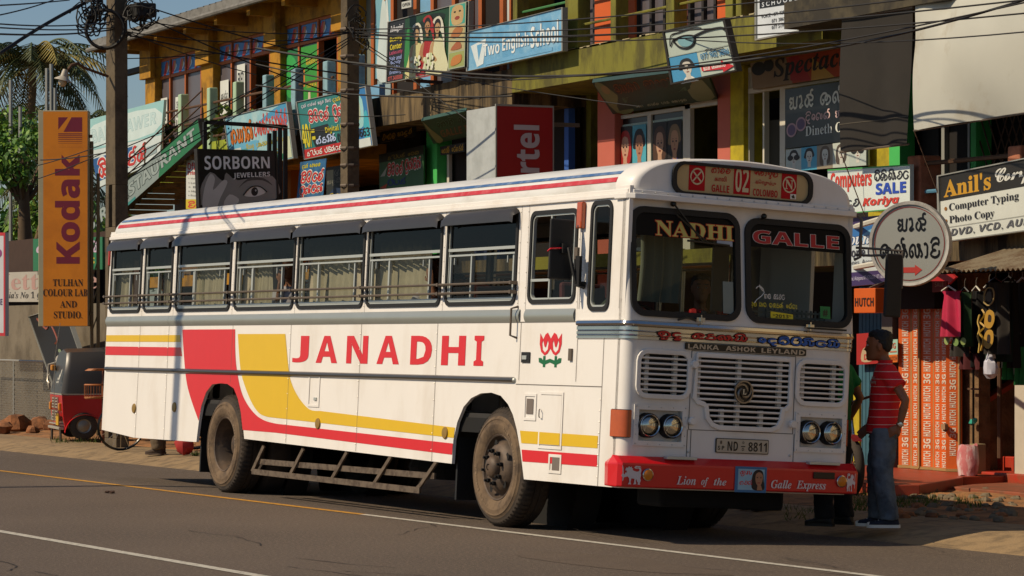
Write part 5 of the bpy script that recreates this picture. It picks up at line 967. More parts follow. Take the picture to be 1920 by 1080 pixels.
sign('eyewear_sign', 'tilted sign with a big pair of spectacles above a man in dark glasses', b4, 'a5b2a8', [BG('3f87b0', [(0, 0), (.46, 0), (.46, .5), (0, .5)])]+face(.26, .22, .22, hair='1c1c1c', skin='b8b4a8', asp=1.25, cloth='d0d0c8', long=False)+[('p', '141414', [(.13, .22), (.24, .21), (.23, .29), (.14, .29)]), ('p', '141414', [(.28, .21), (.39, .22), (.38, .29), (.29, .29)]), ('p', '8f9a92', [(.0, .49), (1, .49), (1, .505), (0, .505)]), ('l', '1a1a1a', [(.12, .80), (.2, .66), (.33, .60), (.46, .66), (.48, .80), (.3, .85), (.12, .80)], .012), ('c', '6f9aa2', [(.2, .78), (.24, .67), (.35, .63), (.44, .68), (.46, .8), (.32, .83)]), ('l', '1a1a1a', [(.48, .80), (.7, .86), (.94, .86), (.98, .80)], .014), ('l', '1a1a1a', [(.12, .80), (.06, .70), (.1, .9), (.22, .93)], .008), ('l', '3a3a3a', [(.22, .93), (.5, .97), (.62, .93)], .008), ('t', '077 902 3886', '2f6f9a', (.52, .32, .98, .44), .02), ('p', 'b8202a', [(.5, .22), (.82, .18), (.82, .24), (1, .08), (.82, -.0), (.82, .06), (.5, .1)][0:7]), ('s', 'ඇස් කණ්ණාඩි', 'd8d8d0', (.53, .10, .88, .2), 2.2), ('l', '4a4a4a', [(.6, .47), (.66, .5), (.72, .46), (.9, .47)], .006)], frame=FRM, fw_=.05, posts=[(b4[0]+V((.4, .05, .3)), b4[0]+V((.4, .9, .3)), .05)])
P = [FY(1149, 214, 18.0), FY(1345, 186, 18.0), FY(1322, 128, 17.0), FY(1110, 155, 17.0)]
sign('salon_sign', 'dark teal salon sign leaning out under the olive parapet', P, mat('dark_teal_sign', '1f3f3e', .6, var=.2), [('p', '14352f', [(.1, 0), (.8, .0), (.8, 1), (.1, 1)]), ('c', '7a8a6a', [(.01, .9), (.08, .95), (.16, .5), (.22, .03), (.05, .03)]), ('e', '9a8a6a', .08, .75, .035, .13), ('c', '7d8a78', [(.78, .95), (.9, .9), (.99, .1), (.82, .05), (.78, .5)]), ('e', '8a7a60', .86, .75, .03, .14), ('s', 'ඩයනා සැලෝ', '2a0f0c', (.16, .60, .72, .95), 2.6, 'a8663a', 4.2), ('p', '3f6a5a', [(.18, .30), (.78, .42), (.78, .54), (.18, .46)]), ('s', 'රූපලාවන්‍ය ගෙදර සලොන්', '14282a', (.2, .36, .76, .48), 2.2), ('s', 'නො 97 ගාල්ල පාර කොළඹ', 'b0b8ae', (.26, .08, .74, .2), 2.2)])
sign('spectacle_shop_sign', 'orange and cream optician fascia with slanted black lettering partly behind the dark sun sheet', Q4(17.95, (1412, 168), (1606, 138), (1606, 72), (1406, 112)), mat('cream_fascia', '8a765a', .6, var=.1), [('p', '9c3a14', [(.40, 0), (1, 0), (1, 1), (.34, 1)]), ('p', '9a1c1c', [(.38, .1), (.58, .0), (.46, .9), (.38, .9)]), ('p', 'b08a3a', [(.58, 0), (.8, 0), (.6, .7)]), ('t', serif('Spectacle', True), '120d0a', (.22, .12, .98, .88), .01), ('e', '141010', .08, .65, .07, .22), ('e', '141010', .18, .7, .05, .2)], thick=.08)
sign('optician_sign', 'black optician sign with white lettering and a pair of sunglasses', Q4(17.93, (1472, 279), (1640, 258), (1640, 143), (1472, 168)), BLK, [('s', 'ඇස් කණ්ණාඩි', 'cfd3cb', (.05, .64, .99, .95), 2.0), ('s', 'දිනෙත් ඔප්ටික', 'c8a9a8', (.24, .36, .88, .58), 2.0), ('t', serif('Dineth Opticals'), 'cfd3cb', (.24, .12, .95, .33)), ('e', 'a98a92', .08, .30, .06, .12), ('e', '5a4a6a', .08, .30, .045, .09), ('e', 'a98a92', .19, .38, .06, .12), ('e', '5a4a6a', .19, .38, .045, .09)])
P = Q4(17.9, (1474, 322), (1628, 310), (1628, 261), (1474, 281)); its = []
for k, (bgc, hr) in enumerate((('a9b4ae', '1a1a1a'), ('4a9ab8', '14181c'), ('8a7f6c', '5a4a3a'), ('b4bcb2', '4a4038'), ('a9b4ae', '1a1a1a'))):
    u = k*.2; its += [BG(bgc, [(u, 0), (u+.2, 0), (u+.2, 1), (u, 1)])]+face(u+.1, .55, .45, hair=hr, skin='bdbdb4', asp=5.2, cloth=None, long=(k in (2, 3)))+([('e', '141414', u+.06, .6, .035, .12), ('e', '141414', u+.14, .6, .035, .12)] if k in (0, 4) else [])
sign('eyewear_poster_strip', 'strip of pale portrait posters with sunglasses below the black optician sign', P, 'a9b4ae', its, thick=.02, cat='poster')
sign('school_board', 'small white notice board of a school with phone numbers hung on the parapet', Q4(16.95, (1420, 73), (1498, 57), (1498, -30), (1420, -14)), 'c6cdd2', [BG('16181a', [(.06, .64), (.9, .6), (.9, .8), (.06, .84)]), ('t', 'S C H O O L', 'c6cdd2', (.12, .66, .84, .77), .02), ('t', 'VOICE - 071 9284082', '33363a', (.1, .42, .82, .50), .01), ('t', '071 3869885', '33363a', (.36, .28, .82, .36), .01), ('t', '077 5199814', '33363a', (.36, .14, .82, .22), .01)], frame=FRL)
sign('computer_sale_sign', 'white banner in a green border selling computers', Q4(17.0, (1552, 404), (1706, 390), (1706, 308), (1552, 318)), 'c9d2cc', [('p', '3f9a4a', [(0, .0), (1, 0), (1, .02), (0, .02)]), ('p', '3f9a4a', [(0, .97), (1, .97), (1, 1), (0, 1)]), ('t', bold('Computers'), 'c23a2c', (.04, .48, .55, .92), .02), ('s', 'විකිණීමට', '26262e', (.58, .66, .99, .93), 2.2), ('t', bold('SALE'), '2446a8', (.60, .36, .96, .62), .02), ('s', 'පුදුම', '26262e', (.16, .06, .40, .32), 2.2), ('t', '𝙆𝙤𝙧𝙞𝙮𝙖', 'c23a2c', (.44, .08, .88, .32), .02)])
sign('phone_shop_sign', 'white and purple phone accessory sign half behind the round sign', Q4(17.1, (1575, 538), (1668, 531), (1668, 402), (1575, 411)), 'b9c2c4', [BG('3a2a5a', [(0, 0), (1, 0), (1, .20), (0, .20)]), BG('3a2a5a', [(0, .90), (1, .90), (1, 1), (0, 1)]), BG('2f6aa8', [(.2, .60), (1, .60), (1, .88), (.2, .88)]), ('c', '6fa8cc', [(.4, .65), (.9, .62), (.95, .85), (.6, .8)]), ('t', serif('Sounds', True), 'd0d6da', (.05, .60, .85, .78), .01, '182a5a', .04), ('t', bold('Phone.Com'), '3a3a44', (.05, .42, .9, .56)), ('t', 'Phones, Accessories', '3a3a44', (.1, .30, .96, .38)), ('t', 'Galle Road, Alutigama 071 6292634 / 071 6838000', 'c0bcd0', (.1, .06, .98, .14))])
# the orange box sign
P0 = FY(1601, 587, 16.75); P1 = FY(1641, 584, 16.75)
hx = thing('box_sign', 'small orange lit-box style sign of a phone network hanging over the shop entrance', 'sign', tuple(P0)); OR2 = mat('network_orange', 'c8580e', .5, var=.05)
za, zb = P0.z, FY(1601, 541, 16.75).z; b = MB(); b.box(P0.x, P1.x, 16.75, 16.97, za, zb, OR2); b.build('box', hx, bevel=.006); drawing([V((P0.x, 16.75, za)), V((P1.x, 16.75, za)), V((P1.x, 16.75, zb)), V((P0.x, 16.75, zb))], [('t', bold('HUTCH'), '2a140a', (.06, .26, .94, .62), .01)], hx)
b = MB(); b.bar((P0.x+.15, 16.86, zb), (P0.x+.15, 17.3, zb+.15), .03, .03, STEEL); b.build('bracket', hx)
# round sign
RC = DP(1707, 457, 28.6); an = R(-52); nrm = V((math.cos(an), math.sin(an), 0)); ux = V((-nrm.y, nrm.x, 0)); rr = 79/FPX*28.6
rs = thing('round_sign', 'round pale grey optician sign with a red arrow and thick white rim', 'sign', tuple(RC)); cf2 = lambda u, v, h=0: RC+ux*(u*rr)+V((0, 0, v*rr))+nrm*(h+.03)
b = MB(); b.lathe([(0, .03), (rr*.93, .03)], RC, nrm, mat('round_sign_grey', '94968f', .5, var=.06, scale=3), 40); b.lathe([(0, -.05), (rr*.93, -.05)], RC, nrm, WHT, 40); b.build('panel', rs)
b = MB(); b.lathe([(rr*.93, -.06), (rr, -.05), (rr*1.02, 0), (rr, .05), (rr*.93, .045), (rr*.93, -.06)], RC, nrm, mat('worn_white_rim', 'b9b6ae', .5, var=.12, hex2='7d6a58', amt=.4, sc2=8), 48); b.build('rim', rs, smooth=50)
b = MB(); b.ring([cf2(.88*math.cos(t), .88*math.sin(t), .002) for t in [2*PI*i/40 for i in range(40)]], [cf2(.86*math.cos(t), .86*math.sin(t), .002) for t in [2*PI*i/40 for i in range(40)]], nrm*.001, flat('7a2a22'))
put(b, sinhala2d('ඇස්', 2.0), (-.30, .28, .42, .74), BLK, cf2, .003); put(b, sinhala2d('කණ්ණාඩි', 2.0), (-.74, -.36, .76, .16), BLK, cf2, .003); b.build('lettering', rs)
b = MB(); b.poly([cf2(u, v, .003) for u, v in ((-.22, -.56), (.14, -.56), (.14, -.50), (.32, -.62), (.14, -.76), (.14, -.69), (-.22, -.69))], flat('b5342a')); b.build('arrow', rs)
b = MB()
for dz in (.40, -.05):
    a = RC-ux*rr*.25+V((0, 0, dz-.1)); b.tube([a, a+CL*((17.22-a.y)/CL.y)], .03, WHT, 6)
b.build('bracket', rs)
AN = Q4(17.0, (1765, 453), (1960, 426), (1960, 291), (1762, 331))
sign('typing_shop_sign', 'black and white sign for computer typing and photo copies on the balcony rail', AN, 'c3c6bd', [BG('1d1a14', [(0, .62), (1, .62), (1, 1), (0, 1)]), ('t', serif("Anil's"), 'b8881c', (.04, .66, .50, .93), .015), ('t', '𝓒𝓸𝓶𝓹𝓾𝓽𝓮𝓻', 'c9c9c0', (.54, .66, 1.15, .94), .015), ('e', '8a5a1c', .055, .49, .014, .03), ('e', '8a5a1c', .055, .30, .014, .03), ('t', serif('Computer Typing'), '1a1a22', (.09, .42, .76, .56)), ('t', serif('Photo Copy'), '1a1a22', (.09, .23, .53, .37)), ('p', '6a6a66', [(0, .20), (1, .20), (1, .206), (0, .206)]), ('t', '𝘿𝙑𝘿, 𝙑𝘾𝘿, 𝘼𝙐𝘿𝙄𝙊', '55565a', (.1, .05, 1.0, .17), 0)], frame=FRL)
# cloth sun sheets
def sheet(name, label, P, m, wav, hem=None):
    t = thing(name, label, 'sun sheet', tuple(P[3]), None); n = (P[1]-P[0]).cross(P[3]-P[0]).normalized(); b = MB(); b.grid(30, 30, lambda u, v: bil(P, u, v)+n*wav(u, v), m); b.build('cloth', t, smooth=80)
    if hem:
        b = MB(); 
        for v0, v1 in hem: b.grid(30, 1, lambda u, w_: bil(P, u, v0+(v1-v0)*w_)+n*(wav(u, v0+(v1-v0)*w_)+.004), mat('seam_thread', '4a443a', .95, var=.2))
        b.build('seam', t)
    b = MB(); b.tube([P[3]+V((-.05, 0, 0)), P[2]+V((.05, 0, 0))], .02, STEEL, 6); b.build('rod', t); b = MB(); b.tube([P[0], P[1]], .012, STEEL, 6); b.tube([P[0], P[0]+V((.1, .25, -.7))], .006, RUST, 4); b.build('rod', t); return t
sheet('shade_sheet', 'dark brown mesh sun sheet hanging from the stained balcony', Q4(16.75, (1576, 285), (1704, 270), (1708, 14), (1580, 33)), mat('dark_shade_net', '25211c', .95, var=.1, hex2='1a1713', amt=.5, sc2=3), lambda u, v: .014*math.sin(u*9+v*2)*(1.2-v)+.02*math.sin(v*3+u*2)-.03*(1-v)*math.exp(-((u-.62)*7)**2), [(.20, .207), (.97, .985)])
def fold(u, v): return .06*math.sin(u*6+v*2)*(1-v)+.02*math.sin(u*23+v*7)*math.exp(-((v-.75-.2*math.sin(u*3))*4)**2)+.13*math.exp(-((u-.25-.35*(1-v))*6)**2)*(1-v)*v*2-.08*math.exp(-((u-.2)*9)**2)*v+.12*math.sin(PI*u)*math.sin(PI*v)
sheet('cloth_sheet', 'large stained off-white cloth hanging from the upper balcony', Q4(16.75, (1714, 245), (1985, 202), (1992, -72), (1717, 5)), mat('stained_canvas', 'b2b2a8', .95, var=.08, scale=2, hex2='8f7f62', amt=.5, sc2=2.4, lo=.55, hi=.75), fold)
# light box with white street side and red side face
C0 = FY(930, 265, 15.9); xb_ = C0.x; zt = FY(928, 199, 15.9).z; zb = FX(930, 400, xb_).z
tb_ = thing('light_box_sign', 'tall box sign, plain white towards the street and red with white letters on its side', 'sign', (xb_, 16.5, zb)); b = MB(); wX = FY(875, 265, 15.9).x; dY = FX(1035, 265, xb_).y
b.box(wX, xb_, 15.9, dY, zb, zt, mat('worn_white_panel', 'aab0b0', .6, var=.1, hex2='858a88', amt=.5, sc2=2)); b.build('box', tb_)
P = [V((xb_, 15.9, zb)), V((xb_, dY, zb)), V((xb_, dY, zt)), V((xb_, 15.9, zt))]
b = MB(); b.prism([p for p in P], (.02, 0, 0), mat('deep_red_panel', 'a01018', .45, var=.06)); b.build('red_face', tb_)
b = MB(); b.ring([p+(p-(P[0]+P[2])/2).normalized()*.03 for p in P], P, (.03, 0, 0), FRL); b.build('frame', tb_)
rt = lambda u, v, h=0: V((xb_+.03+h, 15.9+(dY-15.9)*(1-v), zb+(zt-zb)*u)); b = MB(); put(b, text2d(bold('airtel'), .012), (.13, .24, .83, .70), flat('bdb2b2'), rt); b.build('lettering', tb_)
b = MB(); b.bar((xb_-.2, dY, zt-.2), (xb_-.2, YS, zt-.2), .05, .05, STEEL); b.bar((xb_-.2, dY, zb+.3), (xb_-.2, 18, zb+.3), .05, .05, STEEL); b.build('bracket', tb_)
# restaurant side signs
P = Q4(16.95, (184, 352), (299, 300), (308, 187), (160, 226))
sign('water_sign', 'faded white and teal sign behind the concrete pole', P, 'c2cecc', [BG('8fbcbc', [(0, .55), (1, .42), (1, 1), (0, 1)]), ('c', 'c2d4d2', [(.05, .6), (.9, .5), (.9, .9), (.1, .9)]), ('t', bold('BANDRAWER'), 'b4cccc', (.05, .64, .92, .84), .0, '5f8f94', .012), BG('2c5a90', [(0, .08), (.62, .1), (.62, .4), (0, .42)]), ('s', 'සිල්වර්ස්', 'b8302a', (.06, .10, .80, .40), 2.2, 'd0d6d4', 4.2), ('p', '8fa2a4', [(.66, .12), (.95, .15), (.95, .3), (.66, .3)])])
P = [FY(206, 418, 16.4), FY(379, 262, 16.4), FY(372, 223, 16.4), FY(199, 372, 16.4)]
sign('stair_restaurant_sign', 'long green and grey restaurant sign sloping along the outside stair', P, mat('sign_steel_grey', '7f8c88', .5, var=.08), [BG('1d6a40', [(.55, 0), (1, 0), (1, 1), (.62, 1)]), ('t', bold('JAYASIRI RESTAURANT'), '8e9a96', (-.55, .16, .95, .80), .01, '12201a', .035), ('p', '2f7f7a', [(0, 0), (.3, 0), (.3, .14), (0, .14)])], frame=FRM, thick=.08)
b = thing('outside_stair', 'outside stair with thin rails climbing behind the sloping restaurant sign', 'stair', tuple(FY(206, 440, 17))); m_ = MB()
for k in range(16): p = FY(200+k*11.5, 424-k*10.3, 16.7); m_.box(p.x, p.x+.3, 16.55, 17.3, p.z-.2, p.z-.12, CONC)
m_.build('flight', b); m_ = MB()
for dz in (.35, .6, .85): m_.tube([FY(206, 418, 16.5)+V((0, 0, dz)), FY(379, 262, 16.5)+V((0, 0, dz))], .014, RUST, 5)
for k in range(6): p = FY(206, 418, 16.5).lerp(FY(379, 262, 16.5), k/5); m_.tube([p, p+V((0, 0, .9))], .014, RUST, 5)
m_.build('rail', b)
sign('electronics_sign', 'pale blue electronics shop sign with orange and red lettering', Q4(17.0, (436, 322), (551, 296), (538, 192), (422, 222)), mat('pale_cyan_sign', '86b4be', .5, var=.12, hex2='b5c6c0', amt=.5, sc2=3), [('c', '3f8ab0', [(.5, .75), (.8, .95), (1, .97), (.95, .6), (.75, .8)]), ('c', '5fa2c0', [(0, .1), (.3, .1), (.5, .45), (.2, .5), (0, .9)]), ('s', 'ගයාන්', 'b8661c', (.05, .48, .42, .86), 2.6, '5a3a14', 4), ('s', 'ඉලෙක්ට්‍රොනික්ස්', 'b83a24', (.44, .52, .97, .92), 2.4), ('s', 'සියලු උපකරන අලෙවිය', 'a89a1e', (.28, .3, .88, .44), 2.2), ('s', 'කරන ස්ථානය', 'a89a1e', (.5, .14, .85, .26), 2.2), BG('b9c2a4', [(.78, .02), (.98, .02), (.98, .4), (.84, .4)]), BG('1d7a4a', [(.6, .02), (.85, .02), (.85, .12), (.6, .12)]), BG('c0c8c4', [(.06, .1), (.2, .1), (.2, .4), (.06, .4)]), BG('4a8a8a', [(.2, .15), (.3, .15), (.3, .36), (.2, .36)])], frame=FRL)
P = Q4(17.0, (573, 298), (700, 272), (686, 163), (558, 192))
sign('printing_sign', 'busy digital printing sign in red, yellow and teal hung below the blue railing posts', P, mat('sign_teal', '26706e', .5, var=.1), [BG('a8201e', [(0, 0), (.66, 0), (.66, .16), (0, .16)]), BG('141a1a', [(.18, .16), (.5, .16), (.4, .52), (.1, .5)]), BG('2a6fa8', [(.74, 0), (1, 0), (1, 1), (.74, 1)]), ('c', '8fc0c0', [(.78, .4), (.9, .35), (.93, .8), (.82, .95), (.76, .7)]), ('c', 'a9b49a', [(.80, .5), (.88, .5), (.88, .85), (.81, .85)]), ('c', '3aa0b0', [(.9, .1), (.99, .2), (.97, .6), (.92, .5)]), ('s', 'දැන් ගාල්ලේ අඩුම මිලට', 'c0c0cc', (.05, .86, .5, .95), 2.2), ('s', 'දැන් අඩුම', 'b8a81e', (.52, .84, .8, .95), 2.4), ('s', 'ඩිජිටල් Pින්ට්', 'b8282a', (.14, .52, .74, .82), 2.3, 'ccd2cc', 4.6), ('t', bold('40/='), 'c4b81c', (.0, .18, .2, .60), .01), ('t', bold('Digital Printing'), 'c4b81c', (.36, .34, .82, .47)), ('s', 'රඟ චිප්පර් ප්‍රින්ටර්ස්', 'd2d2cc', (.04, .03, .62, .13), 2.4), ('s', 'ග්‍රැෆික්', 'a8b8d8', (.2, .2, .5, .34), 2.4), ('p', 'c0c8c4', [(.66, .0), (.98, .0), (.98, .14), (.66, .14)][0:4]), ('t', bold('077 666663'), '14181c', (.52, .17, .98, .32), .0)], frame=FRL)
sign('hanging_banner', 'blue cloth banner with red outlined lettering hanging below the printing sign', Q4(16.9, (556, 374), (606, 366), (612, 297), (563, 304)), mat('banner_blue', '23608e', .8, var=.15, hex2='12324e', amt=.6, sc2=4), [('s', 'දැන් මෙලෙස', 'b8b01e', (.1, .78, .8, .94), 2.6), ('s', 'ඩිජිටල්', 'b8282a', (.1, .40, .96, .74), 2.4, 'ccd2cc', 4.8), ('s', 'Pින්ටින්', 'b8282a', (.1, .02, .96, .34), 2.4, 'ccd2cc', 4.8)], thick=.01, cat='banner')
sign('print_price_board', 'narrow white board with red heading beside the black jewellers sign', Q4(16.6, (349, 392), (385, 392), (385, 300), (349, 300)), 'c6c8c2', [('t', bold('Offset'), 'b01c1c', (.08, .80, .9, .95), .01), ('t', serif('Printing'), 'b01c1c', (.08, .68, .9, .78), .01), BG('c0a81c', [(0, 0), (1, 0), (1, .2), (0, .2)]), ('s', 'ඩිජි', 'b8282a', (.1, .02, .9, .17), 2.4)]+[('t', s_, '7a7a78', (.12, .60-.085*i, .7, .64-.085*i)) for i, s_ in enumerate(('+ Visiting', '+ Letter', '+ Bill', '+ Hand', '+ Poster'))], thick=.03)
x_ = FY(448, 330, 15.9).x; P = [FX(376, 392, x_), FX(519, 374, x_), FX(516, 285, x_), FX(372, 281, x_)]
sj = sign('jeweller_sign', 'black and grey jewellers sign with a woman eye and hand', P, BLK, [('c', '8a8884', [(.1, .0), (.0, .3), (.14, .62), (.3, .45), (.35, .6), (.5, .45), (.95, .5), (.98, .0)]), ('c', 'c4c2be', [(.03, .0), (.06, .35), (.14, .58), (.2, .5), (.17, .3), (.3, .46), (.36, .42), (.26, .15), (.2, .0)]), ('c', 'c4c2be', [(.3, .02), (.38, .2), (.5, .1), (.46, 0)]), ('c', '4a4644', [(.5, .3), (.62, .42), (.82, .42), (.95, .3), (.84, .46), (.64, .48)]), ('c', 'd8d6d2', [(.56, .16), (.66, .29), (.78, .29), (.86, .18), (.72, .11)]), ('e', '22201e', .71, .21, .045, .085), ('e', 'c0c0c0', .725, .23, .01, .02), ('l', '1a1816', [(.56, .16), (.66, .30), (.78, .30), (.87, .18)], .012), ('t', bold('SORBORN'), 'e0e4e6', (.07, .66, .92, .90), .0, '3a3c3c', .02), ('t', bold('JEWELLERS'), 'd8dada', (.44, .47, .92, .59))], frame=FRM, thick=.12)
pf = [(FX(525, 392, x_-.05), FX(525, 238, x_-.05)), (FX(535, 392, x_-.05), FX(535, 236, x_-.05)), (FX(384, 229, x_-.05), FX(535, 238, x_-.05)), (FX(515, 245, x_-.05), FX(515, 285, x_-.05)), (FX(505, 250, x_-.05), FX(505, 285, x_-.05)), (FX(384, 229, x_-.05), FX(384, 285, x_-.05))]
b = MB()
for i, (a, c) in enumerate(pf):
    if i < 2: a = V((a.x, a.y, .05))
    b.bar(a, c, .06, .06, mat('black_steel', '1a1816', .6, .3))
b.build('frame_post', sj)
def plain_letters(name, label, P, base, items, thick=.03): return sign(name, label, P, base, items, thick)
sign('wedding_dress_board', 'dim black board with gold lettering below the mossy slab', Q4(17.7, (712, 268), (775, 255), (775, 236), (712, 249)), '12100c', [('s', 'මංගල', 'a88a1c', (.08, .1, .48, .8), 2.2), ('s', 'ඇඳුම්', 'a88a1c', (.54, .05, .97, .85), 2.2)])
sign('print_window_sign', 'green shop window sign with red digital printing lettering', Q4(17.8, (711, 360), (794, 350), (794, 272), (711, 290)), mat('green_window_sign', '2f5a34', .5, var=.2), [BG('12180e', [(0, .78), (1, .78), (1, 1), (0, 1)]), ('s', 'රඟ චිප්පර් වෙත', '7a6a1c', (.2, .8, .9, .92), 2.2), ('s', 'ඩිජිටල්', 'b8282a', (.2, .38, .56, .72), 2.4, 'ccd2cc', 4.6), ('s', 'Pින්ටින්', 'b8282a', (.6, .36, .95, .74), 2.4, 'ccd2cc', 4.6), ('p', '9aa49a', [(.03, .4), (.2, .66), (.14, .4)]), ('s', 'චිප්පර්', '1c2a6a', (.2, .12, .62, .3), 2.6), ('p', 'a83a1c', [(.02, .1), (.2, .2), (.16, .05)])], thick=.03)
P = [FY(813, 270, 17.9), FY(880, 256, 17.9), FY(874, 208, 17.05), FY(790, 227, 17.05)]
sign('tailor_sign', 'dark green tailor sign leaning out beside the white box sign', P, mat('dark_green_sign', '2c4f46', .6, var=.2), [('c', '8a8a68', [(.02, .95), (.12, .6), (.3, .1), (.1, .05)]), ('s', 'ගෝල් ටේ', '0f1c18', (.3, .6, 1.0, .92), 2.4, '6a8a7a', 4), ('t', bold('GALLE T'), '7a4a38', (.3, .2, 1.0, .5), .01)])
sign('tailor_door_board', 'small black board with yellow lettering over the tailor door', Q4(17.9, (826, 291), (871, 284), (871, 267), (825, 275)), '14120c', [('s', 'ගෝල් ටේලර්ස්', 'b8901c', (.06, .12, .96, .86), 2.2)])
sign('open_board', 'small white open sign hung above the brides sign', Q4(17.6, (753, 17), (771, 13), (771, 0), (753, 4)), 'b9bcb6', [('t', bold('OPEN'), '3a3a3a', (.1, .25, .9, .75))], thick=.02)
sign('round_shop_sign', 'dim sign with grey and gold lettering behind the second pole', Q4(17.5, (612, 380), (650, 372), (650, 308), (612, 314)), mat('dim_sign', '20241f', .6, var=.3), [('s', 'ජය', '6a6a60', (.4, .7, .95, .9), 2), ('s', 'අලුතින්', '6a6a60', (.05, .45, .95, .66), 2), ('c', '1a2c4a', [(.05, .1), (.5, .4), (.95, .1)]), ('s', 'විවෘත', 'a8901c', (.15, .06, .95, .24), 2.4)])
# ---------------------------------------------------------------- left roadside: wall, boards, film-shop sign
t = thing('compound_wall', 'stained grey wall behind the chain-link fence', 'wall', tuple(G(40, 798))); xl, xr = X(-60, 15.0)-6, X(360, 15.0)
yw = 14.3; b = MB(); b.box(xl, X(236, yw), yw, yw+.2, 0, FY(60, 572, yw).z, mat('stained_render', '6f6656', .95, var=.15, scale=1.5, hex2='453c2e', amt=.7, sc2=1.2, bump=.2)); b.build('wall', t)
b = MB(); b.box(xl, X(236, yw), yw+.22, yw+.4, 0, FY(60, 445, yw).z, mat('old_brick_wall', '3a281e', .95, var=.3, scale=6)); b.build('brick_backing', t)
sign('bed_shop_board', 'faded white fascia board with worn red brand letters on the grey wall', Q4(yw-.02, (-30, 566), (172, 566), (172, 506), (-30, 512)), 'a49f94', [('t', serif('Mettresse'), 'a8857c', (.05, .40, 1.05, .95), .0), ('t', serif("Asia's No 1 Quality Mattress", True), '2a2624', (.18, .06, .98, .34), .0)], thick=.04)
sign('green_shop_board', 'green board with coloured letters partly behind the film sign', Q4(yw-.1, (62, 508), (192, 505), (192, 444), (62, 448)), '1f6a44', [('s', 'කොමිනි', 'b8a2b8', (.05, .5, .95, .9), 2.2), ('s', 'සෙරලි', 'c0b040', (.1, .1, .9, .42), 2.2)], thick=.04)
sign('red_edged_board', 'white board with a red edge at the picture border', Q4(13.2, (-40, 630), (10, 630), (10, 436), (-40, 436)), 'aeb0b4', [BG('a81c24', [(.94, 0), (1, 0), (1, 1), (.94, 1)]), BG('a81c24', [(0, 0), (1, 0), (1, .03), (0, .03)]), BG('a81c24', [(0, .97), (1, .97), (1, 1), (0, 1)]), ('e', '7a2a6a', .78, .8, .1, .04), ('t', bold('GE'), '3a2a5a', (.7, .3, .9, .36))], thick=.06)
P = Q4(13.6, (108, 742), (172, 725), (120, 575), (55, 594))
sign('tilted_poster', 'black poster board with bottles leaning against the wall', P, '0d0c0c', [('l', '8a4a3a', [(.2, .95), (.35, .8), (.5, .85), (.55, .65), (.45, .6)], .02), ('c', 'a9a49a', [(.3, .42), (.45, .45), (.42, .3), (.32, .28)])]+[('e', ('b4b0a4', '9aa08a', '7a8a6a')[i % 3], .5+.07*(i % 4), .38+.06*(i//4), .04, .025) for i in range(9)]+[('c', '2a5a3a', [(.25, .2), (.4, .18), (.38, .05), (.28, .04)]), ('e', 'a86a1c', .5, .15, .06, .03)], frame=FRL, fw_=.02)
t = thing('chain_link_fence', 'chain-link fence with a pipe rail before the grey wall', 'fence', tuple(G(40, 800)))
yf_ = 13.9; x0, x1 = X(-40, yf_), X(176, yf_); zt_ = FY(50, 677, yf_).z; b = MB(); b.tube([(x0, yf_, zt_), (x1, yf_, zt_)], .02, FRL, 6)
for k in range(4): xx = x0+(x1-x0)*k/3; b.tube([(xx, yf_, 0), (xx, yf_, zt_)], .022, FRL, 6)
b.build('frame', t); b = MB(); s_ = .085; n = int((x1-x0)/s_)+12
for k in range(n):
    for sg in (1, -1):
        a = x0+(k-(12 if sg > 0 else 0))*s_; e = a+sg*zt_; za_, zb_ = .0, zt_
        if sg > 0 and a < x0: za_ = x0-a; a = x0
        if sg > 0 and e > x1: zb_ = zt_-(e-x1); e = x1
        if sg < 0 and a > x1: za_ = a-x1; a = x1
        if sg < 0 and e < x0: zb_ = zt_-(x0-e); e = x0
        if zb_ > za_: b.bar((a, yf_, za_), (e, yf_, zb_), .005, .005, FRL)
b.build('mesh', t)
# film-shop sign: shallow upright box at right angles to the road
tk = 46.3; ks = thing('photo_shop_sign', 'tall orange photo lab sign with purple lettering on steel posts', 'sign', tuple(DP(118, 612, tk))); KO = mat('faded_orange_face', 'e58a12', .5, var=.08, scale=1.5, hex2='b8640a', amt=.4, sc2=1.2)
K4 = [DP(72, 612, tk), DP(165, 612, tk), DP(165, 207, tk), DP(72, 207, tk)]; b = MB(); b.prism(K4, CL*.25, mat('cream_sign_edge', 'b0a888', .6, var=.1)); b.build('box', ks, bevel=.006)
P = [DP(81, 611, tk-.002), DP(164, 611, tk-.002), DP(164, 209, tk-.002), DP(81, 209, tk-.002)]; b = MB(); b.poly(P, KO); b.build('face', ks); x_ = K4[1].x; y1 = K4[1].y; z0 = K4[0].z; z1 = K4[2].z
PU = '7c1c34'; it = [('p', PU, [(.34, .80), (.34, .885), (.52, .885), (.88, .80), (.88, .815), (.62, .885), (.88, .885), (.88, .80)][0:0] or [(.34, .973), (.56, .973), (.34, .915)]), ('p', PU, [(.64, .973), (.88, .973), (.88, .905), (.46, .905)])]
for i in range(8): it.append(('p', PU, [(.34, .898-.0092*i), (.88, .898-.0092*i), (.88, .893-.0084*i), (.34, .893-.0084*i)]))
it += [('t', serif('TULHAN'), '2a140c', (.22, .185, .90, .218)), ('t', serif('COLOUR LAB'), '2a140c', (.0, .138, 1.0, .172)), ('t', serif('AND'), '2a140c', (.38, .085, .76, .117)), ('t', serif('STUDIO.'), '2a140c', (.24, .035, .88, .068))]
drawing(P, it, ks, st=.00012); kf = lambda u, v, h=0: P[0].lerp(P[1], 1-v).lerp(P[3].lerp(P[2], 1-v), u)-CL*(.0012+h)
b = MB(); put(b, text2d(bold('Kodak'), .02), (.29, .17, .80, .735), flat(PU), kf); b.build('vertical_lettering', ks)
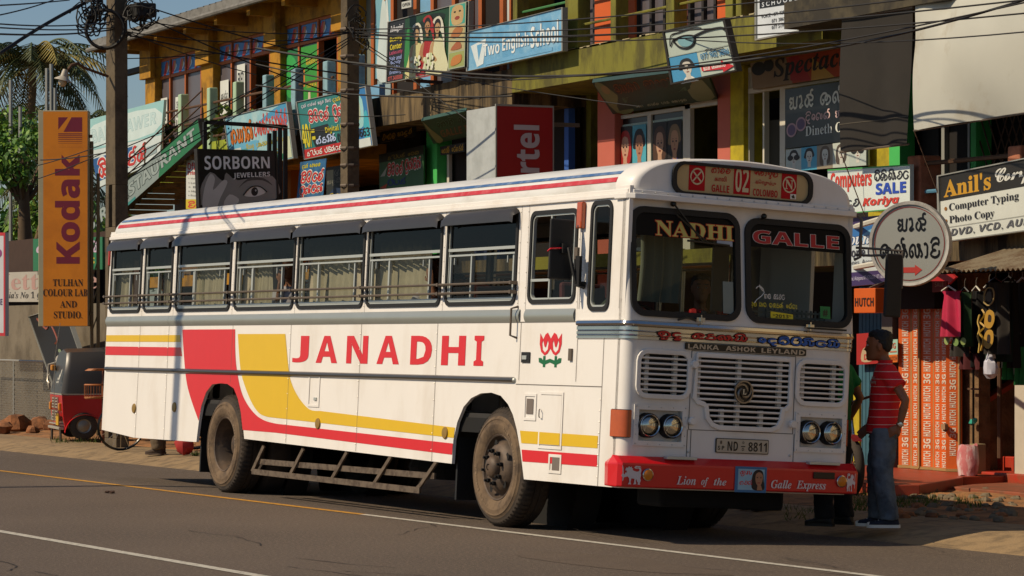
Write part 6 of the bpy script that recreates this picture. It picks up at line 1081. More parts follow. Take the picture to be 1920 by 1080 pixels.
b = MB(); SP = mat('steel_post', '7a6a4a', .7, .4, var=.2)
pp = [DP(172, 612, tk+.15), DP(184, 612, tk+.15)]
for p, py in zip(pp, (265, 325)): b.bar((p.x, p.y, 0.02), (p.x, p.y, DP(172, py, tk+.15).z), .045, .045, SP)
for k in range(9): z = .4+k*.42; b.bar((pp[0].x, pp[0].y, z), (pp[1].x, pp[1].y, z+.3), .018, .018, SP)
for z in (z0+.2, z1-.4): b.bar((K4[1].x, K4[1].y, z)+() if False else V((K4[1].x, K4[1].y, z))+CL*.12, V((pp[0].x, pp[0].y, z)), .05, .05, SP)
b.build('post', ks)
# ---------------------------------------------------------------- poles, lamp, wires
PC = mat('pole_concrete', '5f5340', .95, var=.2, scale=3, hex2='3a3124', amt=.6, sc2=4, bump=.3, bsc=30)
def pole(p, w0, w1, h, label, slots):
    t = thing('utility_pole', label, 'pole', tuple(p)); b = MB()
    ax = rf; ay = rl_
    def lev(z): k = z/h; return w0+(w1-w0)*k
    def pr(a0, a1, c, z0, z1):
        pts = []
        for z in (z0, z1):
            w = lev(z)/2; pts += [p+ax*(a0*w)+ay*(-c)+V((0, 0, z)), p+ax*(a1*w)+ay*(-c)+V((0, 0, z)), p+ax*(a1*w)+ay*c+V((0, 0, z)), p+ax*(a0*w)+ay*c+V((0, 0, z))]
        b.add(pts, [[0, 1, 2, 3][::-1], [4, 5, 6, 7], [0, 1, 5, 4], [1, 2, 6, 5], [2, 3, 7, 6], [3, 0, 4, 7]], PC)
    z = 0
    if slots:
        for s0, s1 in slots: pr(-1, 1, .10, z, s0); pr(-1, -.35, .10, s0, s1); pr(.35, 1, .10, s0, s1); z = s1
    pr(-1, 1, .10, z, h); b.build('shaft', t, bevel=.01)
    return t
p1 = G(219, 842); p1.z = zk+.08; P1 = pole(p1, .44, .27, 8.5, 'thick concrete pole with slots, a lamp arm and a tangle of black cable', [(.15, 1.0), (1.15, 2.0), (2.15, 3.0), (3.15, 3.75)])
p2 = DP(656, 618, 43.2); p2.z = .1; P2 = pole(p2, .26, .19, 9.2, 'slim dark concrete pole in front of the printing sign', None)
for z in (2.9, 3.2, 3.5, 3.7, 4.0, 4.25, 4.6, 5.1, 5.6, 6.0): b = MB(); b.lathe([(.15, 0), (.155, .02), (.15, .04)], p2+V((0, 0, z)), (0, 0, 1), STEEL, 8); b.build('band', P2)
WIREM = mat('black_cable', '0f0e0d', .7, var=0)
t1 = p1+V((0, 0, 0)); zh1 = 5.75; r_ = random.Random(5)
def coil(c, R0, n, rad, seed, squash=.8):
    q = random.Random(seed); b = MB()
    for k in range(n):
        o = V(c)+V((q.gauss(0, .10), q.gauss(0, .08), q.gauss(0, .10))); rr_ = R0*q.uniform(.35, 1.1); a = V((q.gauss(0, 1), q.gauss(0, 1), q.gauss(0, .5))).normalized(); u = a.orthogonal().normalized(); w = a.cross(u); s0 = q.uniform(0, 6)
        b.tube([o+u*(rr_*math.cos(s0+t*.5))+w*(rr_*squash*math.sin(s0+t*.5))+V((q.gauss(0, .015), 0, q.gauss(0, .015))) for t in range(q.randint(6, 14))], rad, WIREM, 4)
    return b
lookb = -CL
for (px, py, n, R0, sd_, lb) in ((178, 22, 30, .22, 1, 'dense tangle of black cable loops on the road side of the thick pole'), (262, 28, 20, .20, 2, 'cable tangle between the thick pole and the tin eave'), (668, 62, 16, .15, 4, 'small knot of wires clamped on the slim pole')):
    c = DP(px, py, 41.4 if px < 400 else 43); o = coil(c, R0, n, .011, sd_).build('cable_tangle', smooth=60, label=lb, cat='cable', group='cable tangles on the poles')
b = MB(); c = DP(197, 52, 41.3); b.tube([c+CR*(.27*math.cos(t))+V((0, 0, .27*math.sin(t)-.02)) for t in [2*PI*i/26 for i in range(40)]], .028, WIREM, 6); b.build('cable_loop', smooth=60, label='thick black cable loop hung on the thick pole below the tangle', cat='cable')
b = MB(); b.box(*[v for v in (0, 0, 0, 0, 0, 0)], WIREM) if False else None
c = DP(262, 22, 41.6); b.box(c.x-.3, c.x+.3, c.y-.15, c.y+.15, c.z-.10, c.z+.10, mat('black_junction_box', '15130f', .7, var=.2)); b.build('junction_box', bevel=.02, label='black junction box in the wires beside the thick pole', cat='box')
wg = 'overhead wires'
WIRES = [  # x0 y0 t0 x1 y1 t1 sag radius, label tail
 (0, 45, 30, 215, 40, 41.8, 6, 1, 'upper wire from the thick pole to the picture edge on the sky side'), (0, 52, 30, 215, 52, 41.8, 4, 1, 'second wire from the thick pole across the sky'), (0, 64, 31, 215, 55, 41.8, 5, 1.3, 'sagging wire from the thick pole over the palm'),
 (0, 10, 30, 130, 0, 40, 1, 1, 'short wire crossing the top corner of the sky'), (0, 28, 33, 100, 0, 38, 2, 1, 'steep wire in the top corner of the sky'), (0, 100, 38.5, 160, 5, 41.4, -4, 3.0, 'thick twisted cable rising from the sky side to the tangle'),
 (215, 30, 41.8, 655, 60, 43, 14, 1, 'upper wire between the two poles'), (215, 55, 41.8, 655, 62, 43, 20, 1, 'sagging wire between the two poles'), (230, 10, 41.8, 655, 185, 43, 10, 1.2, 'wire falling steeply from the thick to the slim pole'), (240, 0, 41.5, 655, 120, 43, 6, 1.2, 'slanting wire from the eave to the slim pole'),
 (215, 50, 41.8, 480, 140, 46, 6, 1, 'wire from the thick pole to the balcony rail'), (215, 60, 41.8, 655, 140, 43, 5, 1.4, 'long slanting wire crossing the restaurant windows'), (215, 110, 41.8, 655, 60, 43, 12, .9, 'wire rising from the thick pole to the slim pole'), (230, 330, 41.8, 655, 75, 43, 6, .9, 'wire rising over the stair sign to the slim pole'), (230, 340, 41.8, 655, 80, 43, 8, .9, 'wire just below the one over the stair sign'), (235, 300, 41.8, 600, 90, 44, 8, .9, 'wire rising across the water sign'), (225, 280, 41.8, 655, 70, 43, 10, .9, 'wire from the pole slot up to the slim pole'),
 (72, 335, 45.5, 230, 270, 41.8, 3, .9, 'wire in front of the film sign upper part'), (72, 310, 45.5, 215, 262, 41.8, 3, .9, 'wire before the film sign near its emblem'), (76, 300, 45.5, 205, 285, 41.8, 3, 1.1, 'wire sagging before the film sign'),
 (667, 55, 43, 1920, -60, 26, 20, 1, 'top wire running from the slim pole over the brides sign'), (667, 60, 43, 1920, -30, 26, 26, 1, 'second wire over the brides sign to the far corner'), (667, 65, 43, 1920, 0, 26, 24, 1, 'third wire across the brides sign and olive parapet'), (667, 70, 43, 1920, 25, 27, 24, 1, 'wire crossing the English school lettering'), (667, 62, 43, 1240, 60, 36, 10, 1, 'wire ending on the spectacle sign corner'),
 (480, 90, 40, 960, 143, 37, 8, 1.9, 'thick cable sagging below the brides sign'), (960, 143, 37, 1440, 107, 32, 10, 1.9, 'thick cable along the olive parapet bottom'), (1440, 107, 32, 1920, 0, 27, 12, 1.5, 'thick cable rising across the cloth sheet'), (480, 160, 40, 960, 180, 36, 10, 1.4, 'sagging wire along the mossy slab'), (480, 120, 40, 900, 185, 37, 8, 1.2, 'wire falling to the mossy slab edge'), (660, 120, 43, 960, 150, 37, 4, 1.3, 'wire just above the thick slab cable'), (960, 150, 37, 1920, 5, 27, 22, 1, 'thin greenish wire across both sun sheets'), (700, 120, 43, 1200, 200, 37, 4, .8, 'thin wire slanting down to the salon sign'),
 (667, 70, 43, 820, 165, 45, 2, .9, 'drop wire from the slim pole to the slab bracket'), (667, 75, 43, 930, 265, 41, -2, .9, 'straight stay wire from the slim pole to the box sign'), (480, 205, 45, 760, 215, 44, 8, .9, 'wire looping below the mossy slab'), (480, 230, 45, 700, 240, 44, 10, .9, 'lowest wire loop below the mossy slab'), (800, 160, 44, 1240, 80, 37, 12, 1, 'wire lifting from the slab to the spectacle sign'), (1240, 70, 36, 1920, 60, 26, 16, .8, 'faint wire across the upper part of the dark sheet')]
for x0, y0, ta, x1, y1, tb2, sag, w, lb in WIRES:
    A_, B_ = DP(x0, y0, ta), DP(x1, y1, tb2); b = MB(); n = 14; sg = sag*(ta+tb2)/2/FPX*1.0
    b.tube([A_.lerp(B_, k/n)-V((0, 0, sg*4*(k/n)*(1-k/n))) for k in range(n+1)], .0085*w, WIREM, 5); b.build('overhead_wire', smooth=60, label=lb, cat='wire', group=wg)
# lamp on the thick pole
L = thing('street_lamp', 'white bell shaped lamp on a rusty bent arm of the thick pole', 'street lamp', tuple(DP(200, 143, 41.7))); b = MB(); b.tube([DP(202, 143, 41.7), DP(160, 128, 41.3), DP(145, 119, 41.1), DP(134, 122, 41.05), DP(128, 130, 41.0)], .022, RUST, 6); b.build('arm', L, smooth=60)
b = MB(); c = DP(121, 138, 41.0); ax_ = (DP(117, 158, 41)-DP(124, 130, 41)).normalized(); b.lathe([(.0, -.06), (.035, -.06), (.045, .0), (.05, .04), (.12, .09), (.125, .10), (.11, .10)], c, ax_, mat('lamp_enamel', 'b0a898', .5, var=.1), 18); b.build('lamp_shade', L, smooth=40); b = MB(); b.ball(c+ax_*.12, .06, .06, .07, mat('lamp_glass', 'b9a888', .3, var=.05), 12); b.build('bulb', L, smooth=80)
# the pole across the road that throws its shadow on the bus flank
bp_ = BO+BR @ V((-7.75, 0, 1.6)); d_ = 8.6; hp = bp_-V((math.sin(SUN_AZ), math.cos(SUN_AZ), 0))*d_; b_ = pole(V((hp.x, hp.y, 0)), .20, .15, 10.5, 'concrete pole on the opposite roadside whose shadow falls on the bus', None)
# ================================================================ ground-floor stall on the right
REDF = mat('red_cement', '9a3a22', .45, var=.12, scale=2, hex2='6b3520', amt=.5, sc2=3)
ZP = .13
t = thing('shop_steps', 'red painted cement steps climbing beside a low rough wall', 'steps', tuple(FY(1850, 900, 18.3))); sx0, sx1 = X(1809, 18.2), X(2000, 18.2)
for k in range(5):
    b = MB(); xl_ = (X(1809, 18.2), X(1838, 18.5), X(1876, 18.9), X(1876, 19.2), X(1876, 19.5))[k]; b.box(xl_, sx1, 18.12+.36*k, 21, .0, .155+.155*k, mat('step_red', 'a8301c', .5, var=.1, hex2='7a5238', amt=.7, sc2=5)); b.build('step', t, bevel=.012)
b = MB(); wx = X(1833, 18.3); b.prism([(wx, 18.35, 0), (wx, 18.35, FY(1834, 753, 18.35).z), (wx, 20.2, FY(1834, 753, 18.35).z+.95), (wx, 20.2, 0)], (.12, 0, 0), mat('rough_brown_wall', '7a5f40')); b.build('side_wall', t)
b = MB(); b.bar((wx+.06, 18.33, FY(1834, 752, 18.35).z), (wx+.06, 20.2, FY(1834, 752, 18.35).z+.97), .16, .05, flat('a0402a')); b.box(wx-.01, wx+.12, 18.32, 18.36, .3, FY(1834, 756, 18.35).z, mat('whitewash', 'b8b0a0', .8, var=.12)); b.build('wall_cap', t)
b = MB(); wx2 = X(1917, 18.3); b.box(wx2, wx2+.3, 18.2, 18.5, .1, FY(1914, 715, 18.3).z, mat('whitewash', 'b8b0a0')); b.build('pillar', t); b = MB(); px_ = X(1874, 18.3); b.tube([(px_, 18.3, .3), (px_, 18.3, 2.0)], .025, RUST, 6); b.build('pipe', t)
b = MB(); xp0 = X(1560, 17.0); xp1 = X(1832, 18.1)
b.prism([(X(1560, 15.95)-6, 15.9, -.1), (X(1676, 16.0), 15.98, -.1), (X(1733, 16.3), 16.25, -.1), (X(1806, 17.5), 17.5, -.1), (xp1+.5, 17.55, -.1), (xp1+.5, 18.4, -.1), (xp0-8, 18.4, -.1)], (0, 0, .1+ZP), REDF); b.build('red_floor', kind='structure', bevel=.01)
b = MB(); b.prism([(X(1790, 17.2)+.1, 17.1, -.1), (X(1900, 17.2)+1.5, 17.1, -.1), (X(1900, 17.2)+1.5, 18.1, -.1), (X(1815, 17.6), 18.1, -.1), (X(1812, 17.5), 17.6, -.1)], (0, 0, .16), mat('worn_red_slab', '8a4a30', .7, var=.15, hex2='5a4630', amt=.6, sc2=4)); b.build('lower_slab', kind='structure', bevel=.01)
# folding shutter: each leaf a thing of its own would not move alone -> one door with leaves as parts
FD = thing('folding_shutter', 'orange folding shutter covered in white phone network lettering', 'shutter', (X(1730, 18.1), 18.1, ZP)); OR3 = mat('shutter_orange', 'd05a10', .5, var=.1, hex2='a8521c', amt=.5, sc2=2.5); CRW = mat('worn_edge_wood', '9a7a4a', .8, var=.2); ZT3 = 2.05
def leaf(px0, px1, y0, y1, seq, off=0, half=False):
    x0, x1 = X(px0, (y0+y1)/2), X(px1, (y0+y1)/2); b = MB(); a, c = V((x0, y0, ZP+.02)), V((x1, y1, ZP+.02)); nn = V((0, .035, 0))
    b.prism([a, c, c+V((0, 0, ZT3-ZP)), a+V((0, 0, ZT3-ZP))], nn, OR3); lf = b.build('leaf', FD)
    b = MB(); b.bar(c+V((.012, -.01, 0)), c+V((.012, -.01, ZT3-ZP)), .022, .03, CRW); b.bar(a, c, .03, .03, CRW); b.build('edge_strip', lf)
    P = [a, c, c+V((0, 0, ZT3-ZP)), a+V((0, 0, ZT3-ZP))]; n = (P[1]-P[0]).cross(P[3]-P[0]).normalized(); b = MB(); fn = lambda u, v, h=0: bil(P, 1-v, u)+n*(.004+h); tw = mat('network_white', 'cfc4b4', .6, var=.06); u = .015-off
    cols = ((.26, .74),) if not half else ((.12, .40), (.58, .86))
    for ca, cb in cols:
        u = .012-off
        k = 0
        while u < .98:
            w_ = .088 if seq[k % len(seq)] == 'H' else .058
            if u > .005: put(b, text2d(bold('HUTCH' if seq[k % len(seq)] == 'H' else '3G'), .01), (u, ca, min(u+w_, .995), cb), tw, fn)
            u += w_+.014; k += 1
    b.build('lettering', lf)
leaf(1689, 1706, 18.02, 18.08, 'H3HH'); leaf(1707.5, 1726, 18.05, 18.02, 'H3HH', 0); leaf(1728, 1749, 18.02, 18.07, 'H3HH', 0); leaf(1751, 1777, 18.04, 18.04, 'H3HH', .0, True); leaf(1781, 1792, 18.0, 18.1, 'HH3', .03)
b = MB(); x = X(1777, 18.0); b.ball((x, 17.97, .62), .045, .03, .05, STEEL, 8); b.box(x-.03, x+.05, 17.93, 17.97, .6, .66, flat('9a7a5a')); b.build('padlock', FD)
b = MB(); b.box(X(1781, 18.1), X(1791, 18.1), 18.05, 18.2, ZP, ZP+.28, CONC); b.build('shutter_post_foot', kind=None, label='grey concrete stub below the narrow shutter leaf', cat='post')
# doorway left of the shutter
b = MB(); b.box(X(1667, 18.1), X(1687, 18.1), 18.0, 18.25, ZP, 2.4, mat('grey_post_paint', '6b655a', .8, var=.2)); b.build('door_post', label='grey painted post between the blue doors and the orange shutter', cat='post')
dl = thing('blue_door', 'weathered blue plank door behind the standing man', 'door', (X(1630, 18.1), 18.1, ZP)); b = MB(); bx0, bx1 = X(1610, 18.1), X(1665, 18.1)
for k in range(8): b.box(bx0+(bx1-bx0)*k/8+.006, bx0+(bx1-bx0)*(k+1)/8-.006, 18.1, 18.14, ZP, 2.2, mat('weathered_blue', '2f5a6a', .8, var=.25, scale=9))
b.box(bx0, bx1, 18.14, 18.16, ZP, 2.2, DEEP); b.build('plank_panel', dl)
b = MB(); b.box(X(1600, 17.9), X(1611, 17.9), 17.9, 17.93, ZP, 1.1, mat('bright_yellow_paint', 'b09e14')); b.build('yellow_post', label='yellow painted post beside the blue plank door', cat='post')
sign('red_door_board', 'red board with a pale emblem behind the head of the man', Q4(18.0, (1606, 684), (1656, 681), (1656, 622), (1606, 626)), mat('board_red2', '9a1c16', .6, var=.1), [('c', 'b09a7a', [(.2, .1), (.22, .45), (.4, .55), (.62, .4), (.6, .1)]), ('t', bold('D'), 'b01c16', (.3, .14, .42, .32), .01)], thick=.03)
sign('network_leaflet', 'small pale green and orange leaflet pasted on the grey post', Q4(17.97, (1667, 680), (1683, 679), (1683, 636), (1667, 637)), '9ac0b0', [BG('c8640e', [(0, 0), (1, 0), (1, .34), (0, .34)]), ('t', bold('HUTCH'), '2a140a', (.06, .08, .94, .26)), ('t', '3G', 'b84a2a', (.2, .6, .8, .85), .02), ('p', 'b86a4a', [(.1, .44), (.9, .44), (.9, .5), (.1, .5)])], thick=.006, cat='leaflet')
# corrugated awning
aw = thing('tin_awning', 'rusty corrugated tin awning over the clothes stall', 'awning', (X(1840, 16.6), 16.6, 2.3)); ax0, ax1 = X(1752, 16.3), X(2050, 16.3); b = MB(); nn_ = 220
zl = FY(1840, 507, 16.3).z; b.grid(nn_, 4, lambda u, v: (ax0+u*(ax1-ax0), 16.3+.95*v, zl+.26*v+.014*math.sin(u*nn_*.9)), mat('tin_sheet', '8a7d66', .7, .2, var=.2, scale=4, hex2='5a3f28', amt=.7, sc2=4)); b.build('tin_sheet', aw, smooth=60)
b = MB()
for y in (16.4, 17.1): b.bar((ax0, y, zl+(.95*0)+.26*(y-16.3)/.95-.03), (ax1, y, zl+.26*(y-16.3)/.95-.03), .05, .04, DEEP)
b.build('support', aw)
b = MB(); P = [FY(*q, 16.8) for q in ((1745, 512), (1778, 512), (1778, 508), (1792, 520), (1778, 533), (1778, 527), (1745, 527))]; b.prism(P, (0, .03, 0), flat('a81c1c')); b.build('red_arrow_board', label='small red arrow board hung under the tin awning', cat='sign')
sign('red_price_board', 'small dark red board behind the hangers above the shutter', Q4(17.7, (1748, 548), (1775, 546), (1775, 515), (1748, 517)), '7a1618', [('t', bold('SALE'), 'a8786a', (.2, .3, .8, .6))], thick=.02)
# garments: each on its hanger
def garment(nm, label, px0, px1, py0, py1, y, m, pts=None, seed=0, motif=None, hem=None):
    t = thing(nm, label, 'garment', tuple(FY((px0+px1)/2, py0, y)), 'clothes hanging in the stall'); x0, x1 = X(px0, y), X(px1, y); z1, z0 = FY(px0, py0, y).z, FY(px0, py1, y).z; r_ = random.Random(seed); ph = r_.uniform(0, 6); b = MB()
    prof = pts or [(0, .0, 1.0), (.5, .06, .94), (1, .14, .86)]
    def wd(v):
        for (a, l0, r0_), (c, l1, r1_) in zip(prof, prof[1:]):
            if a <= v <= c: k = (v-a)/(c-a); return l0+(l1-l0)*k, r0_+(r1_-r0_)*k
        return prof[-1][1:]
    def gfn(u, v):
        l, r = wd(v); return (x0+(x1-x0)*(l+(r-l)*u), y+.035*math.sin(u*17+ph+v)*(1-v*.7)+.03*math.cos(u*PI*2), z0+(z1-z0)*v)
    b.grid(28, 12, gfn, m); b.build('cloth', t, smooth=80)
    b = MB(); xc = (x0+x1)/2; b.tube([(xc-(x1-x0)*.3, y, z1), (xc, y, z1+.05), (xc+(x1-x0)*.3, y, z1)], .01, WHT if seed % 2 else BLK, 5); b.tube([(xc, y, z1+.05), (xc, y, z1+.11), (xc+.02, y, z1+.14)], .005, STEEL, 4); b.build('hanger', t)
    if motif: drawing([V((x0, y-.075, z0)), V((x1, y-.075, z0)), V((x1, y-.075, z1)), V((x0, y-.075, z1))], motif, t, ('lettering', 'print'))
garment('red_dress', 'bright pink-red dress with a flared hem on a pale hanger', 1757, 1801, 546, 631, 17.0, mat('magenta_cloth', 'b01440', .7, var=.25, scale=9), [(0, 0, 1), (.7, .12, .92), (.9, .2, .85), (1, .05, .95)], 1)
garment('green_dress', 'dark green patterned dress beside the red dress', 1796, 1822, 548, 650, 17.1, mat('dark_green_cloth', '1c3a1a', .9, var=.5, scale=30), None, 2, [('e', '6f8a4a', .3, .08, .2, .07), ('e', '7a8a4a', .85, .1, .2, .07)])
garment('black_skirt', 'dark grey skirt hanging below the red dress hem', 1776, 1815, 632, 668, 17.15, mat('dark_grey_cloth', '2c2824', .9, var=.2), [(0, 0, 1), (1, .15, .85)], 3, [('e', '8a9a5a', .28, .82, .13, .22), ('e', '8a9a5a', .8, .82, .13, .22)])
garment('maroon_skirt', 'maroon pleated skirt under the long black dresses', 1793, 1834, 662, 692, 17.2, mat('maroon_cloth', '4a1216', .9, var=.3), [(0, 0, 1), (1, .1, .9)], 4)
garment('black_dress', 'long plain black dress between the green dress and the stall post', 1818, 1843, 546, 688, 17.25, mat('black_cloth', '100e0e', .95, var=.3), None, 5)
ELE = [('l', 'a8842a', [(.15, .05), (.25, .2), (.1, .3), (.3, .38), (.12, .45), (.3, .55), (.2, .62)], .012), ('c', 'a8802c', [(.3, .40), (.55, .36), (.72, .46), (.7, .58), (.5, .62), (.34, .56)]), ('c', '2a1c0c', [(.45, .46), (.58, .45), (.6, .53), (.48, .55)]), ('c', 'a8802c', [(.28, .12), (.5, .08), (.68, .18), (.66, .32), (.45, .34), (.3, .26)]), ('c', '2a1c0c', [(.42, .17), (.55, .16), (.56, .26), (.44, .27)]), ('l', 'c0a050', [(.06, .02), (.1, .15), (.02, .25), (.1, .35), (.03, .45), (.1, .55)], .01), ('l', 'a08a5a', [(.3, .72), (.5, .68), (.7, .76), (.68, .9), (.45, .92), (.32, .85), (.3, .72)], .008), ('c', '4a3a20', [(.4, .75), (.6, .74), (.6, .86), (.42, .86)])]
garment('gold_print_sarong', 'black sarong with a gold elephant print hung flat by the stall post', 1845, 1889, 530, 664, 16.7, mat('charcoal_cloth', '2e2924', .95, var=.1), [(0, 0, 1), (1, .0, 1)], 6, ELE)
garment('green_edged_cloth', 'black cloth with a dark green hem below the gold print sarong', 1842, 1893, 600, 678, 16.85, mat('green_hem_cloth', '10261c', .95, var=.4, scale=8), [(0, 0, 1), (1, 0, 1)], 7)
garment('black_dress', 'black beaded dress behind the gold print sarong', 1838, 1872, 540, 672, 17.35, mat('black_cloth', '100e0e'), None, 21)
garment('black_dress', 'wide black dress filling the stall beyond the gold print sarong', 1872, 1912, 528, 690, 17.4, mat('black_cloth', '100e0e'), None, 22)
for i, (a, c, p0, p1, m, lb) in enumerate(((1891, 1905, 530, 690, 'black_cloth', 'narrow black cloth hanging past the gold print sarong'), (1884, 1892, 655, 712, 'emerald_cloth', 'thin emerald scarf below the black cloth'), (1906, 1916, 650, 722, 'emerald_cloth', 'bright emerald scarf near the picture border'), (1900, 1935, 530, 660, 'black_cloth', 'black dress with pale beads at the picture border'), (1890, 1935, 650, 705, 'black_cloth', 'short black cloth behind the emerald scarves'))): garment('hanging_cloth', lb, a, c, p0, p1, 17.0+.07*i, mat(m, '0f6a34', .8, var=.4, scale=14), [(0, 0, 1), (1, .1, .9)], 10+i)
def bag(nm, label, p, w, h, m, seed, cat='bag'):
    b = MB(); r_ = random.Random(seed); ph = [r_.uniform(0, 6) for _ in range(4)]
    b.grid(26, 14, lambda u, v: (p.x+w*(.5+.10*math.sin(v*PI)+.05*noise.noise((u*5, v*4, seed)))*math.cos(u*2*PI), p.y+w*.75*(.5+.1*math.sin(v*PI)+.06*noise.noise((u*5, v*4, seed+5)))*math.sin(u*2*PI), p.z+h*v+.03*noise.noise((u*7, v*3, seed))), m)
    b.grid(12, 1, lambda u, v: (p.x+w*.5*v*math.cos(u*2*PI), p.y+w*.38*v*math.sin(u*2*PI), p.z+h*.96), m); return b.build(nm, smooth=25, label=label, cat=cat)
bag('checked_bag', 'red and white checked sack standing on the platform by the steps', FY(1815, 893, 17.75)-V((0, 0, 0))+V((0, 0, ZP-FY(1815, 893, 17.75).z)), .24, .33, mat('checked_sack', 'b86a6c', .7, var=.25, scale=14, hex2='cfc4c2', amt=.9, sc2=9, stretch=(1.5, 1.5, .5)), 3)
b = MB(); p = FY(1858, 690, 16.75); b.ball((p.x, p.y, p.z), .085, .07, .11, mat('white_plastic', 'c4c4d0', .4, var=.1), 10, .35, 4); b.tube([(p.x, p.y, p.z+.1), (p.x+.01, p.y, p.z+.26)], [.05, .01], mat('white_plastic', 'c4c4d0'), 6); b.build('plastic_bag', smooth=20, label='white plastic bag hanging below the gold print sarong', cat='bag')
b = MB(); p = FY(1828, 792, 18.15); b.ball((p.x-.03, p.y-.02, p.z), .045, .03, .035, mat('turquoise_plastic', '2f9a86', .4, var=.2), 8, .5, 4); b.ball((p.x+.03, p.y-.02, p.z+.02), .03, .03, .03, mat('turquoise_plastic', '2f9a86'), 8, .5, 5); b.build('plastic_bundle', smooth=20, label='turquoise plastic bag tied to the thin rod by the steps', cat='bag')
b = MB(); p = FY(1825, 830, 18.12); b.tube([(p.x, p.y, ZP), (p.x, p.y, 2.1)], .013, BLK, 5); b.bar((p.x-.1, p.y, 1.05), (p.x+.13, p.y, 1.05), .02, .02, RUST); b.build('iron_rod', label='thin black iron rod on the rough brown wall', cat='rod')
b = MB(); p = FY(1823, 850, 18.05); b.box(p.x-.06, p.x+.06, 18.05, 18.19, ZP, FY(1820, 832, 18.05).z, mat('cement_block', '8a7a58', .9, var=.15)); b.build('cement_block', label='pale cement block behind the checked sack', cat='block', bevel=.01)
# ================================================================ people
def stripes(name, c1, c2, per, wd):
    if name in MATS: return MATS[name]
    m = mat(name, c1, .85, var=.1, scale=12); n = m.node_tree.nodes; l = m.node_tree.links; p = n['Principled BSDF']; src = p.inputs['Base Color'].links[0].from_socket
    tc = n.new('ShaderNodeTexCoord'); sp_ = n.new('ShaderNodeSeparateXYZ'); l.new(tc.outputs['Object'], sp_.inputs[0]); d = n.new('ShaderNodeMath'); d.operation = 'DIVIDE'; d.inputs[1].default_value = per; l.new(sp_.outputs[2], d.inputs[0])
    f = n.new('ShaderNodeMath'); f.operation = 'FRACT'; l.new(d.outputs[0], f.inputs[0]); g = n.new('ShaderNodeMath'); g.operation = 'LESS_THAN'; g.inputs[1].default_value = wd; l.new(f.outputs[0], g.inputs[0]); mx = n.new('ShaderNodeMix'); mx.data_type = 'RGBA'; l.new(src, mx.inputs['A']); mx.inputs['B'].default_value = lin(c2); l.new(g.outputs[0], mx.inputs['Factor']); l.new(mx.outputs['Result'], p.inputs['Base Color']); return m
SKIN = mat('dark_skin', '8a5638', .5, var=.12, scale=12); SKIN2 = mat('brown_skin', '8a5a3c', .5, var=.12, scale=12); HAIRM = mat('black_hair', '0d0b0a', .6, var=.3, scale=40)
JEAN = mat('worn_denim', '5c6670', .9, var=.2, scale=6, hex2='2c343e', amt=.7, sc2=5); SHOE = mat('canvas_shoe', '1a2030', .8, var=.1); SOLE = mat('rubber_sole', 'd8d2c8', .7, var=.1); EYEW = mat('eye_white', 'b8b0a8', .3, var=0)
def fuse(o, vox, it=4):
    m = o.modifiers.new('fuse', 'REMESH'); m.mode = 'VOXEL'; m.voxel_size = vox; m.use_smooth_shade = True
    s_ = o.modifiers.new('soft', 'SMOOTH'); s_.iterations = it; s_.factor = .5; return o
CRS = bpy.data.textures.new('crease', 'CLOUDS'); CRS.noise_scale = .085; CRS.noise_depth = 3
def crease(o, k=.022):
    d = o.modifiers.new('crease', 'DISPLACE'); d.texture = CRS; d.strength = k; d.mid_level = .5; return o
def head_mesh(b, c, f, l, m, s=1.0):                  # head centred at c, facing f, left side l
    u = V((0, 0, 1)); P = lambda a, e, z: c+f*(a*s)+l*(e*s)+u*(z*s)
    rg = []
    for z, ca, ra, re in ((-.115, .052, .032, .028), (-.10, .035, .06, .045), (-.07, .015, .082, .058), (-.03, .0, .094, .068), (.02, -.004, .099, .075), (.06, -.008, .097, .076), (.095, -.012, .08, .064), (.118, -.012, .045, .036), (.125, -.012, .01, .01)): rg.append((P(ca, 0, z), f*(ra*s), l*(re*s)))
    b.loft(rg, m, 18)
    b.add([P(.088, .0, .02), P(.122, 0, -.028), P(.092, .020, -.036), P(.092, -.020, -.036), P(.088, 0, -.042), P(.07, 0, -.01)], [[0, 1, 2], [0, 3, 1], [1, 4, 2], [1, 3, 4], [0, 2, 5], [0, 5, 3], [4, 5, 2], [4, 3, 5]], m)
    for z in (-.060, -.072): q = P(.083, 0, z); b.loft([(q-l*(.024*s), f*(.004*s), u*(.004*s)), (q, f*(.013*s), u*(.007*s)), (q+l*(.024*s), f*(.004*s), u*(.004*s))], m, 8)
    q = P(.082, 0, .028); b.loft([(q-l*.045*s, f*.006*s, u*.005*s), (q-l*.02*s, f*.014*s, u*.008*s), (q+l*.02*s, f*.014*s, u*.008*s), (q+l*.045*s, f*.006*s, u*.005*s)], m, 8)
    for e in (1, -1): q = P(-.008, .076*e, -.008); b.loft([(q-u*.03*s, f*.008*s, l*.006*s), (q, f*.02*s, l*.012*s), (q+u*.028*s, f*.018*s, l*.010*s)], m, 10)
    return P
TUFT = bpy.data.textures.new('tuft', 'CLOUDS'); TUFT.noise_scale = .018
def hair_tuft(h):
    d = h.modifiers.new('round', 'SUBSURF'); d.levels = 2; d.render_levels = 2; d = h.modifiers.new('tuft', 'DISPLACE'); d.texture = TUFT; d.strength = .02; d.mid_level = .4
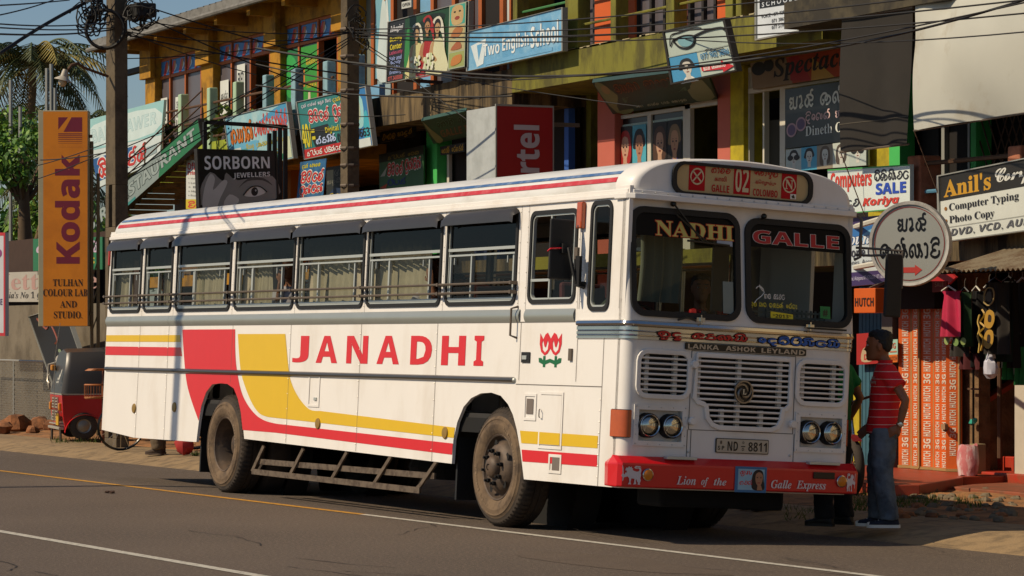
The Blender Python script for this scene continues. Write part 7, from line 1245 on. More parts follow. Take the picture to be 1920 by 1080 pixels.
def head_extras(P, f, l, parent, s=1.0, longh=False):
    u = V((0, 0, 1)); b = MB(); rg = []
    for z, ca, ra, re in ((-.05, -.062, .03, .055), (-.01, -.05, .055, .074), (.03, -.034, .076, .080), (.062, -.022, .092, .082), (.09, -.014, .098, .078), (.114, -.012, .08, .062), (.130, -.014, .04, .03)): rg.append((P(ca, 0, z), f*(ra*s), l*(re*s)))
    b.loft(rg, HAIRM, 20); h = b.build('hair', parent, smooth=60); hair_tuft(h)
    b = MB()
    for e in (1, -1):
        q = P(.082, .033*e, .008); b.ball(tuple(q), .011*s, .011*s, .008*s, EYEW, 8); b.ball(tuple(q+f*.006*s), .006*s, .006*s, .006*s, BLK, 8); k = P(.093, .033*e, .036); b.bar(k-l*.018*s, k+l*.018*s, .006*s, .008*s, HAIRM)
    b.build('eye', parent)
def hand_mesh(b, wrist, d, palm, m, curl=.5, s=1.0, thumb=1):   # d = along the hand, palm = palm normal
    d = d.normalized(); palm = (palm-d*palm.dot(d)).normalized(); w = d.cross(palm).normalized()*thumb
    b.loft([(wrist, w*.026*s, palm*.018*s), (wrist+d*.03*s, w*.036*s, palm*.015*s), (wrist+d*.075*s, w*.042*s, palm*.014*s), (wrist+d*.09*s, w*.038*s, palm*.011*s)], m, 12)
    for i, (off, L_) in enumerate(((.032, .066), (.011, .076), (-.010, .070), (-.031, .054))):
        p0 = wrist+d*.085*s+w*off*s; dd = d; pts = [p0]
        for k, q in enumerate((.45, .32, .25)): dd = (dd+palm*curl*(.5+.35*k)).normalized(); pts.append(pts[-1]+dd*L_*q*s)
        b.tube(pts, [.0095*s, .009*s, .0082*s, .0065*s], m, 8)
    p0 = wrist+d*.022*s+w*.028*s; p1 = p0+(w*.8+d*.55+palm*.2).normalized()*.035*s; p2_ = p1+(d+w*.35+palm*.35).normalized()*.03*s; b.tube([p0, p1, p2_, p2_+(d+palm*.4).normalized()*.022*s], [.012*s, .0115*s, .0105*s, .008*s], m, 8)
def shoe(parent, ank, f, l, up=.0, mu=SHOE, ms=SOLE, L=.27):
    u = V((0, 0, 1)); g0 = V((ank.x, ank.y, up)); b = MB(); P = lambda a, e, z: g0+f*a+l*e+u*z
    b.loft([(P(-.085, 0, .028), l*.02, u*.01), (P(-.075, 0, .05), l*.036, u*.045), (P(-.02, 0, .06), l*.042, u*.055), (P(.04, 0, .052), l*.045, u*.042), (P(.10, 0, .038), l*.047, u*.028), (P(.15, 0, .032), l*.042, u*.022), (P(.178, 0, .028), l*.02, u*.012)], mu, 14)
    b.loft([(P(-.02, 0, .06), f*.05, l*.04), (P(-.02, 0, .12), f*.05, l*.042)], mu, 12); o = b.build('shoe', parent, smooth=60)
    b = MB(); Q = smooth2([(-.095, .0), (-.08, .036), (0, .044), (.09, .05), (.16, .04), (.19, 0), (.16, -.04), (.09, -.05), (0, -.044), (-.08, -.036)], 3); b.prism([P(a, e, .001) for a, e in Q], u*.026, ms); b.ball(tuple(P(.165, 0, .03)), .028, .028, .02, ms, 8)
    for k in range(4): b.bar(P(.04+.025*k, -.028, .088-.011*k), P(.04+.025*k, .028, .088-.011*k), .007, .005, ms)
    b.build('sole', o, smooth=50)
def person(label, base, f, J, shirt=None, trousers=None, skin=SKIN, group=None, hands=None, shoes=True, sole_z=None, shoe_m=SHOE, shoe_s=SOLE, sleeve=.55, collar=True):
    f = f.normalized(); u = V((0, 0, 1)); l = u.cross(f); t = thing('person', label, 'person', tuple(base), group)
    W_ = lambda k: base+f*J[k][0]+l*J[k][1]+u*J[k][2]
    b = MB(); hd = W_('head'); nk = W_('neck'); ch = W_('chest'); wa = W_('waist'); pe = W_('pelvis')
    P = head_mesh(b, hd, f, l, skin, 1.08); b.tube([hd-u*.06-f*.02, nk, ch+u*.1], [.05, .053, .07], skin, 12)
    b.loft([(pe-u*.06, f*.09, l*.13), (pe+u*.02, f*.105, l*.15), (wa, f*.09, l*.13), (ch, f*.11, l*.16), (ch+u*.11, f*.09, l*.15), (nk-u*.02, f*.055, l*.07)], skin, 18)
    for s_ in 'LR':
        b.tube([W_('sh'+s_), W_('sh'+s_).lerp(W_('el'+s_), .35), W_('el'+s_), W_('el'+s_).lerp(W_('wr'+s_), .3), W_('wr'+s_)], [.052, .047, .037, .038, .025], skin, 12)
        h = J['ha'+s_]; d = f*h[0]+l*h[1]+u*h[2]; pm = f*h[3]+l*h[4]+u*h[5]; hand_mesh(b, W_('wr'+s_), d, pm, skin, h[6], 1.0, 1 if s_ == 'L' else -1)
        b.tube([W_('hi'+s_), W_('hi'+s_).lerp(W_('kn'+s_), .5), W_('kn'+s_), W_('kn'+s_).lerp(W_('an'+s_), .35), W_('an'+s_)], [.085, .075, .055, .055, .038], skin, 12); a = W_('an'+s_); b.loft([(a, f*.035, l*.032), (V((a.x, a.y, base.z+.04))+f*.0, f*.05, l*.035), (V((a.x, a.y, base.z+.025))+f*.1, u*.02, l*.035)], skin, 10)
    fuse(b.build('body', t, smooth=60), .0085, 3); head_extras(P, f, l, t, 1.08)
    if shirt:
        b = MB(); b.loft([(pe-u*.06, f*.145, l*.185), (pe+u*.04, f*.140, l*.182), (wa, f*.128, l*.168), (ch-u*.06, f*.138, l*.178), (ch+u*.02, f*.134, l*.182), (ch+u*.10, f*.105, l*.168), (nk-u*.05, f*.08, l*.11), (nk-u*.02, f*.066, l*.075)], shirt, 22)
        for s_ in 'LR': a, e = W_('sh'+s_), W_('el'+s_); b.tube([a.lerp(ch+u*.06, .35), a, a.lerp(e, sleeve*.6), a.lerp(e, sleeve)], [.088, .080, .078, .088], shirt, 14)
        so_ = crease(fuse(b.build('shirt', t, smooth=60), .012, 3))
        if collar:
            b = MB(); rg = [(nk-u*.035+f*.008, f*.072, l*.082), (nk+u*.012-f*.008, f*.06, l*.068)]; vs = []
            for c, a, e in rg:
                for j in range(18): q = R(25)+R(310)*j/17; vs.append(c+a*math.cos(q)+e*math.sin(q))
            b.add(vs, [[j, j+1, 18+j+1, 18+j] for j in range(17)], shirt); b.build('collar', so_, smooth=60)
    if trousers:
        b = MB(); b.loft([(pe+u*.06, f*.112, l*.158), (pe, f*.118, l*.166), (pe-u*.09, f*.115, l*.16), (pe-u*.16, f*.08, l*.13)], trousers, 20)
        for s_ in 'LR': h, k, a = W_('hi'+s_), W_('kn'+s_), W_('an'+s_); b.tube([h+u*.02, h.lerp(k, .35), k, k.lerp(a, .35), k.lerp(a, .7), a-u*.0, a-u*.035], [.112, .110, .090, .086, .082, .086, .088], trousers, 16)
        crease(fuse(b.build('trousers', t, smooth=60), .012, 3), .03)
    if shoes:
        for s_ in 'LR': a = W_('an'+s_); shoe(t, a, (f*J.get('ft'+s_, (1, 0))[0]+l*J.get('ft'+s_, (1, 0))[1]).normalized(), u.cross((f*J.get('ft'+s_, (1, 0))[0]+l*J.get('ft'+s_, (1, 0))[1]).normalized()), base.z, shoe_m, shoe_s)
    return t, W_
STRP = stripes('striped_polo', 'd81a20', 'd8c0b4', .064, .07)
JM = dict(head=(.05, .0, 1.535), neck=(-.005, 0, 1.405), chest=(-.02, 0, 1.215), waist=(.0, 0, 1.02), pelvis=(.005, 0, .86), shL=(-.035, .165, 1.315), elL=(-.175, .25, 1.08), wrL=(-.125, .215, .86), haL=(.85, -.25, -.55, -.1, -1, -.1, .35), shR=(-.02, -.165, 1.315), elR=(.015, -.25, 1.06), wrR=(.12, -.20, .86), haR=(.6, .1, -.6, 0, 1, 0, .5), hiL=(.0, .085, .82), knL=(.015, .10, .455), anL=(-.04, .10, .105), hiR=(.0, -.085, .82), knR=(.06, -.09, .455), anR=(.055, -.10, .105))
GZ = zk+.105; mb0 = G(1658, 987, GZ)
mz = zk+.012 if False else 0.0
man, WM = person('man in red striped polo shirt and jeans standing with a hand on his hip', mb0+V((0, 0, -.005)), -CR+CL*.12, JM, STRP, JEAN, SKIN)
b = MB(); q = WM('wrL'); fdir = (-CR+CL*.12).normalized(); d_ = (WM('elL')-q).normalized(); b.lathe([(.031, 0), (.034, .006), (.034, .014), (.031, .02)], q+d_*.01, d_, CHROME, 16); b.lathe([(.0, .0), (.018, .0), (.018, .008), (0, .009)], q+d_*.02-CL*.033, -CL, CHROME, 14); b.build('wristwatch', man, smooth=40)
nl = V((0, 0, 1)).cross(fdir); cpt = WM('chest')+V((0, 0, .03))+fdir*.128
P = [WM('chest')+fdir*.085+nl*.155+V((0, 0, -.02)), WM('chest')+fdir*.13+nl*.06+V((0, 0, -.02)), WM('chest')+fdir*.13+nl*.06+V((0, 0, .07)), WM('chest')+fdir*.085+nl*.155+V((0, 0, .07))]
P = [P[1], P[0], P[3], P[2]]; drawing(P, [('t', bold('STREET'), 'c0b4aa', (.1, .7, .8, .92)), ('t', serif('Racing', True), 'c0b4aa', (.0, .2, .98, .62), .01)], man, ('shirt_lettering', 'shirt_print'))
JG = dict(head=(.06, 0, 1.52), neck=(.0, 0, 1.40), chest=(-.03, 0, 1.21), waist=(-.02, 0, 1.02), pelvis=(0, 0, .87), shL=(-.03, .17, 1.32), elL=(.02, .28, 1.08), wrL=(.18, .25, .92), haL=(.8, 0, -.3, 0, 0, -1, .5), shR=(-.03, -.17, 1.32), elR=(-.10, -.29, 1.09), wrR=(.02, -.31, .90), haR=(.9, .2, -.2, 0, .3, -1, .5), hiL=(0, .085, .83), knL=(.03, .13, .46), anL=(.0, .15, .10), hiR=(0, -.085, .83), knR=(.0, -.12, .46), anR=(-.02, -.15, .10))
gb = G(1562, 983, GZ)
BT = mat('black_trousers', '0f0f12', .9, var=.2); BSH = mat('black_boot', '0e0d0d', .6, var=.2)
person('person in a green shirt and black trousers leaning out from behind the bus nose', gb+CR*.0+V((0, 0, -.01)), -CL*.35-CR*.9 if False else -CR*.75+CL*.55, JG, mat('green_shirt', '137a34', .85, var=.1), BT, SKIN, shoe_m=BSH, shoe_s=BSH)
gb2 = G(1436, 956, GZ)
person('person in pale grey trousers mostly hidden behind the bus bumper', gb2+V((0, 0, -.0)), -CR, dict(JM), mat('white_shirt', '9a968e', .85, var=.1), mat('pale_grey_trousers', '8a8480', .9, var=.15), SKIN, shoe_m=BSH, shoe_s=BSH)
gb3 = G(298, 852, GZ)
person('person with brown trousers and boots standing behind the tail of the bus', gb3, -CR*.8+CL*.4, dict(JM), mat('dark_shirt', '33404a', .85, var=.1), mat('brown_trousers', '5a4a36', .9, var=.2), SKIN, shoe_m=mat('brown_boot', '3a2a1c', .8, var=.2), shoe_s=mat('brown_boot', '3a2a1c'))
# passengers inside the bus
def passenger(label, x, y, z, f, shirt, arm=None, skin=SKIN2, hd=True):
    t = thing('person', label, 'person', BO, 'bus passengers', local=True); t.rotation_euler = BR.to_euler(); f = V(f).normalized(); u = V((0, 0, 1)); l = u.cross(f); b = MB(); x -= 1.89*y*(0 if x > .5 else 1); arm = [V((q[0]-1.89*y*(0 if x > .5 else 1), q[1], q[2])) for q in arm] if arm else None; c = V((x, y, z))
    P = head_mesh(b, c, f, l, skin); b.tube([c-u*.06-f*.02, c-u*.17-f*.03, c-u*.3-f*.04], [.05, .053, .08], skin, 10); b.loft([(c-u*.7-f*.04, f*.1, l*.15), (c-u*.45-f*.04, f*.1, l*.16), (c-u*.25-f*.04, f*.09, l*.15), (c-u*.17-f*.03, f*.05, l*.07)], skin, 14)
    pts = arm or [c-u*.28-f*.04+l*.2*(1), c-u*.5+l*.24, c-u*.55+l*.2+f*.2]
    pts = [V(q) for q in pts]; b.tube([pts[0], pts[0].lerp(pts[1], .5), pts[1], pts[1].lerp(pts[2], .4), pts[2]], [.05, .046, .036, .035, .025], skin, 10)
    hand_mesh(b, pts[2], (pts[2]-pts[1]), (c-pts[2]), skin, .35); fuse(b.build('body', t, smooth=60), .01, 2); head_extras(P, f, l, t)
    b = MB(); b.loft([(c-u*.72-f*.04, f*.115, l*.17), (c-u*.45-f*.04, f*.115, l*.175), (c-u*.26-f*.04, f*.10, l*.165), (c-u*.18-f*.03, f*.065, l*.08)], shirt, 16); b.tube([pts[0].lerp(c-u*.3, .3), pts[0], pts[0].lerp(pts[1], .65)], [.08, .07, .068], shirt, 12); fuse(b.build('shirt', t, smooth=60), .014, 2); return t
WSH = mat('white_passenger_shirt', 'b0acb4', .9, var=.1)
x, z = bs(537, 500); passenger('passenger with a hand at his mouth in the fourth open window', x, .20, z, (.55, -.8, 0), WSH, [(x-.16, .16, z-.26), (x-.02, .10, z-.42), (x+.03, .09, z-.15)])
x, z = bs(818, 520); passenger('passenger in a striped white shirt with an elbow at the open window', x-.05, .34, z+.12, (1, .1, 0), stripes('striped_white_shirt', 'b0acb4', '6a6470', .045, .35), [(x, .2, z-.1), (x+.05, .06, z-.30), (x+.25, .2, z-.28)])
x, z = bs(874, 520); passenger('passenger raising a spread hand behind the foremost side window', x-.20, .45, z-.05, (1, -.2, 0), WSH, [(x-.12, .16, z-.24), (x+.05, .10, z-.20), (x+.01, .075, z-.03)])
x, z = bs(300, 530); passenger('passenger seen dimly behind the second narrow window', x, .32, z, (1, -.3, 0), mat('pink_top', '7a4a5a', .9, var=.1))
passenger('bus driver in a dark shirt behind the steering wheel', .95, .52, 2.18, (1, .1, 0), mat('drab_shirt', '3c4436', .9, var=.1), [(.95, .66, 1.92), (1.15, .68, 1.68), (1.33, .52, 1.82)], SKIN)
passenger('conductor in red standing beside the driver seat', .9, 1.35, 2.12, (.9, -.4, 0), mat('red_top', '8a1a1c', .9, var=.1))
# ================================================================ three-wheeler, motorcycle, bicycle
TT = thing('three_wheeler', 'red three-wheeler taxi with a black hood parked behind the bus tail', 'three-wheeler', (0, 0, 0), local=True)
tf_ = (CR*.955+CL*.30).normalized(); tl = V((0, 0, 1)).cross(tf_); tp = DP(116, 618, 43.6); tp.z = .04; tp = tp+tl*.62
TT.scale = (.92, .95, .88); TT.location = tp; TT.rotation_euler = (0, 0, math.atan2(tf_.y, tf_.x))
TR_ = mat('tuk_red', 'b81418', .35, var=.08, coat=.4); TBK = mat('black_vinyl', '3c3833', .38, var=.2, scale=5); PVC = mat('silver_trim', 'b0a898', .4, .4, var=.1)
HWD = .60
def prof3(pts, y0, y1, m, nm, bev=.03, par=None):
    b = MB(); b.prism([(x, y0, z) for x, z in pts], (0, y1-y0, 0), m); return b.build(nm, par or TT, bevel=bev, smooth=40)
prof3([(0.06, .34), (0.02, .55), (.0, .86), (.95, .90), (1.0, .62), (1.25, .34), (1.1, .30), (.74, .30), (.66, .46), (.40, .56), (.16, .48), (.08, .33)], -HWD, HWD, TR_, 'body', .05)
prof3([(1.2, .28), (2.1, .28), (2.45, .5), (2.5, 1.0), (2.38, 1.0), (2.2, .42), (1.2, .36)], -.35, .35, TR_, 'front_cowl')
b = MB(); sec = [(-HWD, .86), (-HWD+.005, 1.15), (-HWD+.05, 1.36), (-HWD+.16, 1.50), (0, 1.56), (HWD-.16, 1.50), (HWD-.05, 1.36), (HWD-.005, 1.15), (HWD, .86)]; rows = []
for x, k, dz in ((.0, .90, -.02), (.04, .97, 0), (.10, 1.0, .0), (.6, 1, .02), (.75, 1, .03)): rows.append([(x+.13*max(0, (z-.86))/.7*(1 if x < .05 else .85), y*k, z*1.0+dz*(z-.86)) for y, z in sec])
n = len(sec); b.add([p for r_ in rows for p in r_], [[i*n+j, i*n+j+1, (i+1)*n+j+1, (i+1)*n+j] for i in range(len(rows)-1) for j in range(n-1)], TBK); b.poly(rows[0], TBK); b.build('hood', TT, smooth=35)
b = MB(); b.grid(8, 10, lambda u, v: (.75+u*1.65, HWD*(2*v-1)*(1-.15*u), 1.50+.08*math.sin(PI*v)-.12*u*u), TBK); b.build('roof_canvas', TT, smooth=50)
b = MB(); b.box(.0, 1.0, -HWD-.008, HWD+.008, .865, .885, PVC); b.build('trim', TT)
for s_ in (-1, 1):
    b = MB(); b.M = Matrix.Translation((.36, s_*(HWD-.02), .25)); b.lathe([(.12, -.05), (.19, -.06), (.225, -.045), (.232, 0), (.225, .045), (.19, .06), (.12, .05)], (0, 0, 0), (0, 1, 0), TYRE, 26); w = b.build('wheel', TT, smooth=50); b = MB(); b.M = Matrix.Translation((.36, s_*(HWD-.02), .25)); b.lathe([(.125, -.05), (.10, -.03), (.05, -.045), (0, -.05)], (0, 0, 0), (0, 1, 0), mat('tuk_rim', '8a8478', .4, .5, var=.2), 20); b.build('rim', w, smooth=40)
b = MB(); b.M = Matrix.Translation((2.2, 0, .235)); b.lathe([(.12, -.05), (.19, -.06), (.232, 0), (.19, .06), (.12, .05)], (0, 0, 0), (0, 1, 0), TYRE, 26); b.build('wheel', TT, smooth=50)
b = MB(); b.grid(14, 3, lambda u, v: (.38+.33*math.cos(PI*(.02+.96*u)), -HWD-.05+.09*v, .26+.30*math.sin(PI*(.02+.96*u))+.02*v), TR_); b.build('fender', TT, smooth=60)
b = MB(); b.grid(14, 3, lambda u, v: (.38+.33*math.cos(PI*(.02+.96*u)), HWD+.05-.09*v, .26+.30*math.sin(PI*(.02+.96*u))+.02*v), TR_); b.build('fender', TT, smooth=60)
b = MB()
for y0, y1 in ((-.28, -.06), (.04, .26)):
    for z0 in (.46, .66):
        for k in range(4): b.box(-.02, .03, y0, y1, z0+.045*k, z0+.045*k+.02, PVC)
        b.box(-.015, .03, y0-.02, y0, z0-.01, z0+.17, PVC); b.box(-.015, .03, y1, y1+.02, z0-.01, z0+.17, PVC)
b.build('vent_grille', TT)
b = MB(); b.box(-.04, .05, -.56, .56, .33, .37, PVC); b.box(-.02, .05, -.56, .56, .40, .42, PVC); b.build('rear_bumper', TT, bevel=.008)
for s_ in (-1, 1):
    b = MB(); b.box(-.03, .04, s_*.47-.05, s_*.47+.05, .62, .74, mat('tail_lamp_amber', 'c07a20', .3, var=.2)); b.build('tail_lamp', TT, bevel=.012)
    b = MB(); b.box(.0, .02, s_*.45-.07, s_*.45+.07, .10, .34, BLK); b.build('mud_flap', TT)
b = MB(); b.box(-.045, -.03, -.56, -.30, .40, .58, mat('plate_yellow', 'c09414', .5, var=.05)); pl = b.build('number_plate', TT); b = MB(); put(b, text2d(bold('YR')), (-.50, .50, -.36, .56), BLK, lambda u, v, h=0: (-.048, -.86-u, v)); put(b, text2d(bold('3912')), (-.54, .42, -.32, .48), BLK, lambda u, v, h=0: (-.048, -.86-u, v)); b.build('plate_lettering', pl)
b = MB(); fl3 = lambda u, v, h=0: (.05+.12*v+(.0), -HWD+.01-.012+0*h, .0) if False else (.10+.16*u, -HWD-.004+.045*max(0, v-.3), 1.02+.26*v)
fl4 = lambda u, v, h=0: (-.035+.08*v, -.52+.24*u, .98+.26*v)
for k, (a, hgt) in enumerate(((.08, .35), (.36, .62), (.64, .95))): b.holed([[(a, .22), (a+.22, .22), (a+.22, hgt-.12), (a, hgt)]], WHT, lambda u, v: fl4(1-u, v))
put(b, text2d(bold('adidas')), (.05, .0, .95, .16), WHT, lambda u, v, h=0: fl4(1-u, v)); b.build('sticker', TT)
b = MB(); put(b, text2d(bold('NO LIFE')), (.1, .6, .9, .9), WHT, lambda u, v, h=0: (.11+.07*v, -.50+.40*(1-u), 1.33+.10*v)); b.build('hood_lettering', TT)
b = MB(); b.tube([(.0, .64, .95), (-.02, .74, 1.0), (.0, .74, 1.28), (.12, .64, 1.32)], .018, PVC, 6); b.tube([(.0, .64, 1.1), (.0, .72, 1.1)], .014, PVC, 6); b.build('side_bar', TT, smooth=50)
b = MB(); b.box(-.02, .06, .30, .44, 1.18, 1.28, mat('amber_box', 'b8781c', .4, var=.2)); b.build('side_lamp', TT, bevel=.02)
b = MB(); b.tube([(-.05, -.1, .3), (-.03, -.12, 1.4), (.05, -.16, 2.0)], .006, PVC, 4); b.build('aerial', TT)
for o in TT.children:                                  # lower tub sits deep over the wheels
    if not o.name.startswith(('wheel', 'rim', 'roof_canvas', 'aerial')):
        for v in o.data.vertices:
            if v.co.z <= .95: v.co.z = .19+(v.co.z-.33)*1.10
            elif o.name.startswith('hood') and v.co.z < 1.2: v.co.z -= .03
# food cart hanging trays beside it
tcart = thing('basket_tray', 'round tan snack tray with a wire net side fixed to a brown post', 'tray', tuple(DP(178, 760, 42.6))); TAN = mat('tan_plastic', 'a8683a', .6, var=.12); c = DP(176, 745, 42.6)
b = MB(); b.lathe([(0, 0), (.13, 0), (.14, .02), (.13, .03), (0, .03)], c-V((0, 0, .02)), (0, 0, 1), TAN, 22); b.lathe([(.13, .17), (.145, .18), (.13, .195)], c, (0, 0, 1), TAN, 22); b.build('tray', tcart, smooth=40)
b = MB()
for k in range(20): a = 2*PI*k/20; b.bar(c+V((.135*math.cos(a), .135*math.sin(a), .0)), c+V((.137*math.cos(a), .137*math.sin(a), .18)), .005, .005, TAN)
b.build('net_side', tcart); b = MB(); c2 = DP(178, 695, 42.5); b.loft([(c2+V((0, 0, .0)), CR*.15, CL*.12), (c2+V((.02, 0, .03))+CR*.04, CR*.14, CL*.11)], TAN, 20); b.bar(V((c.x, c.y, .05))+CR*.12+CL*.12, c2+CR*.12+CL*.12, .05, .05, mat('brown_post', '6a3a20', .8, var=.2)); b.build('shelf', tcart)
# motorcycle half behind the bus nose
MC = thing('motorcycle', 'motorcycle parked behind the bus nose with its front wheel showing', 'motorcycle', (0, 0, 0), local=True); mp = G(1606, 932, .0); MC.location = mp; mf = (CR*.55-CL*.85).normalized(); mf = (CR*.25-CL*.97).normalized(); MC.rotation_euler = (0, 0, math.atan2(mf.y, mf.x)); MC.location = mp-mf*0+V((0, 0, -.0))-CR*.06
for x in (0, -1.25):
    b = MB(); b.lathe([(.23, -.035), (.27, -.05), (.30, -.03), (.305, 0), (.30, .03), (.27, .05), (.23, .035)], (x, 0, .305), (0, 1, 0), TYRE, 28); w = b.build('wheel', MC, smooth=50); b = MB()
    for k in range(12): a = 2*PI*k/12; b.bar((x, 0, .305), (x+.235*math.cos(a), 0, .305+.235*math.sin(a)), .008, .008, STEEL)
    b.lathe([(.04, -.05), (.04, .05)], (x, 0, .305), (0, 1, 0), STEEL, 10, True); b.build('spoke', w)
b = MB(); b.tube([(0, .07, .305), (-.22, .07, .92)], .022, CHROME, 8); b.tube([(0, -.07, .305), (-.22, -.07, .92)], .022, CHROME, 8); b.tube([(-.25, -.33, 1.02), (-.2, -.1, .96), (-.2, .1, .96), (-.25, .33, 1.02)], .014, BLK, 6); b.build('fork', MC, smooth=50)
b = MB(); b.lathe([(0, -.10), (.07, -.08), (.085, 0), (.08, .02)], (-.10, 0, .86), (1, 0, 0), BLK, 18); b.lathe([(.078, .02), (.04, .04), (0, .045)], (-.10, 0, .86), (1, 0, 0), CLEAR, 18); b.build('headlamp', MC, smooth=50)
b = MB(); b.loft([((-.95, 0, .70), V((0, .07, 0)), V((0, 0, .04))), ((-.7, 0, .74), V((0, .12, 0)), V((0, 0, .1))), ((-.4, 0, .80), V((0, .13, 0)), V((0, 0, .12))), ((-.25, 0, .80), V((0, .06, 0)), V((0, 0, .06)))], TR_, 14); b.build('tank', MC, smooth=60); b = MB(); b.loft([((-1.45, 0, .78), V((0, .09, 0)), V((0, 0, .03))), ((-1.1, 0, .78), V((0, .12, 0)), V((0, 0, .045))), ((-.75, 0, .76), V((0, .1, 0)), V((0, 0, .04)))], BLK, 12); b.build('saddle', MC, smooth=60)
b = MB(); b.box(-.85, -.45, -.12, .12, .25, .62, DARK); b.tube([(-.3, .1, .3), (-1.4, .14, .35)], .035, CHROME, 8); b.build('engine', MC, bevel=.03); b = MB(); b.grid(12, 2, lambda u, v: (.33*math.cos(PI*(.3+.45*u)), -.05+.10*v, .305+.33*math.sin(PI*(.3+.45*u))), mat('dark_red_fender', '6a1012', .5, var=.1)); b.build('front_fender', MC, smooth=60)
# bicycle behind the bus tail
BC = thing('bicycle', 'bicycle leaning behind the thick pole under the bus tail', 'bicycle', (0, 0, 0), local=True); bp2 = DP(226, 618, 40.3); bp2.z = zk+.11; BC.location = bp2; BC.rotation_euler = (R(6), 0, math.atan2(CR.y, CR.x)+.35)
for x in (0, 1.05):
    b = MB(); b.lathe([(.31, -.018), (.335, 0), (.31, .018), (.30, 0), (.31, -.018)], (x, 0, .335), (0, 1, 0), BLK, 28); w = b.build('wheel', BC, smooth=50); b = MB()
    for k in range(16): a = 2*PI*k/16; b.bar((x, 0, .335), (x+.31*math.cos(a), 0, .335+.31*math.sin(a)), .006, .006, CHROME)
    b.build('spoke', w)
b = MB(); Tq = mat('bicycle_frame', '23302a', .5, var=.1)
for a, c in (((0, 0, .335), (.32, 0, .85)), ((0, 0, .335), (.45, 0, .30)), ((.45, 0, .30), (.32, 0, .9)), ((.45, 0, .3), (.92, 0, .82)), ((.33, 0, .80), (.92, 0, .82)), ((.88, 0, .98), (1.05, 0, .335))): b.tube([a, c], .016, Tq, 6)
b.tube([(.80, -.25, 1.0), (.88, 0, .98), (.80, .25, 1.0)], .012, CHROME, 6); b.build('frame', BC, smooth=50); b = MB(); b.ball((.30, 0, .94), .13, .08, .035, BLK, 10); b.build('saddle', BC, smooth=60)
# small things in view
b = MB(); c = G(345, 852, .05); b.ball((c.x, c.y, c.z+.12), .14, .12, .13, mat('red_cloth_bag', '9a201c', .8, var=.3), 12, .25, 6); b.build('cloth_bag', smooth=30, label='crumpled red bag on the pavement behind the rear wheel', cat='bag')
p = G(208, 925, .0); b = MB()
for k in range(7): b.ball((p.x+rnd.uniform(-.06, .06), p.y+rnd.uniform(-.05, .05), .014), .035, .02, .012, mat('dead_leaf', '3a2416', .9, var=.3), 7, .7, k)
b.build('leaf_litter', kind=None, label='dark scrap of litter lying between the road lines', cat='litter')
# ================================================================ vegetation on the left
TRK = mat('palm_trunk', '6b5a40', .95, var=.3, scale=9, bump=.4); FRD = mat('palm_leaflet', '3f4a1e', .6, var=.35, scale=6); FRD2 = mat('dry_leaflet', '8a7a34', .7, var=.3, scale=6); CRL = mat('tree_leaf', '3f6a1a', .6, var=.4, scale=9); CRL2 = mat('tree_leaf_light', '6a8f22', .6, var=.35, scale=9); BARK = mat('tree_bark', '5a4a38', .95, var=.3, scale=8)
def palm(base, top, nf, L, seed, label):
    r_ = random.Random(seed); t = thing('palm_tree', label, 'palm tree', tuple(base), 'palms behind the wall'); b = MB(); n = 12; pts = [base.lerp(top, k/n)+V((.25*math.sin(k*.4+seed), .1*math.sin(k*.7), 0)) for k in range(n+1)]; b.tube(pts, [.14-.05*k/n for k in range(n+1)], TRK, 10); b.build('trunk', t, smooth=60); c = pts[-1]; b = MB()
    for i in range(nf):
        a = 2*PI*i/nf+r_.uniform(-.25, .25); up = r_.uniform(-.15, 1.15); h = V((math.cos(a), math.sin(a), 0)); l_ = L*r_.uniform(.75, 1.1); m = FRD if r_.random() > .22 else FRD2; K = 26; prev = c; d = (h+V((0, 0, up))).normalized(); spine = [c]
        for k in range(K): d = (d+V((0, 0, -.055-.03*k/K*2))).normalized(); spine.append(spine[-1]+d*l_/K)
        b.tube(spine, [.03*(1-k/K)+.005 for k in range(K+1)], m, 4)
        for k in range(3, K):
            s0 = spine[k]; dd = (spine[k]-spine[k-1]).normalized(); sd_ = dd.cross(V((0, 0, 1))); sd_ = sd_.normalized() if sd_.length > .01 else V((1, 0, 0)); ll = L*.24*(math.sin(PI*min(1, .12+k/K*.9)))+.08
            for e in (1, -1):
                q = (sd_*e*.85+dd*.55+V((0, 0, -.45+r_.uniform(-.3, .15)))).normalized(); w = dd*.028; b.add([s0-w, s0+w, s0+q*ll*.6+w*.8+V((0, 0, -.02)), s0+q*ll+V((0, 0, -.09*ll))], [[0, 1, 2, 3]], m)
    b.build('crown', t)
palm(DP(60, 618, 70)*1.0, DP(48, 125, 70), 32, 2.6, 3, 'tall palm with spreading fronds behind the film sign'); palm(DP(10, 618, 78), DP(-8, 240, 78), 26, 2.6, 8, 'palm cut off by the picture edge behind the leafy tree'); palm(DP(150, 618, 82), DP(160, 235, 82), 26, 2.4, 5, 'palm with a frond reaching the concrete pole'); palm(DP(60, 618, 88), DP(95, 330, 88), 30, 2.8, 15, 'low palm filling the gap below the tall palm')
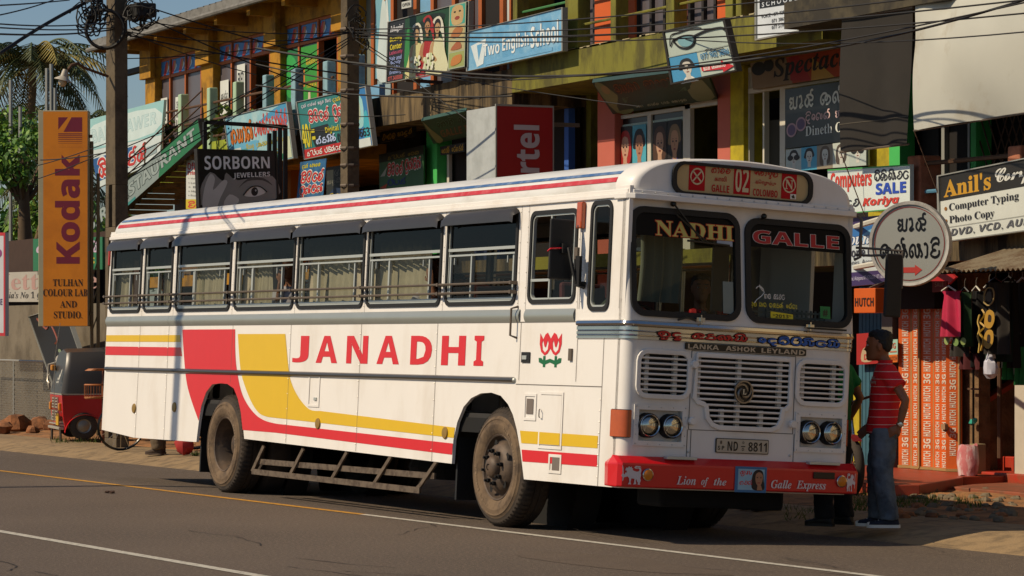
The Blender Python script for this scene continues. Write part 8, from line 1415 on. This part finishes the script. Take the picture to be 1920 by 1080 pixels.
def tree(base, h, cr, n, seed, label, lf=.16, flat_=.7):
    r_ = random.Random(seed); t = thing('tree', label, 'tree', tuple(base), 'trees behind the wall'); b = MB(); tp_ = base+V((0, 0, h)); b.tube([base, base.lerp(tp_, .5)+V((.1, 0, 0)), tp_], [.2, .15, .07], BARK, 8); cl = []
    for k in range(11):
        d = V((r_.gauss(0, 1), r_.gauss(0, 1), r_.gauss(.1, .6))).normalized(); e = tp_+V((d.x*cr*.7, d.y*cr*.7, d.z*cr*.6*flat_)); b.tube([base.lerp(tp_, .7), (base.lerp(tp_, .7)).lerp(e, .5)+V((0, 0, .1)), e], [.06, .04, .012], BARK, 5); cl.append((e, cr*r_.uniform(.28, .5)))
    b.build('trunk', t, smooth=60); b = MB()
    for k in range(n):
        e, s_ = r_.choice(cl); d = V((r_.gauss(0, 1), r_.gauss(0, 1), r_.gauss(0, .7))).normalized(); q = e+d*s_*r_.uniform(.35, 1.05); nn = (d+V((r_.gauss(0, .6), r_.gauss(0, .6), r_.gauss(.4, .6)))).normalized(); a = nn.orthogonal().normalized(); a = (a+nn.cross(a)*r_.uniform(-2, 2)).normalized()*lf*r_.uniform(.6, 1.3); c = nn.cross(a)*.45
        b.add([q-a*.5, q+c*.5, q+a*.5, q-c*.5], [[0, 1, 2, 3]], CRL if r_.random() < .6 else CRL2)
    b.build('crown', t)
tree(DP(44, 618, 60), 3.6, 1.25, 2600, 4, 'leafy green tree left of the orange film sign', .15); tree(DP(-25, 618, 64), 4.3, 1.3, 2000, 9, 'second leafy tree cut by the picture edge', .15)
tree(DP(0, 618, 95), 3.2, 3.2, 3200, 12, 'dark spreading tree far behind the palms', .34); tree(DP(110, 618, 98), 2.6, 3.0, 3000, 17, 'broad low tree behind the film sign', .34); tree(DP(190, 618, 100), 2.2, 2.6, 2600, 19, 'low tree behind the concrete pole', .34)
b = MB()
for k in range(5):
    p = DP((20, 38, 88, 96, 103)[k], 618, 62); b.tube([V((p.x, p.y, 0)), V((p.x, p.y, FY(0, 0, 1).z*0+DP(0, (150, 200, 128, 120, 165)[k], 62).z))], .045, FRL, 6); b.build('steel_pole', label=('thin grey pole before the leafy tree', 'thin grey pole rising over the leafy tree', 'first of three thin poles beside the palm crown', 'tallest of three thin poles beside the palm crown', 'shortest of three thin poles beside the palm crown')[k], cat='pole'); b = MB()
